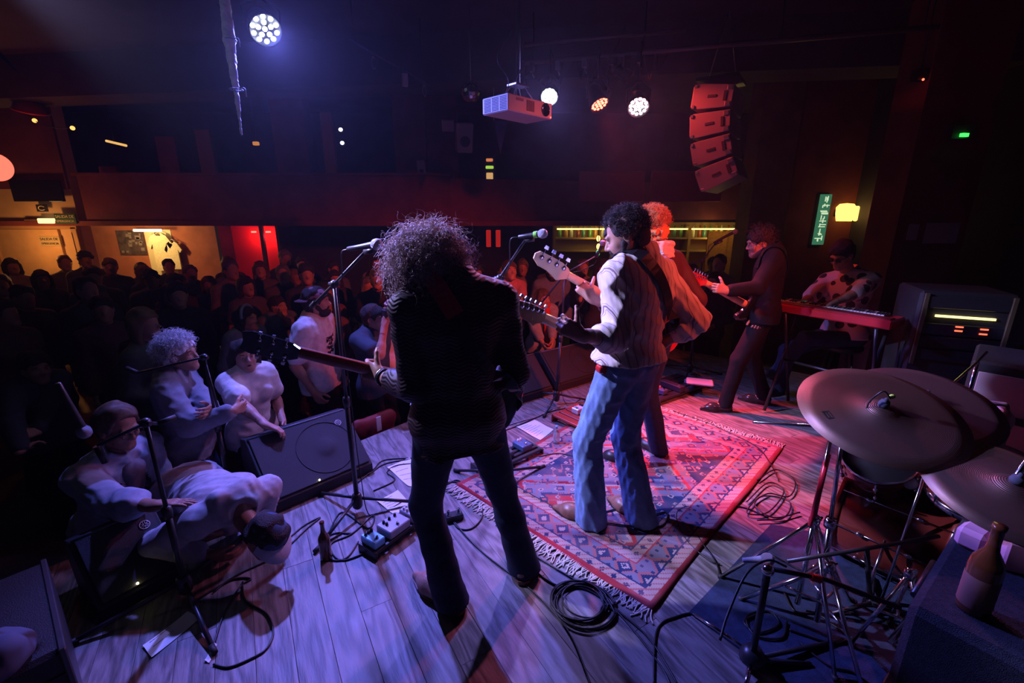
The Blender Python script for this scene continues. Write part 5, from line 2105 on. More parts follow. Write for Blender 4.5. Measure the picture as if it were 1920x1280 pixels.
BROWNG = mat('glass_brown', (.10, .03, .012), rough=.08, spec=.6, coat=.4)
CLEARP = mat('plastic_clear', (.75, .78, .85), rough=.12, trans=.75)
bottle('brown beer bottle standing on the stage by the tall microphone stand', onz(612, 1046), .23, .031, BROWNG, lab=None)
bottle('small clear water bottle with blue cap on the rug corner', onz(1043, 832), .16, .026, CLEARP, cap=mat('cap_blue', (.1, .35, .6), rough=.4))
o = bottle('little blue bottle standing beside the pedalboard at the edge of the rug', onz(941, 838), .10, .018, mat('plastic_blue', (.06, .35, .65), rough=.3), cap=mat('cap_white', (.7, .7, .75), rough=.4))


# ---- cables on the floor
def cable(label, px, r=.0045, z=.0055, m=None, name='cable', lift=None):
    P = [onz(p[0], p[1], z) if len(p) == 2 else at(*p) for p in px]
    rg = random.Random(len(label))
    o = MB().tube(smooth_path(P, 7), r, 6).build(name, m or RUBBER)
    tag(o, label, 'cable')
    return o


cable('guitar cable running from small pedal across the floor past the coil', [(846, 970), (870, 1000), (905, 1035), (950, 1070), (990, 1100), (1040, 1150), (1075, 1200), (1110, 1290)])
cable('black cable along the fringe of the rug', [(985, 1030), (1020, 1052), (1075, 1085), (1120, 1112), (1165, 1150), (1220, 1200), (1275, 1290)])
cable('black cable from the coil towards the fringe corner', [(992, 1060), (1040, 1095), (1100, 1105), (1150, 1140), (1195, 1190), (1240, 1250), (1260, 1290)])
cable('black cable looping between the feet of the curly haired guitarist', [(830, 905), (860, 905), (895, 935), (905, 965), (885, 990), (860, 990), (846, 972)])
cable('thin black cable crossing behind the legs of curly haired guitarist', [(800, 915), (835, 908), (858, 900), (880, 915), (862, 925), (830, 920), (800, 928)])
cable('black cable curving on the floor beside the dark blue mat', [(1180, 985), (1230, 960), (1290, 985), (1318, 1020), (1345, 1060), (1350, 1110), (1325, 1140), (1270, 1155), (1232, 1180), (1225, 1290)])
cable('black cable hanging in a loop over the rug edge near the drum stands', [(1440, 970), (1390, 950), (1320, 945), (1270, 960), (1285, 1010), (1330, 1050), (1350, 1058)])
cable('black cable winding over the rug by the brown boots', [(1130, 960), (1180, 950), (1215, 965), (1250, 960), (1240, 985), (1180, 985), (1128, 978)], z=.016)
cable('black cable around the base of the tall microphone stand', [(640, 1000), (615, 1010), (640, 960), (690, 990), (700, 965), (660, 1000), (620, 1020), (640, 1050), (700, 1030)])
cable('black cable leading from the beer bottle to the pedalboard', [(672, 1015), (650, 1045), (620, 1048), (604, 1020), (625, 1000), (660, 1000)])
cable('black cable between the large floor monitor and the set list', [(690, 890), (720, 870), (760, 862), (800, 858)])
cable('second black cable behind the large floor monitor', [(670, 905), (700, 880), (722, 862), (790, 858)])
cable('black cable behind the set list running to the tall stand', [(700, 920), (740, 900), (726, 885), (745, 872), (790, 868)])
cable('black cable bundle along the pair of floor monitors', [(930, 812), (965, 800), (1000, 785), (1030, 772), (1060, 765)])
cable('grey cable along the pair of floor monitors', [(925, 806), (975, 790), (1010, 780), (1036, 766)], m=mat('cable_grey', (.3, .28, .33), rough=.5))
cable('black cable from the pedalboard to the red wooden board', [(1010, 856), (1050, 850), (1100, 862)], z=.012)
cable('black cable curling around the foot of the low microphone stand', [(455, 1090), (460, 1125), (500, 1150), (512, 1185), (500, 1215), (475, 1232), (430, 1250), (400, 1245)])
cable('black cable running along the front of the floor monitors', [(540, 1010), (570, 985), (600, 970), (576, 990), (520, 1040), (440, 1080), (400, 1110)])
cable('black cable tangle beside the low microphone stand', [(360, 1130), (400, 1105), (440, 1085), (470, 1085), (450, 1100), (420, 1150), (405, 1195), (398, 1215)])
cable('thin cable across the far fringe of the rug', [(1262, 770), (1320, 790), (1370, 812), (1420, 838), (1445, 870), (1460, 900)], z=.012)
# the big coil
m = MB()
rg = random.Random(3)
cc = onz(1090, 1132)
pts = []
for i in range(7 * 20):
    a = i / 20 * 6.283
    k = i // 20
    rr = .125 + .018 * math.sin(k * 2.1)
    pts.append(cc + V(rr * math.cos(a) + .022 * math.sin(k * 1.7), rr * .92 * math.sin(a) + .02 * math.cos(k * 2.3), .006 + .0022 * k + .003 * math.sin(a * 1.5)))
tag(m.tube(smooth_path(pts, 2), .0045, 6).build('cable_coil', RUBBER), 'coiled black cable on the floor by the rug fringe', 'cable')
# small silver switch box between his legs
sw = thing('footswitch_box', 'small silver twin footswitch on the floor between the guitarist\'s legs', 'pedal', tuple(onz(851, 972)))
c = onz(851, 972)
MB().box(c + V(0, 0, .018), (.11, .065, .034), rotz(.4), bev=.006).build('case', BLACKP, sw)
for q in (-1, 1):
    MB().lathe([(0, .03), (.009, .03), (.009, .012), (.013, .01), (.013, 0)], c + rotz(.4) @ V(q * .032, 0, .034), None, 10).build('footswitch', CHROME, sw)

# red bag leaning against the stage front
bp_ = onz(708, 806, -.02)
bp_ = bp_ + STAGE_N * max(0, 3.30 - bp_ @ STAGE_N)
t = thing('red_bag', 'red shopping bag standing against the stage front behind the large monitor', 'bag', (bp_[0], bp_[1], PIT))
b = Blob()
b.cone(V(bp_[0], bp_[1], PIT + .16) - STAGE_E * .10, V(bp_[0], bp_[1], PIT + .16) + STAGE_E * .10, .13, None, .03, (STAGE_N, .7))
b.cone(V(bp_[0], bp_[1], .02) - STAGE_E * .14, V(bp_[0], bp_[1], .02) + STAGE_E * .14, .09, None, .06, (STAGE_N, .6))
b.cone(V(bp_[0], bp_[1], -.2) - STAGE_E * .12, V(bp_[0], bp_[1], -.2) + STAGE_E * .12, .13, None, .06, (STAGE_N, .6))
b.plane((0, 0, PIT + .002), (0, 0, -1))
b.disp = folds(88, .010, 14)
b.amp = .012
b.build('bag_body', mat('bag_red', (.22, .02, .02), rough=.6), t, .011)
MB().box(V(bp_[0], bp_[1], .05) - STAGE_N * .085, (.045, .006, .13), SF, bev=.001).build('paper_strip', PAPER, t)
# ------------------------------------------------------------------ drum kit and back line on the near side
DRUMRED = mat('drum_shell_red_wood', (.17, .025, .015), rough=.22, coat=.5, var=.3, vscale=8)
SKINM = mat('drum_head_coated', (.55, .5, .5), rough=.6)
HEADBLK = mat('drum_head_black', (.012, .011, .013), rough=.65, spec=.15)
CYM = bpy.data.materials.new('bronze_cymbal')
CYM.use_nodes = True
_k = NT(CYM)
_b = CYM.node_tree.nodes['Principled BSDF']
_b.inputs['Metallic'].default_value = 1.0
_b.inputs['Base Color'].default_value = (.30, .19, .16, 1)
_tc = _k.n('ShaderNodeTexCoord')
_ln = _k.n('ShaderNodeVectorMath', operation='LENGTH')
_k.put(_ln.inputs[0], _tc.outputs['Object'])
_w = _k.math('SINE', _k.math('MULTIPLY', _ln.outputs['Value'], 1500))
_b.inputs['Roughness'].default_value = .5
_bp = _k.n('ShaderNodeBump')
_bp.inputs['Strength'].default_value = .25
_bp.inputs['Distance'].default_value = .002
_k.put(_bp.inputs['Height'], _w)
_k.put(_b.inputs['Normal'], _bp.outputs[0])


def cymbal(t, c, r, n, part='cymbal', logo=False):
    R = frame(n)
    o = MB().lathe([(.006, .022), (.028, .019), (.048, .010), (.055, .004), (r * .5, -.004), (r * .8, -.012), (r, -.022), (r * .999, -.0235), (r * .8, -.0145), (r * .5, -.0065), (.055, .001), (.045, .007), (.006, .019)], (0, 0, 0), None, 64).build(part, CYM, t, world=False)
    M = np.eye(4)
    M[:3, :3] = R
    M[:3, 3] = np.asarray(c) - np.array(t.location)
    o.matrix_basis = Matrix(M)
    m = MB().lathe([(0, .060), (.006, .060), (.006, .048), (.016, .046), (.02, .030), (.017, .021), (0, .021)], c, R, 16)
    w = m.build('felt', mat('felt_dark', (.04, .045, .07), rough=.8), t)
    if logo:
        m = MB()
        for i, (dx, dy, a, b) in enumerate(((0, 0, .034, .006), (0, .012, .026, .005), (0, -.012, .028, .005), (.018, 0, .006, .03), (-.018, .002, .006, .026))):
            m.box(np.asarray(c) + R @ V(-r * .70 + dy, dx * 1.0, -.0085), (b, a, .0012), R)
        m.build('printed_mark', BLACKM, t)
    return o


def tripod(t, base, h, rad, a0, top=None, m=CHROME, r=.012):
    base = V(base[0], base[1], 0)
    for i in range(3):
        a = a0 + i * 2.094
        d = V(math.cos(a), math.sin(a), 0)
        lg = MB()
        lg.tube([base + V(0, 0, h), base + d * rad + V(0, 0, .014)], r * .75, 6)
        lg.tube([base + V(0, 0, h * .45), base + d * rad * .5 + V(0, 0, h * .5)], r * .5, 6)
        o = lg.build('leg', m, t)
        MB().tube([base + d * rad * .97 + V(0, 0, .016), base + d * rad * 1.04 + V(0, 0, .012)], .013, 8).build('rubber_foot', BLACKM, o)
    tp = base + V(0, 0, 1) if top is None else np.asarray(top)
    p = MB()
    md = base + (tp - base) * .55
    p.tube([base + V(0, 0, .05), md], r, 10)
    p.tube([md, tp], r * .7, 10)
    p.build('pole', m, t)
    for q in (md, base + V(0, 0, h)):
        MB().lathe([(0, -.022), (r * 1.6, -.022), (r * 1.8, 0), (r * 1.6, .022), (0, .022)], q, None, 12).build('collar', m, t)
        MB().tube([q, q + V(.045, .02, 0)], .006, 6).build('wing_nut', m, t)


# crash cymbals on their stands
c1 = at(1652, 768, 1.80)
st = thing('cymbal_stand', 'chrome stand carrying the large bronze cymbal with dark printed mark', 'cymbal stand', (c1[0] - .12, c1[1] + .02, 0))
cymbal(st, c1, .285, (-.10, -.36, 1), logo=True)
tripod(st, (c1[0] - .13, c1[1] + .05), .5, .33, .4, c1 + V(-.13, .06, -.17))
MB().tube([at(1412, 791, 1.95), at(1582, 802, 1.86), c1 + V(0, 0, -.005), c1 + V(0, -.015, .05)], .0065, 8).build('boom_arm', CHROME, st)
MB().tube(smooth_path([c1 + V(0, -.03, .06), c1 + V(-.03, -.03, .09), c1 + V(-.05, -.02, .07), c1 + V(-.055, 0, .03), c1 + V(-.05, .01, .0)], 5), .003, 6).build('clip_cable', RUBBER, st)
MB().ball(c1 + V(.006, -.028, .068), (.012, .009, .009)).build('clip_light', mat('clip_green', (.5, .75, .1), rough=.4), st)
c2 = at(1732, 752, 2.05)
st = thing('cymbal_stand', 'chrome stand carrying the second bronze cymbal, partly hidden behind the first', 'cymbal stand', (c2[0], c2[1], 0))
cymbal(st, c2, .285, (-.12, -.30, 1))
tripod(st, (c2[0] + .60, c2[1] + .38), .45, .24, 1.1, V(c2[0] + .60, c2[1] + .38, c2[2] + .06))
MB().tube([V(c2[0] + .72, c2[1] + .46, c2[2] + .09), V(c2[0] + .60, c2[1] + .38, c2[2] + .06), c2 + V(.01, .0, -.03), c2 + V(0, 0, .05)], .0065, 8).build('boom_arm', CHROME, st)
c3 = at(1898, 912, 1.50)
st = thing('cymbal_stand', 'chrome stand carrying the lower ride cymbal beside the bottle', 'cymbal stand', (c3[0] + .05, c3[1] + .05, 0))
cymbal(st, c3, .24, (-.05, -.28, 1))
tripod(st, (c3[0] - .04, c3[1] + .20), .4, .15, .9, c3 + V(.01, -.02, .15))


def drum(label, c, axis, r, length, shell=DRUMRED, head=SKINM, legs=0, n_lugs=8, name='drum', rim=CHROME, stand=None, head2=None):
    axis = nrm(axis)
    R = frame(axis)
    c = np.asarray(c, float)
    t = thing(name, label, 'drum', (c[0], c[1], 0))
    h = length / 2
    MB().lathe([(r * .985, -h), (r, -h + .004), (r, h - .004), (r * .985, h)], c, R, 48).build('shell', shell, t)
    for q in (-1, 1):
        hm = head if q > 0 else (head2 or head)
        prof = [(0, q * (h + .004)), (r * .97, q * (h + .003)), (r * 1.01, q * (h - .006))]
        MB().lathe(prof, c, R, 48).build('drum_head', hm, t)
        MB().lathe([(r * 1.0, q * (h + .016)), (r * 1.03, q * (h + .014)), (r * 1.03, q * (h - .014)), (r * 1.005, q * (h - .016))], c, R, 48).build('hoop', rim, t)
    for i in range(n_lugs):
        a = 6.283 * i / n_lugs
        d = R @ V(math.cos(a), math.sin(a), 0)
        m = MB()
        m.tube([c + d * (r + .012) - axis * (h - .005), c + d * (r + .012) + axis * (h - .005)], .0035, 6)
        for q in (-1, 1):
            m.ball(c + d * (r + .012) + axis * q * h * .45, (.011, .011, .020), R, 8, 6)
        m.build('lug', CHROME, t)
    for i in range(legs):
        a = .6 + i * 2.094
        d = V(math.cos(a), math.sin(a), 0)
        MB().tube([c + d * (r + .02) + V(0, 0, h * .3), V(c[0], c[1], .012) + d * (r + .05)], .007, 6).build('leg', CHROME, t)
    return t


bdc = at(1690, 965, 2.32)
bdc[2] = .285
bd = drum('dark red bass drum lying behind the cymbal stands', bdc, (-.62, .78, 0), .275, .42, head=HEADBLK, head2=HEADBLK, n_lugs=10, rim=DRUMRED, name='bass_drum')
for q in (-1, 1):
    sd = nrm(np.cross((-.62, .78, 0), (0, 0, 1))) * q
    MB().tube([bdc + sd * .25 + V(0, 0, .05), bdc + sd * .42 + V(0, 0, -.275)], .008, 6).build('spur', CHROME, bd)
tc_ = at(1648, 868, 2.22)
drum('black headed rack tom with chrome hoop above the bass drum', tc_, (-.50, -.45, .75), .15, .22, head=HEADBLK, n_lugs=6, name='rack_tom')
sc_ = at(1870, 838, 1.85)
drum('snare drum with dark head beside the lower cymbal', (sc_[0], sc_[1], .70), (-.05, -.1, 1), .175, .15, head=mat('head_dark_red', (.10, .03, .035), rough=.5), n_lugs=8, name='snare_drum', legs=3)
fc_ = at(1780, 985, 2.0)
# microphone clipped at the tom
st2 = thing('clip_microphone', 'small drum microphone clipped near the rack tom', 'microphone', tuple(at(1730, 900, 2.05)))
microphone(st2, at(1762, 888, 2.02), at(1706, 906, 2.06), name='mic_body')
# hi-hat rods, extra chrome stand with red tape in front of the bass drum
tb = onz(1528, 1180)
st = thing('drum_hardware_stand', 'chrome stand with a red taped tube in front of bass drum', 'stand', (tb[0], tb[1], 0))
tripod(st, tb, .34, .30, 2.6, at(1582, 800, 1.86), r=.013)
MB().tube([at(1520, 985, 2.0), at(1553, 850, 1.92)], .011, 8).build('red_tube', mat('tube_red', (.65, .02, .05), rough=.3), st)
MB().ball(at(1577, 806, 1.86), .026).build('boom_joint', CHROME, st)

# ---- dark blue mat with a metal strip under the drum stands
P = [onz(1292, 1150), onz(1445, 985), onz(1800, 1050), onz(1640, 1400)]
mt = thing('floor_mat', 'dark blue carpet mat with chrome edge strip under drum hardware', 'mat', tuple((P[0] + P[2]) / 2))
BLUEC = mat('carpet_dark_blue', (.025, .04, .085), rough=.95, bump=.6, bscale=300, var=.3, vscale=30)
m = MB()
vs = [p + V(0, 0, .011) for p in P] + [p + V(0, 0, .001) for p in P]
m.add(vs, [(0, 1, 2, 3)[::-1], (4, 5, 6, 7), (0, 4, 5, 1), (1, 5, 6, 2), (2, 6, 7, 3), (3, 7, 4, 0)])
m.build('carpet', BLUEC, mt)
MB().tube([onz(1300, 1150, .012), onz(1392, 1212, .012)], .008, 8).build('edge_strip', CHROME, mt)

# ---- microphone stand standing on the mat, its boom reaching over it
sb_ = onz(1408, 1245)
t = thing('drum_microphone_stand', 'short microphone stand with round base on the dark blue mat', 'microphone stand', (sb_[0], sb_[1], 0))
MB().lathe([(0, .03), (.05, .03), (.05, .05), (.03, .085), (0, .085)], sb_, None, 18).build('leg_hub', BLACKP, t)
MB().tube([sb_ + V(0, 0, .05), at(1440, 1065, 1.62)], .013, 10).build('pole', BLACKP, t)
MB().tube([at(1440, 1065, 1.62), at(1545, 1085, 1.62), at(1690, 1140, 1.5)], .0085, 8).build('boom', BLACKP, t)
MB().tube([at(1520, 1080, 1.62), at(1538, 1086, 1.62)], .014, 8).build('red_band', mat('band_red', (.8, .08, .08), rough=.5), t)
MB().ball(at(1440, 1068, 1.62), .022).build('joint', CHROME, t)
for a, b in (((1408, 1240), (1395, 1300)), ((1408, 1235), (1520, 1245)), ((1408, 1235), (1580, 1200))):
    MB().tube([onz(*a, .045), onz(*b, .014)], .010, 8).build('leg', BLACKP if a[1] != 1240 else CHROME, t)
t = thing('drum_microphone_stand', 'long low boom stand reaching across toward the black case', 'microphone stand', tuple(onz(1630, 1130)))
MB().tube([at(1475, 1052, 1.9), at(1625, 1028, 1.9), at(1760, 1005, 1.95)], .0085, 8).build('boom', BLACKP, t)
MB().tube([at(1625, 1028, 1.9), onz(1632, 1135)], .011, 8).build('pole', BLACKP, t)
for e in ((1560, 1150), (1700, 1150), (1640, 1085)):
    MB().tube([onz(1632, 1130, .06), onz(*e, .012)], .010, 8).build('leg', BLACKP, t)
microphone(t, at(1392, 1050, 1.98), at(1440, 1048, 1.95), name='microphone', grip=mat('mic_grey', (.3, .3, .36), rough=.4))
# cables on the mat
for i, (lb, pts) in enumerate((('black cable arching over the round based microphone stand', [(1350, 1200, 1.55), (1365, 1150, 1.6), (1400, 1075, 1.66), (1440, 1050, 1.68), (1475, 1062, 1.66)]),
                               ('black cable loops heaped on the dark blue mat', [(1420, 1150), (1395, 1165), (1420, 1185), (1460, 1170), (1440, 1145), (1400, 1155), (1415, 1190), (1465, 1195), (1475, 1165)]),
                               ('black cable winding on the mat towards the case', [(1470, 1110), (1490, 1145), (1530, 1150), (1560, 1170), (1590, 1195), (1560, 1205), (1510, 1190), (1480, 1180)]),
                               ('black cable on the floor beneath the drum hardware', [(1500, 1205), (1530, 1230), (1560, 1250), (1600, 1260), (1640, 1290)]),
                               ('tangle of black cables beside the right rug edge', [(1400, 940), (1440, 905), (1470, 920), (1440, 960), (1400, 960), (1430, 930), (1480, 940), (1470, 970), (1420, 975)]),
                               ('second tangle of black cables behind the chrome stand', [(1420, 900), (1455, 880), (1490, 900), (1480, 930), (1440, 925), (1415, 945), (1450, 970), (1500, 960)]))):
    cable(lb, pts, z=.018)

# ---- carpet covered amplifier case, bottle and pink box on it
CARP = mat('case_carpet_black', (.03, .034, .05), rough=.95, bump=.9, bscale=420, var=.35, vscale=90)
cz = .75
ca = onz(1703, 1133, cz)
cx = nrm((onz(1800, 975, cz) - ca) * V(1, 1, 0))
cy = V(cx[1], -cx[0], 0)
Rc = np.column_stack((cx, -cy, V(0, 0, 1)))
cs = thing('amplifier_case', 'black carpet covered case with a brown bottle on top', 'case', tuple(ca * V(1, 1, 0)))
cw, cdp = .95, .55
cen = ca + cx * cw / 2 + cy * cdp / 2
MB().box((cen[0], cen[1], cz / 2), (cw, cdp, cz), Rc, bev=.02).build('box', CARP, cs)
for q in (.06, .89):
    MB().box(ca + cx * q * 1.0 + V(0, 0, -.35), (.06, .02, .06), Rc, bev=.004).build('corner_plate', BLACKP, cs)
MB().tube([ca + cx * .35 + cy * .0 - cy * .03 + V(0, 0, -.2), ca + cx * .6 - cy * .03 + V(0, 0, -.2)], .012, 8).build('handle', BLACKP, cs)
LABELP = mat('label_dark_paper', (.20, .09, .08), rough=.6)
bb_ = onz(1822, 1142, cz)
bottle('brown glass bottle with a paper label standing on the carpet covered case', bb_ + V(.0, 0, .001), .27, .036, BROWNG, lab=LABELP, lab_z=(.08, .42))
pb = onz(1838, 1045, cz)
MB().box(pb + V(.02, .05, .036), (.085, .075, .07), rotz(.5), bev=.014).build('small_box', mat('box_pink', (.75, .35, .5), rough=.6))
tag(bpy.data.objects['small_box'], 'rounded pink box behind the bottle on the carpet covered case', 'box')
pb = onz(1905, 1060, cz)
MB().box(pb + V(.03, .0, .05), (.16, .12, .10), rotz(-.45), bev=.006).build('packet', mat('packet_pink', (.72, .30, .42), rough=.5))
tag(bpy.data.objects['packet'], 'pink packet at the edge of the picture on the carpet covered case', 'packet')

# ---- black box added to darken the near stage corner, and a bag
fc2 = V(-2.02, 1.12, 0)
Rf = rotz(math.radians(49))
t = thing('dark_corner_case', 'black case added to darken the near corner of the stage', 'case', tuple(fc2))
MB().box(fc2 + V(0, 0, .19), (.78, .62, .36), Rf, bev=.015).build('shell', CABINET, t)
for q in (-1, 1):
    MB().box(fc2 + Rf @ V(q * .385, 0, .19), (.02, .64, .37), Rf, bev=.004).build('edge_rail', mat('rail_dull', (.08, .08, .09), rough=.4, metal=.6), t)
MB().box(fc2 + V(0, 0, .27), (.79, .63, .012), Rf).build('lid_seam', BLACKM, t)
MB().ball(fc2 + Rf @ V(-.1, -.315, .12), .006).build('indicator_light', glow('led_yellow', (1, .85, .35), 12), t)
b = Blob()
bc_ = fc2 + V(.28, .0, .40)
b.ell(bc_, V(.16, .13, .06), rotz(.4), .03)
b.cone(bc_ + V(-.1, 0, .03), bc_ + V(.1, .02, .04), .05, None, .03)
b.disp = folds(61, .012, 18)
b.amp = .014
o = b.build('cloth_bag', mat('bag_blue_grey', (.08, .09, .14), rough=.85), None, .009)
tag(o, 'crumpled blue grey cloth bag on the added black case', 'bag')
# ------------------------------------------------------------------ the audience
def cmat(name, col, **kw):
    return mat(name, col, rough=.85, var=.15, vscale=25, bump=.1, bscale=250, **kw)


TEE_WHITE = cmat('tee_white', (.74, .72, .72))
TEE_BLACK = cmat('tee_black', (.02, .02, .026))
DENIM_SHIRT = cmat('denim_shirt_blue', (.14, .20, .32))
GREY_SWEAT = cmat('sweatshirt_grey', (.20, .21, .26))
PALE_SHIRT = cmat('shirt_pale_blue', (.30, .33, .43))
NAVY = cmat('jacket_navy', (.03, .035, .06))
HAIR_GREY = mat('hair_grey', (.13, .13, .14), rough=.7)
HAIR_MID = mat('hair_mid_brown', (.10, .06, .04), rough=.6, var=.4, vscale=60)


def aud(u, v, t, H=None, head=None, **kw):
    """skeleton of someone on the hall floor whose head centre is seen at pixel (u, v), depth t"""
    hd = at(u, v, t)
    Hh = (hd[2] - PIT) + .125 if H is None else H
    d = head if head is not None else tuple(nrm(V(.4, 2.4, 0) - V(hd[0], hd[1], 0))[:2])
    F = nrm((d[0], d[1], 0))
    base = V(hd[0], hd[1], PIT) - F * .05
    return skel(base, d, Hh, **kw), hd


def cap(parent, J, m, brim_m=None, turn=0.0):
    F, U, L, s = head_axes(J)
    R = np.column_stack((L, F, U))
    c = J['hd']
    b = Blob()
    b.ell(c + (U * .042 - F * .012) * s, V(.088, .108, .092) * s, R, .01)
    b.plane(c + U * .035 * s, -nrm(U * 1 - F * .12))
    o = b.build('cap', m, parent, .008)
    f = nrm(F * math.cos(turn) + L * math.sin(turn))
    l = np.cross(U, f)
    vs, n = [], 10
    for lay in (0, -.006):
        for i in range(n + 1):
            a = -1.25 + 2.5 * i / n
            for rr in (.092, .172 - .022 * (a / 1.25) ** 2):
                p = f * math.cos(a) * rr + l * math.sin(a) * (rr if rr < .1 else .115 * 1.0 + .0 * rr)
                vs.append(c + (p + U * (.045 - .02 * (rr > .1) + lay) - F * .008) * s)
    fs = []
    k = 2 * (n + 1)
    for i in range(n):
        a = 2 * i
        fs += [(a, a + 1, a + 3, a + 2), (k + a + 2, k + a + 3, k + a + 1, k + a), (a + 1, k + a + 1, k + a + 3, a + 3)]
    MB().add(vs, fs, True).build('brim', brim_m or m, o)
    return o


def print_marks(parent, J, seed, m, w=.13, h=.12, rows=4, up=.30, name='chest_print'):
    """dark printed block of marks on the chest"""
    T = nrm(J['nb'] - J['pel'])
    Ls = J['Ls']
    Ft = nrm(np.cross(Ls, T))
    rg = random.Random(seed)
    mb = MB()
    blob = TOPS[parent.name]
    for r in range(rows):
        x = -w / 2
        while x < w / 2:
            dx = rg.uniform(.012, .035)
            p = J['pel'] + T * (up + h / 2 - r * h / rows) + Ls * -x + Ft * .2
            q = drape([p, p - Ls * dx * .8, p - T * h / rows * .6, p - Ls * dx * .8 - T * h / rows * .6], blob, .003)
            if rg.random() < .8:
                mb.add([q[0], q[1], q[3], q[2]] + [a - Ft * .003 for a in (q[0], q[1], q[3], q[2])], [(0, 1, 2, 3), (7, 6, 5, 4), (0, 4, 5, 1), (1, 5, 6, 2), (2, 6, 7, 3), (3, 7, 4, 0)])
            x += dx
    return mb.build(name, m, parent)


def spectacles(parent, J, m=None):
    F, U, L, s = head_axes(J)
    c = J['hd']
    mb = MB()
    for q in (-1, 1):
        cc = c + (F * .104 + L * q * .033 + U * .001) * s
        mb.tube([cc + (L * .024 * math.cos(a) + U * .018 * math.sin(a)) * s for a in np.linspace(0, 6.283, 15)[:-1]], .0022, 5, closed=True)
        mb.tube([cc + L * q * .024 * s, c + (L * q * .083 - F * .005 + U * .006) * s], .0018, 5)
    mb.tube([c + (F * .108 + L * .010) * s, c + (F * .108 - L * .010) * s], .002, 5)
    return mb.build('glasses', m or BLACKP, parent)


# -- white haired man with folded arms
J, hd = aud(338, 664, 2.98, head=(.9, .25), look=(.97, .08, .10))
J = skel(J['base'], (.85, .35), J['H'], hd=hd, look=(.97, .06, .08), lean=-.02, wl=at(418, 790, 2.80), wr=at(437, 770, 2.86), epl=(-.2, .4, -1), epr=(-.1, -.7, -1),
         hdl=nrm((.3, -.9, .2)), hdr=nrm((.2, .9, -.1)), hnl=nrm((-.8, -.1, 0)), hnr=nrm((-.8, 0, .1)))
a = person('white curly haired man in grey sweatshirt with folded arms at stage edge', J, h=.011, hh=.006, hands=('relax', 'relax'), hair='curly', hair_m=HAIR_WHITE, belly=.05, skin=SKIN,
           top=dict(m=GREY_SWEAT, g=.028, sleeve=1.85, hem=.10, fold=.012, fs=30, collar=.05, name='sweatshirt'), legs=dict(m=JEAN_DARK), shoes=dict(m=LEATHER_BLACK))
curls_over(a, J, HAIR_WHITE, 1900, .042, .010, .0021, (.098, .116, .108), (0, -.02, .04), face=.30, ftop=.18, low=-.55, seed=31, turns=1.8, grav=.35)
T = nrm(J['nb'] - J['pel'])
F, L_ = J['F'], J['L']
for q in (-1, 1):          # open denim jacket fronts
    b = Blob()
    p0, p1 = J['nb'] + L_ * q * .07 + F * .06 + V(0, 0, .02), J['pel'] + L_ * q * .13 + F * .14 + V(0, 0, .15)
    b.cone(p0, p1, .035, .05, .02, (F, .6))
    b.disp = folds(40 + q, .008, 16)
    b.amp = .01
    b.build('jacket_front', PALE_SHIRT, a, .009)

# -- girl in white tee leaning on the monitor
J, hd = aud(458, 668, 3.30, head=(.75, -.45))
J = skel(J['base'], (.75, -.45), J['H'], fem=True, hd=hd, look=(.62, -.62, .12), lean=.05, wr=at(522, 822, 2.98), wl=at(530, 790, 3.45), epr=(-.3, -.8, -.6), hdr=nrm((.8, .1, -.35)), hnr=(0, -.2, -1))
a = person('dark haired girl in white tee shirt with one hand on the large floor monitor', J, h=.011, hands=('flat', 'relax'), fem=True, hair='bob', hair_m=HAIR_DARK, mouth_open=True, skin=SKIN3,
           top=dict(m=TEE_WHITE, g=.024, sleeve=.58, hem=.14, fold=.010, fs=30, open=1.7, name='tee_shirt'), legs=dict(m=JEAN_DARK), shoes=dict(m=LEATHER_BLACK))

# -- man in open pale shirt crouching at the corner, hand on the stooping man's back
hd = at(222, 800, 2.52)
J = skel((hd[0] - .52, hd[1] - .12, PIT), (.85, -.15), 1.74, pel=(hd[0] - .22, hd[1] + .05, hd[2] - .62), neck=(hd[0] - .06, hd[1] + .01, hd[2] - .17), hd=hd, look=(.90, -.25, -.25),
         wr=at(292, 948, 2.25), wl=at(290, 1000, 2.65), epr=(-.2, -.7, -.8), epl=(0, .6, -.7), hdr=nrm((.9, .2, .05)), hnr=(0, -.2, -1))
a = person('man in glasses and open pale shirt bent forward at the stage corner', J, h=.011, hands=('flat', 'flat'), hair='receding', hair_m=HAIR_MID, skin=SKIN2,
           top=dict(m=PALE_SHIRT, g=.03, sleeve=1.45, hem=.10, fold=.013, fs=30, rolled=True, collar=.05), legs=dict(m=JEAN_DARK), shoes=dict(m=LEATHER_BLACK))
spectacles(a, J)
b = Blob()
T = nrm(J['nb'] - J['pel'])
b.cone(J['pel'] + T * .05 + J['F'] * .12, J['nb'] - T * .10 + J['F'] * .115, .09, .07, .02, (J['F'], .6))
b.disp = folds(77, .006, 14)
b.amp = .008
b.build('undershirt', cmat('tee_charcoal_print', (.16, .15, .17)), a, .010)
cape = print_marks(a, J, 5, TEE_BLACK, .14, .16, 5, .30)

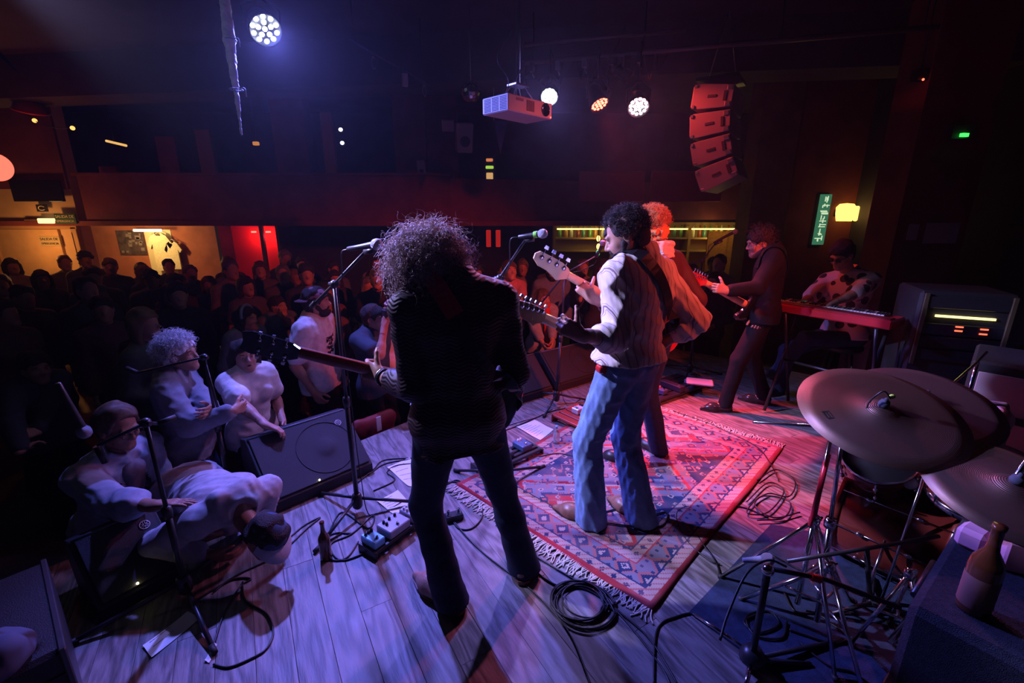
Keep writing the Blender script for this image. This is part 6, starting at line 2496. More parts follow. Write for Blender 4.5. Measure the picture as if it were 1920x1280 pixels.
# -- man stooping over the stage edge, cap on his head
nbp, pl = at(446, 948, 2.36), V(-2.02, 2.48, .16)
J = skel((-2.30, 2.55, PIT), tuple(nrm(nbp - pl)[:2]), 1.62, pel=pl, neck=nbp, hd=at(500, 1006, 2.28), look=nrm((.55, -.35, -.75)), hup=nrm((.75, -.3, .6)),
         wl=nbp + V(-.20, .10, -.24), wr=nbp + V(-.16, -.06, -.25), epl=(-.3, .5, -.6), epr=(-.6, .1, -.8), al=(-2.22, 2.62, PIT + .09), ar=(-2.34, 2.46, PIT + .09), kpl=(.6, -.4, 0), kpr=(.6, -.4, 0))
a = person('man in grey hooded sweatshirt and cap stooping low over the stage edge', J, h=.011, hands=('relax', 'relax'), hair='short', hair_m=HAIR_DARK, skin=SKIN2,
           top=dict(m=cmat('hoodie_pale_grey', (.40, .38, .42)), g=.026, sleeve=1.8, hem=.12, fold=.014, fs=28, hood=True, name='hoodie'), legs=dict(m=JEAN_DARK), shoes=dict(m=LEATHER_BLACK))
cap(a, J, cmat('cap_navy', (.05, .08, .15)), cmat('cap_brim_pale', (.5, .5, .56)))

# -- man in cap and white tee
J, hd = aud(594, 566, 4.0, head=(.9, -.05))
J = skel(J['base'], (.88, -.1), J['H'], hd=hd, look=(.93, .15, .05))
a = person('bearded man in backward cap and white printed tee behind the guitar neck', J, h=.012, hair='short', hair_m=HAIR_DARK, beard=HAIR_DARK,
           top=dict(m=TEE_WHITE, g=.03, sleeve=.7, hem=.12, fold=.011, fs=30, open=1.5, name='tee_shirt'), legs=dict(m=SUIT), shoes=dict(m=LEATHER_BLACK))
cap(a, J, cmat('cap_plum', (.25, .12, .15)), turn=math.pi)
print_marks(a, J, 9, TEE_BLACK, .12, .16, 5, .30)

# -- photographer
J, hd = aud(702, 596, 4.1, head=(.8, -.35))
cm = at(733, 588, 3.95)
J = skel(J['base'], (.85, -.35), J['H'], hd=hd, look=(.88, -.2, -.02), wl=cm + V(.02, .06, .03), wr=cm + V(-.05, -.05, -.10), epl=(-.1, .8, .2), epr=(.3, -.7, -1),
         hdl=nrm((.3, -.4, .3)), hdr=nrm((.3, .1, .9)), hnl=nrm((.3, -.8, -.3)), hnr=nrm((.2, .8, .1)))
J['wl'] = cm + V(-.03, .05, .07)
a = person('photographer in dark tee holding a camera up to the face', J, h=.011, hands=('grip', 'grip'), hair='short', hair_m=HAIR_DARK,
           top=dict(m=cmat('tee_dark_teal', (.03, .05, .075)), g=.028, sleeve=.6, hem=.12, fold=.012, name='tee_shirt'), legs=dict(m=SUIT), shoes=dict(m=LEATHER_BLACK))
t = thing('camera', 'black photo camera with a large lens in the photographer\'s hands', 'camera', tuple(cm))
d = nrm((.75, -.5, 0))
Rm = frame(d, (0, 0, 1))
MB().box(cm - d * .02, (.095, .13, .065), Rm, bev=.012).build('camera_body', BLACKP, t)
MB().lathe([(0, .01), (.035, .01), (.036, .06), (.041, .065), (.041, .11), (.036, .11), (.034, .09), (0, .088)], cm, Rm, 20).build('lens', BLACKP, t)

# -- man with glasses, lettered tee
J, hd = aud(748, 556, 4.62, head=(.6, -.55))
J = skel(J['base'], (.55, -.75), J['H'], hd=hd, look=(.75, -.5, -.05))
a = person('bearded man in glasses and pale lettered tee next to the photographer', J, h=.012, hair='short', hair_m=HAIR_DARK, beard=HAIR_DARK,
           top=dict(m=TEE_WHITE, g=.026, sleeve=.6, hem=.1, fold=.012, name='tee_shirt'), legs=dict(m=SUIT), shoes=dict(m=LEATHER_BLACK))
spectacles(a, J)
T = nrm(J['nb'] - J['pel'])
Ls = J['Ls']
Ft = nrm(np.cross(Ls, T))
PRINTS = [(a, J['pel'] + T * .38 + Ft * .155, np.column_stack((-Ls, T, np.cross(-Ls, T))), 'CUP', .085)]

# -- people facing the right half of the stage
J, hd = aud(1018, 560, 5.6, head=(.3, -.9))
J = skel(J['base'], (.2, -.95), J['H'], fem=True, hd=hd, look=(.5, -.8, .02), wl=at(1035, 655, 5.35), wr=at(1022, 655, 5.35), hnl=(-1, 0, 0), hnr=(1, 0, 0))
a = person('woman with curly dark hair, red scarf and open pale jacket at the stage front', J, h=.012, hair='bob', hair_m=HAIR_MID, fem=True, skin=SKIN3,
           top=dict(m=PALE_SHIRT, g=.03, sleeve=1.6, hem=.15, fold=.012, name='jacket'), legs=dict(m=JEAN_DARK), shoes=dict(m=LEATHER_BLACK))
b = Blob()
for i in range(12):
    a0, a1 = i * .5236, (i + 1) * .5236
    b.cone(J['nb'] + V(.085 * math.cos(a0), .085 * math.sin(a0), .03), J['nb'] + V(.085 * math.cos(a1), .085 * math.sin(a1), .03), .035, None, .01)
b.cone(J['nb'] + V(.06, -.13, -.02), J['nb'] + V(.09, -.18, -.42), .045, .05, .02, ((0, 1, 0), .5))
b.disp = folds(3, .008, 22)
b.amp = .01
b.build('scarf', cmat('scarf_red', (.6, .05, .04)), a, .011)
b = Blob()
b.cone(J['nb'] + V(-.03, -.11, -.12), J['pel'] + V(-.03, -.13, .10), .06, .075, .02, ((0, 1, 0), .6))
b.build('vest', NAVY, a, .012)

J, hd = aud(1036, 508, 6.3, head=(.1, -1))
J = skel(J['base'], (.1, -1), J['H'], hd=hd, look=(.25, -.95, -.1))
person('man in blue denim shirt standing behind the woman with red scarf', J, h=.014, hh=.008, hair='short', hair_m=HAIR_DARK, beard=HAIR_DARK,
       top=dict(m=DENIM_SHIRT, g=.03, sleeve=1.85, hem=.1), legs=dict(m=SUIT), shoes=dict(m=LEATHER_BLACK))
J, hd = aud(1130, 505, 6.0, head=(.1, -1))
J = skel(J['base'], (.1, -1), J['H'], fem=True, hd=hd, look=(.2, -.97, .0), wr=at(1088, 560, 5.75), epr=(-.6, -.3, -.8), hdr=(.1, -.1, 1))
a = person('smiling woman in glasses lit red between the guitarists', J, h=.014, hh=.007, fem=True, hair='bob', hair_m=HAIR_DARK, top=dict(m=NAVY, g=.025, sleeve=1.85, hem=.1), legs=dict(m=SUIT), shoes=dict(m=LEATHER_BLACK))
spectacles(a, J)
J, hd = aud(956, 508, 5.9, head=(.3, -.95))
J = skel(J['base'], (.3, -.95), J['H'], fem=True, hd=hd, look=(.35, -.9, .2), wl=at(975, 585, 5.6), wr=at(958, 590, 5.6))
person('woman in striped pink tee with crossed hands beside the brocade shoulder', J, h=.014, hh=.008, fem=True, hair='bun', hair_m=HAIR_MID, top=dict(m=cmat('tee_pink', (.5, .22, .24)), g=.022, sleeve=.5, hem=.1, name='tee_shirt'), legs=dict(m=SUIT), shoes=dict(m=LEATHER_BLACK))

# -- a few more one can tell apart on the left
J, hd = aud(522, 575, 5.2, head=(.8, -.5))
J = skel(J['base'], (.8, -.5), J['H'], hd=hd, look=(.85, -.3, .1), wl=at(525, 590, 4.95), epl=(.2, .3, -1), hdl=(0, 0, 1))
person('man in dark patterned shirt drinking, behind the guitar headstock', J, h=.014, hh=.008, hands=('grip', 'relax'), hair='short', hair_m=HAIR_DARK, top=dict(m=cmat('shirt_leaf', (.12, .14, .2)), g=.03, sleeve=.8, hem=.1), legs=dict(m=SUIT), shoes=dict(m=LEATHER_BLACK))
J, hd = aud(462, 598, 4.3, head=(.9, -.3))
J = skel(J['base'], (.9, -.3), J['H'], fem=True, hd=hd, look=(.93, -.1, .05))
a = person('woman with pale headband in profile above the girl in white tee', J, h=.014, hh=.008, fem=True, hair='long', hair_m=HAIR_DARK, top=dict(m=cmat('jacket_speckled', (.25, .22, .28)), g=.028, sleeve=1.85, hem=.12, name='jacket'), legs=dict(m=SUIT), shoes=dict(m=LEATHER_BLACK))
F, U, L, s_ = head_axes(J)
MB().tube([J['hd'] + L * .088 * math.cos(q) + U * (.03 + .105 * math.sin(q)) + F * .02 for q in np.linspace(-.1, 3.24, 16)], .013, 6).build('headband', PALE_SHIRT, a)
J, hd = aud(252, 665, 3.9, head=(.9, -.1))
J = skel(J['base'], (.9, -.1), J['H'], fem=True, hd=hd, look=(.85, -.45, -.05))
person('woman in dark top looking past the white haired man', J, h=.014, hh=.008, fem=True, hair='long', hair_m=HAIR_DARK, top=dict(m=TEE_BLACK, g=.02, sleeve=1.8, hem=.1), legs=dict(m=SUIT), shoes=dict(m=LEATHER_BLACK))
J, hd = aud(66, 690, 3.3, head=(.9, -.2))
J = skel(J['base'], (.9, -.2), J['H'], hd=hd, look=(.9, -.35, 0), wl=at(40, 880, 3.0), wr=at(50, 900, 2.95), hdl=nrm((.1, -.9, .2)), hdr=nrm((.1, .9, .2)))
person('tall man in dark patterned jumper at the left edge, arms crossed', J, h=.013, hh=.008, hair='short', hair_m=HAIR_DARK, top=dict(m=cmat('jumper_dark', (.05, .05, .07)), g=.03, sleeve=1.85, hem=.1), legs=dict(m=SUIT), shoes=dict(m=LEATHER_BLACK))

NAMED = [(o.location.x, o.location.y) for o in bpy.data.objects if o.name.startswith('person') and o.parent is None and o.location.z < -.3]

# -- the dark crowd: a few built figures, copied with other clothes
protos = []
tops = [cmat('crowd_top_%d' % i, c) for i, c in enumerate(((.03, .03, .04), (.10, .10, .13), (.05, .06, .10), (.12, .05, .06), (.25, .24, .27), (.02, .02, .025), (.08, .10, .09), (.16, .12, .12)))]
hairs = [HAIR_DARK, HAIR_MID, HAIR_DARK, mat('hair_fair', (.16, .10, .06), rough=.6), HAIR_DARK, HAIR_GREY]
specs = [('short', False, 1.85, .02), ('long', True, 1.8, .02), ('short', False, .6, .025), ('bob', True, .5, .02), ('receding', False, 1.85, .025), ('bun', True, 1.85, .02), ('curly', False, .7, .028), ('long', True, .6, .022)]
for i, (hr, fm, sl, g) in enumerate(specs):
    Jc = skel((0, 0, 0), (1, 0), 1.72 if not fm else 1.64, fem=fm, lean=.01 * (i % 3), turn=.1 * (i % 3 - 1), look=nrm((1, .25 * (i % 3 - 1), .06)),
              wl=(.16, .12, .98) if i % 2 else (.10, .22, .85), wr=(.18, -.10, 1.0) if i % 3 else (.08, -.23, .84))
    p = person('proto', Jc, h=.017, simple=True, hair=hr, hair_m=hairs[i % 6], fem=fm, skin=(SKIN, SKIN3, SKIN2)[i % 3], top=dict(m=tops[i], g=g, sleeve=sl, hem=.1), legs=dict(m=SUIT, g=.012), shoes=dict(m=LEATHER_BLACK))
    protos.append(p)
rg = random.Random(12)
spots = []
n0 = 3.72
r_ = 0
while n0 < 10.5:
    e0 = -9.0 + (r_ % 2) * .3
    while e0 < 7.5:
        p = S(e0 + rg.uniform(-.14, .14), n0 + rg.uniform(-.12, .12))
        e0 += rg.uniform(.54, .72)
        t_ = p[1] * CT + (EYE[2] - .9) * ST
        if p[1] < 1.2 or p[1] > 7.75 or t_ < 2.5:
            continue
        u = 960 + p[0] / t_ * FPX
        if u < -40 or u > 1430 or (p[0] > 1.2 and p[1] < 6.0):
            continue
        if any((p[0] - x) ** 2 + (p[1] - y) ** 2 < .50 ** 2 for x, y in NAMED):
            continue
        spots.append((t_, p, u))
    n0 += .60
    r_ += 1
n0 = -.4
while n0 < 3.6:
    e0 = 6.35 + rg.uniform(-.1, .1)
    while e0 < 9.2:
        p = S(e0 + rg.uniform(-.1, .1), n0 + rg.uniform(-.1, .1))
        e0 += rg.uniform(.56, .72)
        t_ = p[1] * CT + (EYE[2] - .9) * ST
        u = 960 + p[0] / t_ * FPX
        if p[1] > 7.9 or u > 1385 or any((p[0] - x) ** 2 + (p[1] - y) ** 2 < .40 ** 2 for x, y in NAMED):
            continue
        spots.append((t_, p, u))
    n0 += .6
spots.sort(key=lambda q: q[0])
kept = []
for q in spots:
    if all((q[1][0] - k[1][0]) ** 2 + (q[1][1] - k[1][1]) ** 2 > .50 ** 2 for k in kept):
        kept.append(q)
spots = kept
used = set()
zones = []
for i, (t_, p, u) in enumerate(spots):
    k = rg.randrange(len(protos))
    dirv = V(.5, 2.4, 0) - p
    rz = math.atan2(dirv[1], dirv[0]) + rg.uniform(-.35, .35)
    sc = rg.uniform(.94, 1.05)
    place = 'in front of the emergency exit' if u < 170 and t_ > 5 else 'before the lit shirts' if u < 345 and t_ > 5 else 'before the red niche' if u < 560 and t_ > 5 else 'at the left side of the room' if u < 560 else 'in the middle of the hall' if u < 900 else 'near the bar'
    look = ('short haired', 'long haired', 'short haired', 'bob haired', 'thin haired', 'bun haired', 'curly haired', 'long haired')[k]
    ci = rg.randrange(len(tops))
    hi_ = rg.randrange(len(hairs))
    row = 'in the front rows' if t_ < 4.2 else 'in the middle rows' if t_ < 6.2 else 'far back'
    place = place.replace('at the left side of the room', 'on the left').replace('in the middle of the hall', 'mid hall').replace('in front of the emergency exit', 'before the exit')
    lb = '%s %s listener in %s top %s, %s' % (('dark', 'brown', 'dark', 'fair', 'dark', 'grey')[hi_], look, ('black', 'charcoal', 'navy', 'maroon', 'pale grey', 'black', 'olive', 'brown')[ci], row, place)
    loc = (p[0], p[1], PIT)
    if k not in used:
        used.add(k)
        o = protos[k]
        o.location = loc
        o.rotation_euler = (0, 0, rz)
        o.scale = (sc,) * 3
        o['label'] = lb
        o['group'] = 'dark crowd'
        for ch in o.children:
            for nm_, m_ in (('shirt', tops[ci]), ('hair', hairs[hi_])):
                if ch.name.startswith(nm_):
                    ch.material_slots[0].link = 'OBJECT'
                    ch.material_slots[0].material = m_
    else:
        copy_thing(protos[k], loc, rz, lb, 'dark crowd', sc, {'shirt': tops[ci], 'hair': hairs[hi_]})
for k, o in enumerate(protos):
    if k not in used:
        for ch in list(o.children_recursive):
            bpy.data.objects.remove(ch)
        bpy.data.objects.remove(o)
print('CROWD', len(spots))
# ------------------------------------------------------------------ overhead: bar, projector, speakers, cloth
def text_mesh(body, size, extrude=.002, align='CENTER'):
    fc = bpy.data.curves.new('t', 'FONT')
    fc.body = body
    fc.size = size
    fc.extrude = extrude
    fc.align_x = align
    fc.align_y = 'CENTER'
    o = bpy.data.objects.new('t', fc)
    COL.objects.link(o)
    dg = bpy.context.evaluated_depsgraph_get()
    me = bpy.data.meshes.new_from_object(o.evaluated_get(dg))
    bpy.data.objects.remove(o)
    return me


def put_text(parent, body, size, pos, R, m, name='lettering', extrude=.002):
    me = text_mesh(body, size, extrude)
    me.materials.append(m)
    o = bpy.data.objects.new(name, me)
    COL.objects.link(o)
    M = np.eye(4)
    M[:3, :3] = R
    M[:3, 3] = pos
    if parent is not None:
        o.parent = parent
        mb = parent.matrix_basis.copy()
        o.matrix_parent_inverse = mb.inverted()
    o.matrix_basis = Matrix(M)
    return o


FACE = np.column_stack((V(1, 0, 0), V(0, 0, 1), V(0, -1, 0)))     # text standing upright, read from the stage

for a_, p_, R_, w_, z_ in PRINTS:
    put_text(a_, w_, z_, p_, R_, TEE_BLACK, extrude=.006)

# lighting bar with its lamps' clamps
bar = thing('lighting_bar', 'long black lighting bar under the ceiling', 'lighting bar', tuple(PIPE0))
pd = nrm(PIPE1 - PIPE0)
MB().tube([PIPE0, PIPE1], .025, 12).build('pipe', mat('pipe_dark', (.12, .10, .11), rough=.4, metal=.4), bar)
MB().tube([PIPE0 + V(0, 0, .16), PIPE0 + pd * 1.6 + V(0, 0, .16)], .02, 10).build('upper_pipe', mat('pipe_dark', (.12, .1, .11)), bar)
for f in (.03, .33, .66, .97):
    p = PIPE0 + (PIPE1 - PIPE0) * f
    MB().tube([p, V(p[0], p[1], CEIL + .02)], .009, 6).build('drop_rod', BLACKM, bar)
rg = random.Random(4)
for i in range(11):
    p = PIPE0 + pd * (.05 + .13 * i)
    MB().tube(smooth_path([p, p + V(rg.uniform(-.05, .05), -.02, -rg.uniform(.08, .22)), p + V(rg.uniform(-.1, .1), -.01, -rg.uniform(.1, .26)), p + pd * .1 + V(0, 0, -.02)], 5), .004, 5).build('hanging_cable', RUBBER, bar)
for i in range(5):
    p = PIPE0 + pd * (.1 + .27 * i) + V(0, 0, -.05)
    m = MB().box(p, (.05, .05, .09), frame(V(0, 0, 1), pd), bev=.006)
    m.tube([p + V(0, 0, -.04), p + V(.02, -.02, -.10)], .008, 6)
    m.build('clamp', STEEL, bar)
# spare dark moving head in the row
mh = PIPE0 + pd * .78 + V(0, -.05, -.32)
t = thing('moving_head_lamp', 'unlit black stage lamp hanging between the lit ones', 'stage lamp', tuple(mh))
MB().lathe([(0, -.12), (.07, -.12), (.085, -.05), (.085, .10), (.075, .12), (0, .11)], mh, frame((.5, -.5, -.7)), 20).build('housing', BLACKP, t)
MB().tube([mh + V(-.1, 0, 0), mh + V(-.1, 0, .12), mh + V(0, .03, .2), mh + V(.1, 0, .12), mh + V(.1, 0, 0)], .01, 6).build('yoke', BLACKP, t)
MB().tube([mh + V(0, .03, .2), mh + V(0, .05, .33)], .012, 6).build('clamp', STEEL, t)

# projector
zp = 2.517
A, B, Cq = onz(902, 216, zp), onz(953, 206, zp), onz(1035, 224, zp)
xx = nrm(Cq - B)
yy = V(-xx[1], xx[0], 0)
pw_, pd_ = np.linalg.norm(Cq - B), np.linalg.norm(A - B)
Rp = np.column_stack((xx, yy, V(0, 0, 1)))
WHT = mat('projector_white', (.62, .60, .62), rough=.45)
pc = B + xx * pw_ / 2 + yy * pd_ / 2 + V(0, 0, .0575)
pj = thing('projector', 'white video projector hanging from the ceiling', 'projector', tuple(pc))
MB().box(pc, (pw_, pd_, .115), Rp, bev=.008).build('case', WHT, pj)
gm = mat('vent_dark', (.06, .06, .09), rough=.6)
for q in range(3):                      # perforated side: slots in three fields
    for i in range(9):
        for j in range(6):
            c = B + yy * (.022 + q * (pd_ - .03) / 3 + j * .0125) + V(0, 0, .016 + i * .0105) - xx * .001
            MB().box(c, (.003, .0085, .006), Rp).build('vent_slot', gm, pj)
for x0, w_, h_ in ((.55, .10, .07),):
    for i in range(7):
        MB().box(B + xx * (pw_ * .40 + i * .013) + V(0, 0, .06) - yy * .001, (.006, .004, .075), Rp).build('louver', gm, pj)
MB().box(B + xx * pw_ * .24 + V(0, 0, .088) - yy * .001, (.08, .003, .02), Rp).build('badge_plate', mat('plate_grey', (.3, .25, .32), rough=.5), pj)
Rl = np.column_stack((xx, V(0, 0, 1), -yy))
MB().lathe([(.046, 0), (.048, .008), (.042, .009), (.036, .002), (.02, .004), (0, .005)], B + xx * pw_ * .83 + V(0, 0, .058), Rl, 24).build('lens', GBLACK, pj)
MB().ball(Cq - xx * .02 - yy * .002 + V(0, 0, .012), .006).build('indicator_light', glow('led_red_small', (1, .05, .03), 8), pj)
for dx, dy in ((-.12, -.07), (.12, -.07), (-.12, .07), (.12, .07)):
    p = pc + Rp @ V(dx, dy, .055)
    MB().tube([p, pc + Rp @ V(dx * .4, dy * .4, .16)], .005, 6).build('bracket_arm', STEEL, pj)
MB().box(pc + V(0, 0, .165), (.14, .10, .012), Rp).build('bracket_plate', STEEL, pj)
MB().tube([pc + V(0, 0, .16), V(pc[0], pc[1], CEIL + .02)], .016, 8).build('ceiling_pole', BLACKM, pj)
rg = random.Random(9)
for i in range(6):
    p = pc + Rp @ V(rg.uniform(-.15, .15), rg.uniform(-.08, .08), .06)
    MB().tube(smooth_path([p, p + V(rg.uniform(-.04, .04), 0, .12), p + V(rg.uniform(-.06, .06), .02, .28), pc + V(0, 0, .6)], 5), .0035, 5).build('signal_cable', RUBBER, pj)

# mirror ball
dc = at(883, 172, 4.6)
t = thing('mirror_ball', 'small mirror ball hanging next to the projector', 'mirror ball', tuple(dc))
m = MB()
for i in range(9):
    th0, th1 = math.pi * (i + .06) / 9, math.pi * (i + .94) / 9
    nn = max(4, int(20 * math.sin((th0 + th1) / 2)))
    for j in range(nn):
        a0, a1 = 6.283 * (j + .05) / nn, 6.283 * (j + .95) / nn
        m.add([dc + .1 * V(math.sin(th) * math.cos(a), math.sin(th) * math.sin(a), math.cos(th)) for th, a in ((th0, a0), (th1, a0), (th1, a1), (th0, a1))], [(0, 1, 2, 3)])
m.build('mirror_facets', CHROME, t)
MB().ball(dc, .098).build('core', BLACKM, t)
MB().tube([dc + V(0, 0, .09), V(dc[0], dc[1], CEIL + .02)], .003, 5).build('wire', STEEL, t)

# line array
la = thing('line_array_speaker', 'curved stack of four hanging loudspeaker cabinets lit red', 'loudspeaker', tuple(at(1345, 250, 4.75)))
side = nrm((-.55, -.83, 0))            # the cabinets' visible side
fwd = nrm(np.cross(V(0, 0, 1), side))  # their mouths
if fwd[0] > 0:
    fwd = -fwd
prev = at(1352, 168, 4.75)
ang = math.radians(-4)
SPK = mat('speaker_grey', (.16, .15, .17), rough=.5, bump=.2, bscale=200)
for i in range(4):
    dn = nrm(V(0, 0, -1) * math.cos(ang) + fwd * -math.sin(ang))
    c = prev + dn * .125
    Rr = np.column_stack((nrm(np.cross(dn, side)), side, -dn))
    if Rr[:, 0] @ fwd < 0:
        Rr[:, 0] *= -1
        Rr[:, 1] *= -1
    hx, hz = .19, .118
    s2 = 1 if Rr[:, 1] @ side > 0 else -1
    poly = [(-hx, -hz * .82), (hx * .8, -hz), (hx, -hz * .8), (hx, hz * .8), (hx * .8, hz), (-hx, hz * .82)]
    cb = MB().prism(poly, -.35, .35, c, np.column_stack((Rr[:, 0], Rr[:, 2], Rr[:, 1])), bev=.006).build('cabinet', SPK, la)
    sc2 = c + side * .352
    MB().box(sc2 + Rr[:, 0] * .0, (.085, .008, .026), Rr, bev=.003).build('handle_slot', BLACKM, cb)
    MB().box(sc2 - Rr[:, 0] * .12, (.03, .01, .09), Rr, bev=.003).build('side_vent', BLACKM, cb)
    for q in (-1, 1):
        MB().box(sc2 - Rr[:, 0] * .155 + Rr[:, 2] * q * .07, (.05, .02, .04), Rr, bev=.004).build('rigging', STEEL, cb)
        MB().box(sc2 + Rr[:, 0] * .165 + Rr[:, 2] * q * .095, (.03, .02, .03), Rr, bev=.004).build('rigging', STEEL, cb)
    MB().box(c + Rr[:, 0] * .192, (.006, .66, .18), Rr).build('front_grille', GRILLE, cb)
    prev = c + dn * .125
    ang += math.radians(9)
tp = at(1352, 160, 4.75)
MB().box(tp + V(0, 0, .03), (.4, .5, .03), np.column_stack((fwd, side, V(0, 0, 1)))).build('hanging_frame', BLACKP, la)
for q in (-.14, .14):
    MB().tube([tp + fwd * q + V(0, 0, .03), V(tp[0], tp[1], CEIL + .02)], .006, 5).build('chain', STEEL, la)

# furled white pennant by the blue lamp
b = Blob()
q0, q1, q2 = at(414, -60, 3.15), at(430, 75, 3.2), at(453, 254, 3.3)
b.cone(q0, q1, .028, .040, .02)
b.cone(q1, q2, .036, .004, .02)
b.disp = folds(6, .010, 45)
b.amp = .012
fp = thing('furled_pennant', 'furled white cloth pennant tied with cords, hanging by the blue lamp', 'pennant', tuple(q0))
b.build('cloth', cmat('pennant_white', (.75, .75, .80)), fp, .007)
for f, u0 in ((14, 420), (75, 431), (168, 443)):
    c = at(u0, f, 3.2)
    MB().tube([c + V(.04 * math.cos(a), .04 * math.sin(a), 0) for a in np.linspace(0, 6.283, 13)[:-1]], .005, 5, closed=True).build('cord', BLACKM if f < 50 else PALE_SHIRT, fp)
    if f > 50:
        MB().tube(smooth_path([c + V(.03, -.02, 0), c + V(.07, -.02, .004), c + V(.075, -.02, -.05)], 4), .004, 5).build('cord_end', PALE_SHIRT, fp)
MB().tube([q0, V(q0[0], q0[1], CEIL + .02)], .004, 5).build('hanging_line', STEEL, fp)
for lb, P in (('dark blue pennant hanging below the projector', [(926, 226, 5.6), (952, 226, 5.6), (938, 290, 5.6)]), ('dark blue pennant tip at the left edge of the picture', [(-30, 82, 4.2), (0, 96, 4.2), (38, 140, 4.2)])):
    a_ = [at(*p) for p in P]
    n_ = nrm(np.cross(a_[1] - a_[0], a_[2] - a_[0])) * .004
    o = MB().add([*a_, *[p + n_ for p in a_]], [(0, 1, 2), (5, 4, 3), (0, 3, 4, 1), (1, 4, 5, 2), (2, 5, 3, 0)]).build('pennant', cmat('pennant_blue', (.03, .06, .16)))
    tag(o, lb, 'pennant')
    MB().tube([a_[0], V(a_[0][0], a_[0][1], CEIL + .02)], .003, 5).build('hanging_line', STEEL, o)

# rail with carabiners and a little lamp
rl = thing('ceiling_rail', 'thin black ceiling rail with carabiners and a small floodlight', 'rail', tuple(at(655, 74, 4.2)))
r0, r1 = at(655, 74, 4.2), at(805, 160, 5.0)
MB().tube([r0, r1], .010, 8).build('rail_bar', mat('rail_blue_black', (.06, .06, .1), rough=.4), rl)
for f in (.05, .9):
    p = r0 + (r1 - r0) * f
    MB().tube([p, V(p[0], p[1], CEIL + .02)], .005, 5).build('drop_rod', BLACKM, rl)
for u0, v0, t_ in ((701, 118, 4.45), (796, 170, 4.95)):
    c = at(u0, v0, t_)
    MB().tube([c + V(.018 * math.cos(a), 0, .055 * math.sin(a)) for a in np.linspace(0, 6.283, 19)[:-1]], .004, 6, closed=True).build('carabiner', STEEL, rl)
c = at(759, 150, 4.75)
MB().box(c, (.06, .05, .12), rotz(.5), bev=.006).build('floodlight', SILVER, rl)
MB().tube([c + V(0, 0, .05), c + V(0, 0, .13)], .006, 6).build('bracket', BLACKM, rl)

# ------------------------------------------------------------------ far end of the hall
WARM = (1.0, .36, .08)
dr = MB().box(V((ong(8, 8.16, 0)[0] + ong(150, 8.16, 0)[0]) / 2, 8.175, (PIT + 1.52) / 2), (ong(150, 8.16, 0)[0] - ong(8, 8.16, 0)[0], .05, 1.52 - PIT), bev=.004).build('door_1', mat('door_cream', (.55, .40, .24), rough=.6, var=.1, vscale=6))
struct(dr, 'cream emergency exit door')
for u0 in (2, 155):
    p = ong(u0, 8.16, 1)
    MB().box((p[0], 8.16, (PIT + 1.56) / 2), (.10, .08, 1.56 - PIT), bev=.006).build('door_frame', mat('frame_tan', (.40, .26, .14), rough=.6), dr)
MB().box((dr.data.vertices[0].co.x, 8.16, 1.58), (1, .08, .09)).build('door_frame', mat('frame_tan', (.4, .26, .14)), dr) if False else None
p0, p1 = ong(-5, 8.16, 1), ong(162, 8.16, 1)
MB().box(((p0[0] + p1[0]) / 2, 8.16, 1.57), (p1[0] - p0[0], .08, .09), bev=.006).build('door_frame', mat('frame_tan', (.4, .26, .14)), dr)
p = ong(143, 8.13, 1.2)
MB().box((p[0], 8.135, 1.1), (.03, .03, .75), bev=.006).build('push_bar', mat('bar_brown', (.12, .07, .05), rough=.5), dr)
SIGN = mat('sign_dark_green', (.02, .10, .06), rough=.5)
SIGNT = mat('sign_letter_white', (.7, .75, .7), rough=.5)
for lb, u0, v0 in (('upper emergency exit sign above the door', 123, 410), ('lower emergency exit sign on the door leaf', 94, 452)):
    p = at(u0, v0, 1.0)
    d = p - EYE
    p = EYE + d * ((8.08 if v0 < 430 else 8.14) / d[1])
    s_ = thing('exit_sign', lb + ' reading SALIDA DE EMERGENCIA', 'sign', tuple(p))
    MB().box(p, (.36, .015, .17), bev=.004).build('plate', SIGN if v0 < 430 else mat('sign_pale', (.45, .42, .25), rough=.5), s_)
    put_text(s_, 'SALIDA DE', .066, p + V(0, -.012, .035), FACE, SIGNT if v0 < 430 else INK)
    put_text(s_, 'EMERGENCIA', .050, p + V(0, -.012, -.04), FACE, SIGNT if v0 < 430 else INK)
# camera pictogram plate and door closer
p = EYE + (at(79, 390, 1) - EYE) * (8.12 / (at(79, 390, 1) - EYE)[1])
t = thing('wall_plaque', 'small dark pictogram plate over the exit door', 'sign', tuple(p))
MB().box(p, (.2, .012, .12), bev=.01).build('plate', BLACKM, t)
MB().tube([p + V(.055 * math.cos(a) + 0, -.01, .035 * math.sin(a)) for a in np.linspace(.6, 5.7, 12)], .007, 5).build('pictogram', SIGNT, t)
p = EYE + (at(82, 414, 1) - EYE) * (8.1 / (at(82, 414, 1) - EYE)[1])
t = thing('emergency_lamp', 'small lit emergency lamp above the exit door', 'lamp', tuple(p))
MB().box(p + V(-.10, .03, .01), (.5, .04, .035), bev=.006).build('rail', mat('rail_brown', (.15, .09, .06), rough=.6), t)
MB().box(p + V(.05, 0, 0), (.28, .06, .085), bev=.012).build('diffuser', glow('lamp_warm', (1, .62, .25), 2.2), t)


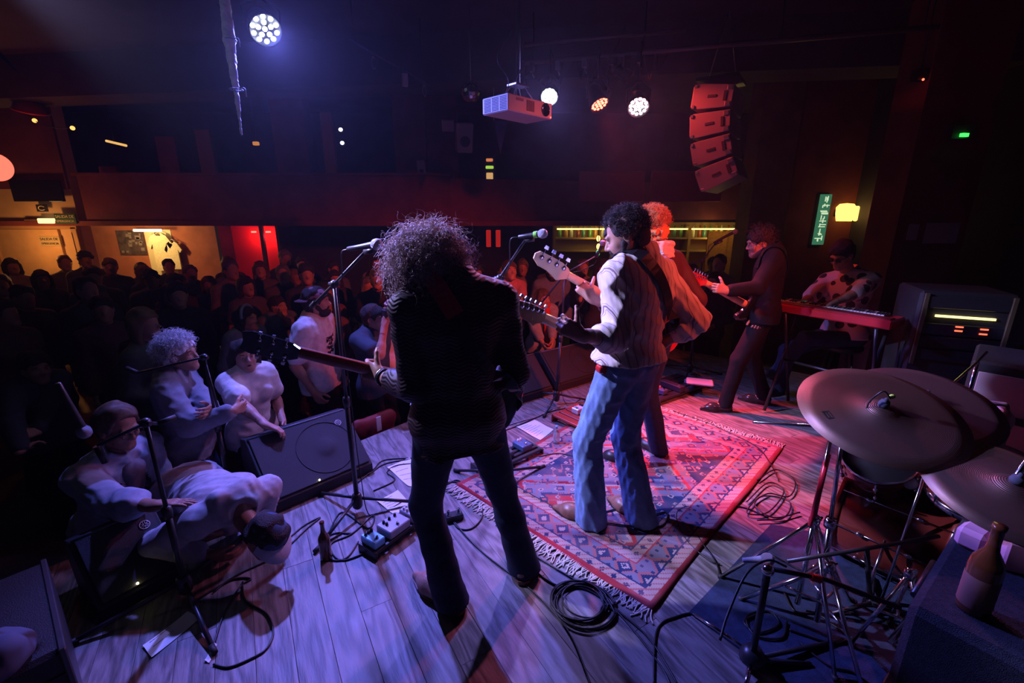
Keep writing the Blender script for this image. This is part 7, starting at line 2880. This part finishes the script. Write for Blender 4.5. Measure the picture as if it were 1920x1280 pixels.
def point(parent, pos, col, e, size=.08, spot=None, aim=None):
    L = bpy.data.lights.new('lamp_light', 'SPOT' if spot else 'POINT')
    L.color, L.energy, L.shadow_soft_size = col, e, size
    o = bpy.data.objects.new('lamp_light', L)
    COL.objects.link(o)
    o.parent = parent
    M = np.eye(4)
    if spot:
        L.spot_size, L.spot_blend = math.radians(spot), 1.0
        R = frame(np.asarray(aim) - np.asarray(pos))
        M[:3, :3] = np.column_stack((R[:, 0], -R[:, 1], -R[:, 2]))
    M[:3, 3] = np.asarray(pos) - np.array(parent.location)
    o.matrix_basis = Matrix(M)
    return o


point(t, p + V(.05, -.55, -.35), WARM, 22)
# red globe lamp at the left edge
p = at(-8, 313, 5.6)
t = thing('globe_lamp', 'glowing salmon red globe lamp at the left edge', 'lamp', tuple(p))
MB().ball(p, (.155, .155, .165), None, 24, 16).build('globe', glow('globe_salmon', (1, .16, .10), 1.6), t)
MB().tube([p + V(0, 0, .16), V(p[0], p[1], CEIL + .02)], .008, 6).build('hanging_rod', BLACKM, t)
point(t, p + V(.25, .1, .1), (1, .12, .06), 8)
# dark screen over the door
p = EYE + (at(70, 358, 1) - EYE) * (8.1 / (at(70, 358, 1) - EYE)[1])
t = thing('wall_screen', 'dark switched off screen on the red wall above the exit', 'screen', tuple(p))
MB().box(p, (.85, .05, .34), bev=.008).build('panel', GBLACK, t)
# shelf lamp (yellow tube) on the balcony
p = at(214, 268, 8.6)
t = thing('tube_lamp', 'slanted yellow tube lamp over the balcony', 'lamp', tuple(p))
MB().tube([at(199, 264, 8.6), at(237, 273, 8.6)], .022, 8).build('tube', glow('tube_yellow', (1, .55, .15), .9), t)
MB().tube([at(214, 268, 8.6), V(p[0], p[1], CEIL + .02)], .008, 6).build('rod', BLACKM, t)

# merchandise wall: shirts on a lit panel, poster
Yb = 10.12
def onY(u, v, Y):
    d = at(u, v, 1) - EYE
    return EYE + d * (Y / d[1])


a, b2 = onY(268, 430, Yb), onY(334, 510, Yb)
t = thing('shirt_display', 'brightly lit merchandise panel behind the crowd', 'display', tuple(a))
MB().box(((a[0] + b2[0]) / 2, Yb + .03, (a[2] + b2[2]) / 2 - .3), (b2[0] - a[0], .04, a[2] - b2[2] + .6)).build('panel', mat('panel_cream', (.75, .66, .4), rough=.7), t)
MB().tube([V(a[0], Yb - .25, a[2] - .01), V(b2[0], Yb - .25, a[2] - .01)], .025, 8).build('lamp_tube', glow('tube_warm', (1, .80, .42), 6), t)
point(t, V((a[0] + b2[0]) / 2, Yb - .8, a[2] - .08), (1, .62, .22), 40)


def hung_shirt(label, u, v, w, h, m):
    p = onY(u, v, Yb - .1)
    t = thing('hanging_tee', label, 'tee shirt', tuple(p))
    poly = [(-.09, 0), (-.20, -.05), (-.34, -.22), (-.25, -.30), (-.19, -.20), (-.20, -.72), (.20, -.72), (.19, -.20), (.25, -.30), (.34, -.22), (.20, -.05), (.09, 0), (.05, -.05), (-.05, -.05)]
    MB().prism([(x * w / .6, y * h / .72) for x, y in poly], -.02, .02, p, np.column_stack((V(1, 0, 0), V(0, 0, 1), V(0, -1, 0))), bev=.006).build('cloth', m, t)
    MB().tube([p + V(-.14, 0, -.03), p + V(0, 0, .04), p + V(.14, 0, -.03)], .008, 5).build('hanger', STEEL, t)
    MB().tube([p + V(0, 0, .04), p + V(0, .14, .10)], .005, 5).build('hook', STEEL, t)
    return t


hung_shirt('cream tee shirt hanging on the lit panel, larger of the two', 296, 437, .50, .80, cmat('tee_cream', (.75, .66, .42)))
hung_shirt('pale tote-like shirt hanging lower on the lit panel', 322, 452, .34, .60, cmat('tee_pale_yellow', (.75, .68, .45)))
p = onY(247, 455, Yb)
t = thing('poster', 'dark band poster pinned beside the lit shirts', 'poster', tuple(p))
MB().box(p, (.58, .015, .52)).build('paper', mat('poster_dark', (.08, .05, .045), rough=.6, var=.6, vscale=9), t)
rg = random.Random(2)
m = MB()
for i in range(16):
    m.box(p + V(rg.uniform(-.24, .24), -.010, rg.uniform(-.2, .2)), (rg.uniform(.03, .09), .004, rg.uniform(.03, .08)))
m.build('printed_figures', mat('poster_grey', (.25, .2, .17), rough=.6), t)

# red niche
a, b2 = onY(428, 433, Yb - .05), onY(548, 520, Yb - .05)
nc = thing('red_niche', 'red glowing recess with a dark post in front of it', 'niche', ((a[0] + b2[0]) / 2, Yb, 0))
MB().box(((a[0] + b2[0]) / 2, Yb + .03, .7), (b2[0] - a[0], .04, 1.75)).build('back_panel', mat('niche_red', (.6, .08, .05), rough=.7), nc)
for x in (a[0], b2[0]):
    MB().box((x, Yb - .2, .7), (.06, .5, 1.75)).build('side_panel', WALLDARK, nc)
p = onY(489, 440, Yb - .35)
MB().box((p[0], Yb - .3, .7), (.07, .07, 1.75)).build('post', WALLDARK, nc)
for u0 in (476, 503):
    p = onY(u0, 436, Yb - .15)
    MB().lathe([(0, 0), (.05, 0), (.05, .03), (0, .03)], p, None, 12).build('downlight', glow('niche_lamp', (1, .12, .08), 4), nc)
    point(nc, p + V(0, -.06, -.08), (1, .04, .05), 6, .05)

# bar with bottles under the far balcony
a, b2 = onY(1040, 432, Yb - .3), onY(1395, 470, Yb - .3)
br = thing('bar_shelf', 'lit back bar shelf under the far balcony', 'shelf', ((a[0] + b2[0]) / 2, Yb - .3, 0))
xm, w_ = (a[0] + b2[0]) / 2, b2[0] - a[0]
BARM = mat('bar_wood_ochre', (.42, .26, .08), rough=.6)
MB().box((xm, Yb - .02, 1.0), (w_, .04, 1.2)).build('back_panel', BARM, br)
for z_ in (1.28, 1.02):
    MB().box((xm, Yb - .2, z_), (w_, .3, .03)).build('shelf_board', BARM, br)
for x in (a[0], xm - w_ * .2, xm + w_ * .2, b2[0]):
    MB().box((x, Yb - .2, .95), (.05, .32, 1.2)).build('upright', BARM, br)
MB().tube([V(a[0] + .05, Yb - .28, 1.47), V(b2[0] - .05, Yb - .28, 1.47)], .014, 8).build('light_strip', glow('bar_strip', (1, .78, .18), 3.2), br)
point(br, V(xm - w_ * .3, Yb - .55, 1.40), (1, .72, .18), 4)
point(br, V(xm + w_ * .3, Yb - .55, 1.40), (1, .72, .18), 4)
cols = [mat('bar_glass_%d' % i, c, rough=.15, spec=.6) for i, c in enumerate(((.10, .30, .06), (.45, .25, .05), (.5, .5, .4), (.25, .06, .02), (.06, .2, .16)))]
bm_ = MB().lathe([(0, 0), (.036, 0), (.038, .01), (.038, .13), (.03, .16), (.014, .19), (.013, .25), (0, .25)], (0, 0, 0), None, 10).mesh('bottle')
x = a[0] + .12
i = 0
while x < b2[0] - .1:
    o = bpy.data.objects.new('bottle', bm_.copy())
    COL.objects.link(o)
    o.data.materials.append(cols[i % 5])
    o.location = (x, Yb - .2, 1.296)
    tag(o, '%s bottle on the lit back bar shelf' % ('green', 'amber', 'clear', 'brown', 'dark green')[i % 5], 'bottle', 'bottles on the back bar')
    x += rg.uniform(.10, .15)
    i += 1
p = onY(1352, 462, 9.2)
t = thing('orange_doorway', 'orange sheet standing in for a lit doorway beside the bar', 'doorway_panel', tuple(p))
m = MB()
vs, n_ = [], 14
for lay in (0, .03):
    for j in (0, 1):
        for i in range(n_ + 1):
            vs.append(V(p[0] - .28 + .56 * i / n_, 9.2 + .03 * math.sin(i * 1.9) + lay, 1.45 - 1.6 * j))
k = n_ + 1
fs = [(i, i + 1, k + i + 1, k + i) for i in range(n_)] + [(2 * k + k + i, 2 * k + k + i + 1, 2 * k + i + 1, 2 * k + i) for i in range(n_)]
m.add(vs, fs, True).build('cloth', cmat('doorway_orange', (.6, .30, .06)), t)  # orange light of the doorway put into the sheet's colour
point(t, V(p[0] - .1, 8.7, 1.5), (1, .6, .15), 3)
for u0, v0, c_ in ((1122, 447, (1, .75, .2)), (1122, 462, (1, .7, .2)), (1121, 474, (.1, 1, .3))):
    p = at(u0, v0, 8.2)
    t = thing('hanging_bulb', '%s bulb hanging in front of the bar' % ('upper yellow', 'lower yellow', 'green')[(447, 462, 474).index(v0)], 'bulb', tuple(p))
    MB().ball(p, (.035, .035, .055), None, 10, 8).build('bulb', glow('bulb_%d' % v0, c_, 2.5), t)
    MB().tube([p + V(0, 0, .05), V(p[0], p[1], 1.62)], .004, 5).build('wire', BLACKM, t)
for u0 in (916, 934):
    p = onY(u0, 447, Yb)
    t = thing('red_strip_lamp', 'red light strip on the back wall, %s of two' % ('first' if u0 < 920 else 'second'), 'lamp', tuple(p))
    MB().box(p, (.10, .05, .36), bev=.01).build('strip', glow('strip_red', (1, .03, .02), .35), t)
    MB().box(p + V(0, .06, 0), (.16, .08, .42)).build('backplate', BLACKM, t)

# ---- things on the balcony
for lb, u0, v0, w_, h_, d_, rz in (('pale loudspeaker tilted down from the balcony pillar', 870, 258, .27, .46, .2, .3), ('smaller pale loudspeaker fixed high on balcony pillar', 840, 235, .2, .18, .15, .1), ('white box on the balcony pillar', 790, 316, .14, .29, .06, 0)):
    p = onY(u0, v0, 8.35)
    t = thing('wall_speaker', lb, 'loudspeaker', tuple(p))
    R_ = rotz(rz) @ np.array(((1, 0, 0), (0, math.cos(.25), -math.sin(.25)), (0, math.sin(.25), math.cos(.25))))
    MB().box(p, (w_, d_, h_), R_, bev=.015).build('cabinet', mat('speaker_pale', (.42, .36, .42), rough=.6), t)
    if h_ > .2:
        MB().lathe([(0, .004), (w_ * .12, .004), (w_ * .3, .012), (w_ * .32, 0)], p + R_ @ V(0, -d_ / 2, -.05), R_ @ np.column_stack((V(1, 0, 0), V(0, 0, 1), V(0, -1, 0))), 14).build('cone', BLACKM, t)
    MB().tube([p, V(p[0], p[1] + .4, p[2])], .02, 6).build('bracket', BLACKM, t)
for u0, v0 in ((639, 243), (642, 268)):
    p = onY(u0, v0, 8.4)
    t = thing('balcony_lamp', 'small white lamp on the balcony, %s of the two' % ('upper' if v0 < 250 else 'lower'), 'lamp', tuple(p))
    MB().lathe([(0, -.1), (.05, -.1), (.06, 0), (.05, .005), (0, .005)], p, frame((.2, -1, -.1)), 14).build('housing', BLACKM, t)
    MB().ball(p + V(0, -.01, 0), (.035, .02, .03)).build('lens', glow('lamp_white_small', (.75, .75, 1), 3.5), t)
    MB().tube([p, p + V(-.12, .15, 0)], .015, 6).build('arm', BLACKM, t)
p = onY(918, 318, 8.6)
t = thing('lit_sign', 'small amber and green lit sign on the balcony', 'sign', tuple(p))
for dz, c_, w_ in ((.16, (1, .3, .1), .12), (.04, (.6, 1, .1), .14), (-.14, (1, .55, .2), .12)):
    MB().box(p + V(0, 0, dz), (w_, .03, .05 if dz > 0 else .18), bev=.01).build('lit_panel', glow('sign_%d' % int(dz * 100), c_, .6), t)
MB().box(p + V(0, .03, 0), (.2, .03, .5)).build('back', BLACKM, t)
for lb, u0, v0, w_, h_, m_ in (('dark red leaning panel on the balcony front', 318, 300, .34, .75, WALLRED), ('ochre board standing on the balcony', 388, 290, .26, .80, mat('board_ochre', (.22, .13, .05), rough=.8)), ('narrow bench board on the balcony', 492, 327, .46, .07, WALLRED), ('small box behind the balcony rail', 206, 326, .30, .25, WALLRED)):
    p = onY(u0, v0, 8.5)
    t = thing('leaning_board', lb, 'panel', tuple(p))
    z0 = 2.2
    MB().box(V(p[0], p[1], (z0 + p[2] + h_ / 2) / 2), (w_, .08, p[2] + h_ / 2 - z0), bev=.01).build('board', m_, t)
p = onY(480, 269, 8.7)
t = thing('balcony_lantern', 'tiny orange lantern glowing on the balcony', 'lamp', tuple(p))
MB().box(p, (.10, .06, .06), bev=.01).build('lamp_glass', glow('lantern_orange', (1, .35, .05), .5), t)
MB().tube([p, V(p[0], p[1], CEIL + .02)], .006, 5).build('rod', BLACKM, t)

# ---- right side
p = onY(1541, 412, 7.17)
t = thing('vertical_sign', 'tall green lit sign with pale characters on the wall pier', 'sign', tuple(p))
Rz_ = np.column_stack((V(math.cos(.12), 0, math.sin(.12) * 0), V(0, 1, 0), V(0, 0, 1)))
MB().box(p, (.17, .03, .74), bev=.006).build('plate', glow('sign_green', (.10, .42, .22), .35), t)
rg = random.Random(8)
for i in range(7):
    z_ = p[2] + .31 - i * .1
    for j in range(4):
        w1, h1 = rg.choice(((.10, .014), (.014, .07), (.05, .014), (.014, .04)))
        MB().box((p[0] + rg.uniform(-.04, .04), p[1] - .018, z_ + rg.uniform(-.03, .03)), (w1, .006, h1)).build('character_stroke', glow('sign_pale_green', (.75, .95, .6), .8), t)
p = onY(1590, 399, 7.12)
t = thing('wall_lamp', 'glowing yellow glass wall lamp beside the tall green sign', 'lamp', tuple(p))
MB().lathe([(.10, -.12), (.125, -.02), (.13, .08), (.09, .13), (0, .14)], p - V(.04, 0, 0), rotz(0), 18).build('shade', glow('wall_lamp_yellow', (1, .62, .12), 2.2), t)
MB().box(p + V(.13, 0, -.01), (.07, .06, .22), bev=.02).build('side_glass', glow('wall_lamp_yellow', (1, .62, .12), 2.2), t)
MB().box(p + V(0, .06, 0), (.3, .05, .1)).build('mount', BLACKM, t)
point(t, p + V(0, -.3, 0), (1, .45, .10), 2.2)
p = onY(1808, 253, 4.6)
t = thing('exit_light', 'tiny green exit light high on the dark pillar', 'sign', tuple(p))
MB().box(p, (.07, .03, .03), rotz(.2)).build('lamp_glass', glow('exit_green', (.05, 1, .1), 2), t)
MB().box(p + V(0, .04, .03), (.2, .05, .12)).build('case', BLACKM, t)
p = at(1731, 149, 4.2)
t = thing('standby_light', 'tiny red standby light under the ceiling', 'lamp', tuple(p))
MB().ball(p, .010).build('led', glow('standby_red', (1, .08, .04), 5), t)
MB().box(p + V(0, .05, .05), (.1, .08, .1)).build('case', BLACKM, t)
MB().tube([p + V(0, .05, .09), V(p[0], p[1] + .05, CEIL + .02)], .008, 5).build('rod', BLACKM, t)
p = onY(1765, 437, 4.696)
t = thing('notice', 'pale paper notice pinned on the red pillar', 'paper', tuple(p))
MB().box(p, (.33, .01, .20)).build('sheet', mat('paper_dim', (.35, .3, .38), rough=.8), t)
MB().box(p + V(-.29, 0, .01), (.10, .012, .16)).build('leaflet', mat('paper_dim', (.35, .3, .38)), t)

# amplifier rack with lit strip
c = at(1832, 622, 3.35)
t = thing('amplifier_rack', 'black equipment rack with a lit yellow strip and red digits', 'rack', (c[0], c[1], 0))
Rr = rotz(-.42)
MB().box((c[0], c[1] + .25, .62), (.56, .5, 1.24), Rr, bev=.02).build('rack_case', BLACKM, t)
fr = V(c[0], c[1] + .25, 0) + Rr @ V(0, -.255, 0)
MB().box(fr + V(0, 0, 1.06) + Rr @ V(0, -.006, 0), (.34, .012, .016), Rr).build('light_strip', glow('rack_strip', (1, .85, .25), 2.6), t)
for z_ in (1.16, .96, .86, .76):
    MB().box(fr + V(0, 0, z_) + Rr @ V(0, -.004, 0), (.46, .016, .085), Rr, bev=.003).build('rack_unit', BLACKP, t)
for dx, dz in ((-.02, .99), (-.02, .96), (.12, .985), (.12, .95)):
    MB().box(fr + V(0, 0, dz) + Rr @ V(dx, -.018, 0), (.045, .004, .011), Rr).build('digit_display', glow('digits_red', (1, .12, .06), 2.2), t)
for q in (-.245, .245):
    MB().box(fr + V(0, 0, .95) + Rr @ V(q, -.012, 0), (.03, .02, .55), Rr, bev=.004).build('rack_rail', mat('rail_ochre', (.08, .065, .03), rough=.5), t)
# amplifier with pale side panel
c = at(1872, 735, 2.62)
t = thing('bass_amplifier', 'black amplifier with pale pink lit side panel behind the cymbals', 'amplifier', (c[0], c[1], 0))
Rr = rotz(.75)
MB().box((c[0] + .16, c[1], .50), (.5, .5, 1.0), Rr, bev=.015).build('cabinet', CABINET, t)
MB().box(V(c[0] + .16, c[1], .58) + Rr @ V(-.252, 0, 0) , (.012, .42, .72), Rr, bev=.003).build('side_panel', mat('panel_pale', (.55, .45, .5), rough=.6), t)
MB().box(V(c[0] + .16, c[1], .70) + Rr @ V(-.262, 0, 0), (.02, .14, .04), Rr, bev=.004).build('handle', BLACKM, t)
MB().tube([V(c[0] + .16, c[1], 1.0) + Rr @ V(-.1, -.1, .008), V(c[0] + .16, c[1], 1.0) + Rr @ V(.1, -.1, .008)], .012, 8).build('top_handle', CHROME, t)
MB().ball(V(c[0] + .16, c[1], .8) + Rr @ V(-.1, -.252, 0), .006).build('pilot_light', glow('led_white', (.8, .8, 1), 5), t)
# pink plastic jug
c = at(1858, 782, 2.25)
b = Blob()
b.cone(c + V(-.06, 0, 0), c + V(.06, .02, -.02), .07, .06, .03)
b.cone(c + V(-.05, 0, .07), c + V(.05, 0, .06), .018, None, .02)
b.cone(c, c - V(0, 0, .12), .07, .075, .03)
b.ell(c + V(-.0, -.0, .05), V(.04, .1, .018), None, .01, neg=True)
t = thing('plastic_jug', 'pinkish plastic jug with a handle behind the cymbals', 'jug', tuple(c))
b.build('jug_body', mat('jug_plastic', (.6, .40, .38), rough=.5), t, .008)
MB().lathe([(0, 0), (.22, 0), (.22, .03), (.03, .05), (.03, c[2] - .22), (.2, c[2] - .20), (.2, c[2] - .185), (0, c[2] - .185)], V(c[0], c[1], 0.001), None, 20).build('round_table', BLACKM)
tag(bpy.data.objects['round_table'], 'small black round side table under the pinkish jug', 'table')

# drooping wire with two small bulbs and a red rimmed shade by the left wall
t = thing('string_light', 'drooping wire with small orange bulbs and a red rimmed shade', 'lamp', tuple(at(60, 222, 6.2)))
MB().tube(smooth_path([at(22, 150, 6.2), at(36, 190, 6.2), at(62, 224, 6.2), at(100, 239, 6.2), at(138, 240, 6.2)], 6), .007, 6).build('wire', BLACKM, t)
for u0, v0 in ((65, 226), (136, 240)):
    MB().ball(at(u0, v0, 6.2), (.028, .028, .028), None, 10, 8).build('bulb', glow('bulb_orange', (1, .42, .10), 2.0), t)
c = at(58, 205, 6.25)
MB().lathe([(.19, -.02), (.17, .05), (.10, .12), (.02, .15), (0, .15)], c, frame((.3, -.2, 1)), 20).build('shade', mat('shade_dark_red', (.10, .012, .012), rough=.35), t)
MB().tube([c + frame((.3, -.2, 1)) @ V(.19 * math.cos(a), .19 * math.sin(a), -.02) for a in np.linspace(0, 6.283, 25)[:-1]], .010, 6, closed=True).build('rim', mat('rim_red', (.6, .03, .03), rough=.3), t)
MB().tube([c + V(.03, 0, .13), V(c[0] + .03, c[1], CEIL + .02)], .006, 5).build('cord', BLACKM, t)
MB().tube([at(22, 150, 6.2), V(at(22, 150, 6.2)[0], at(22, 150, 6.2)[1], CEIL + .02)], .006, 5).build('wire', BLACKM, t)
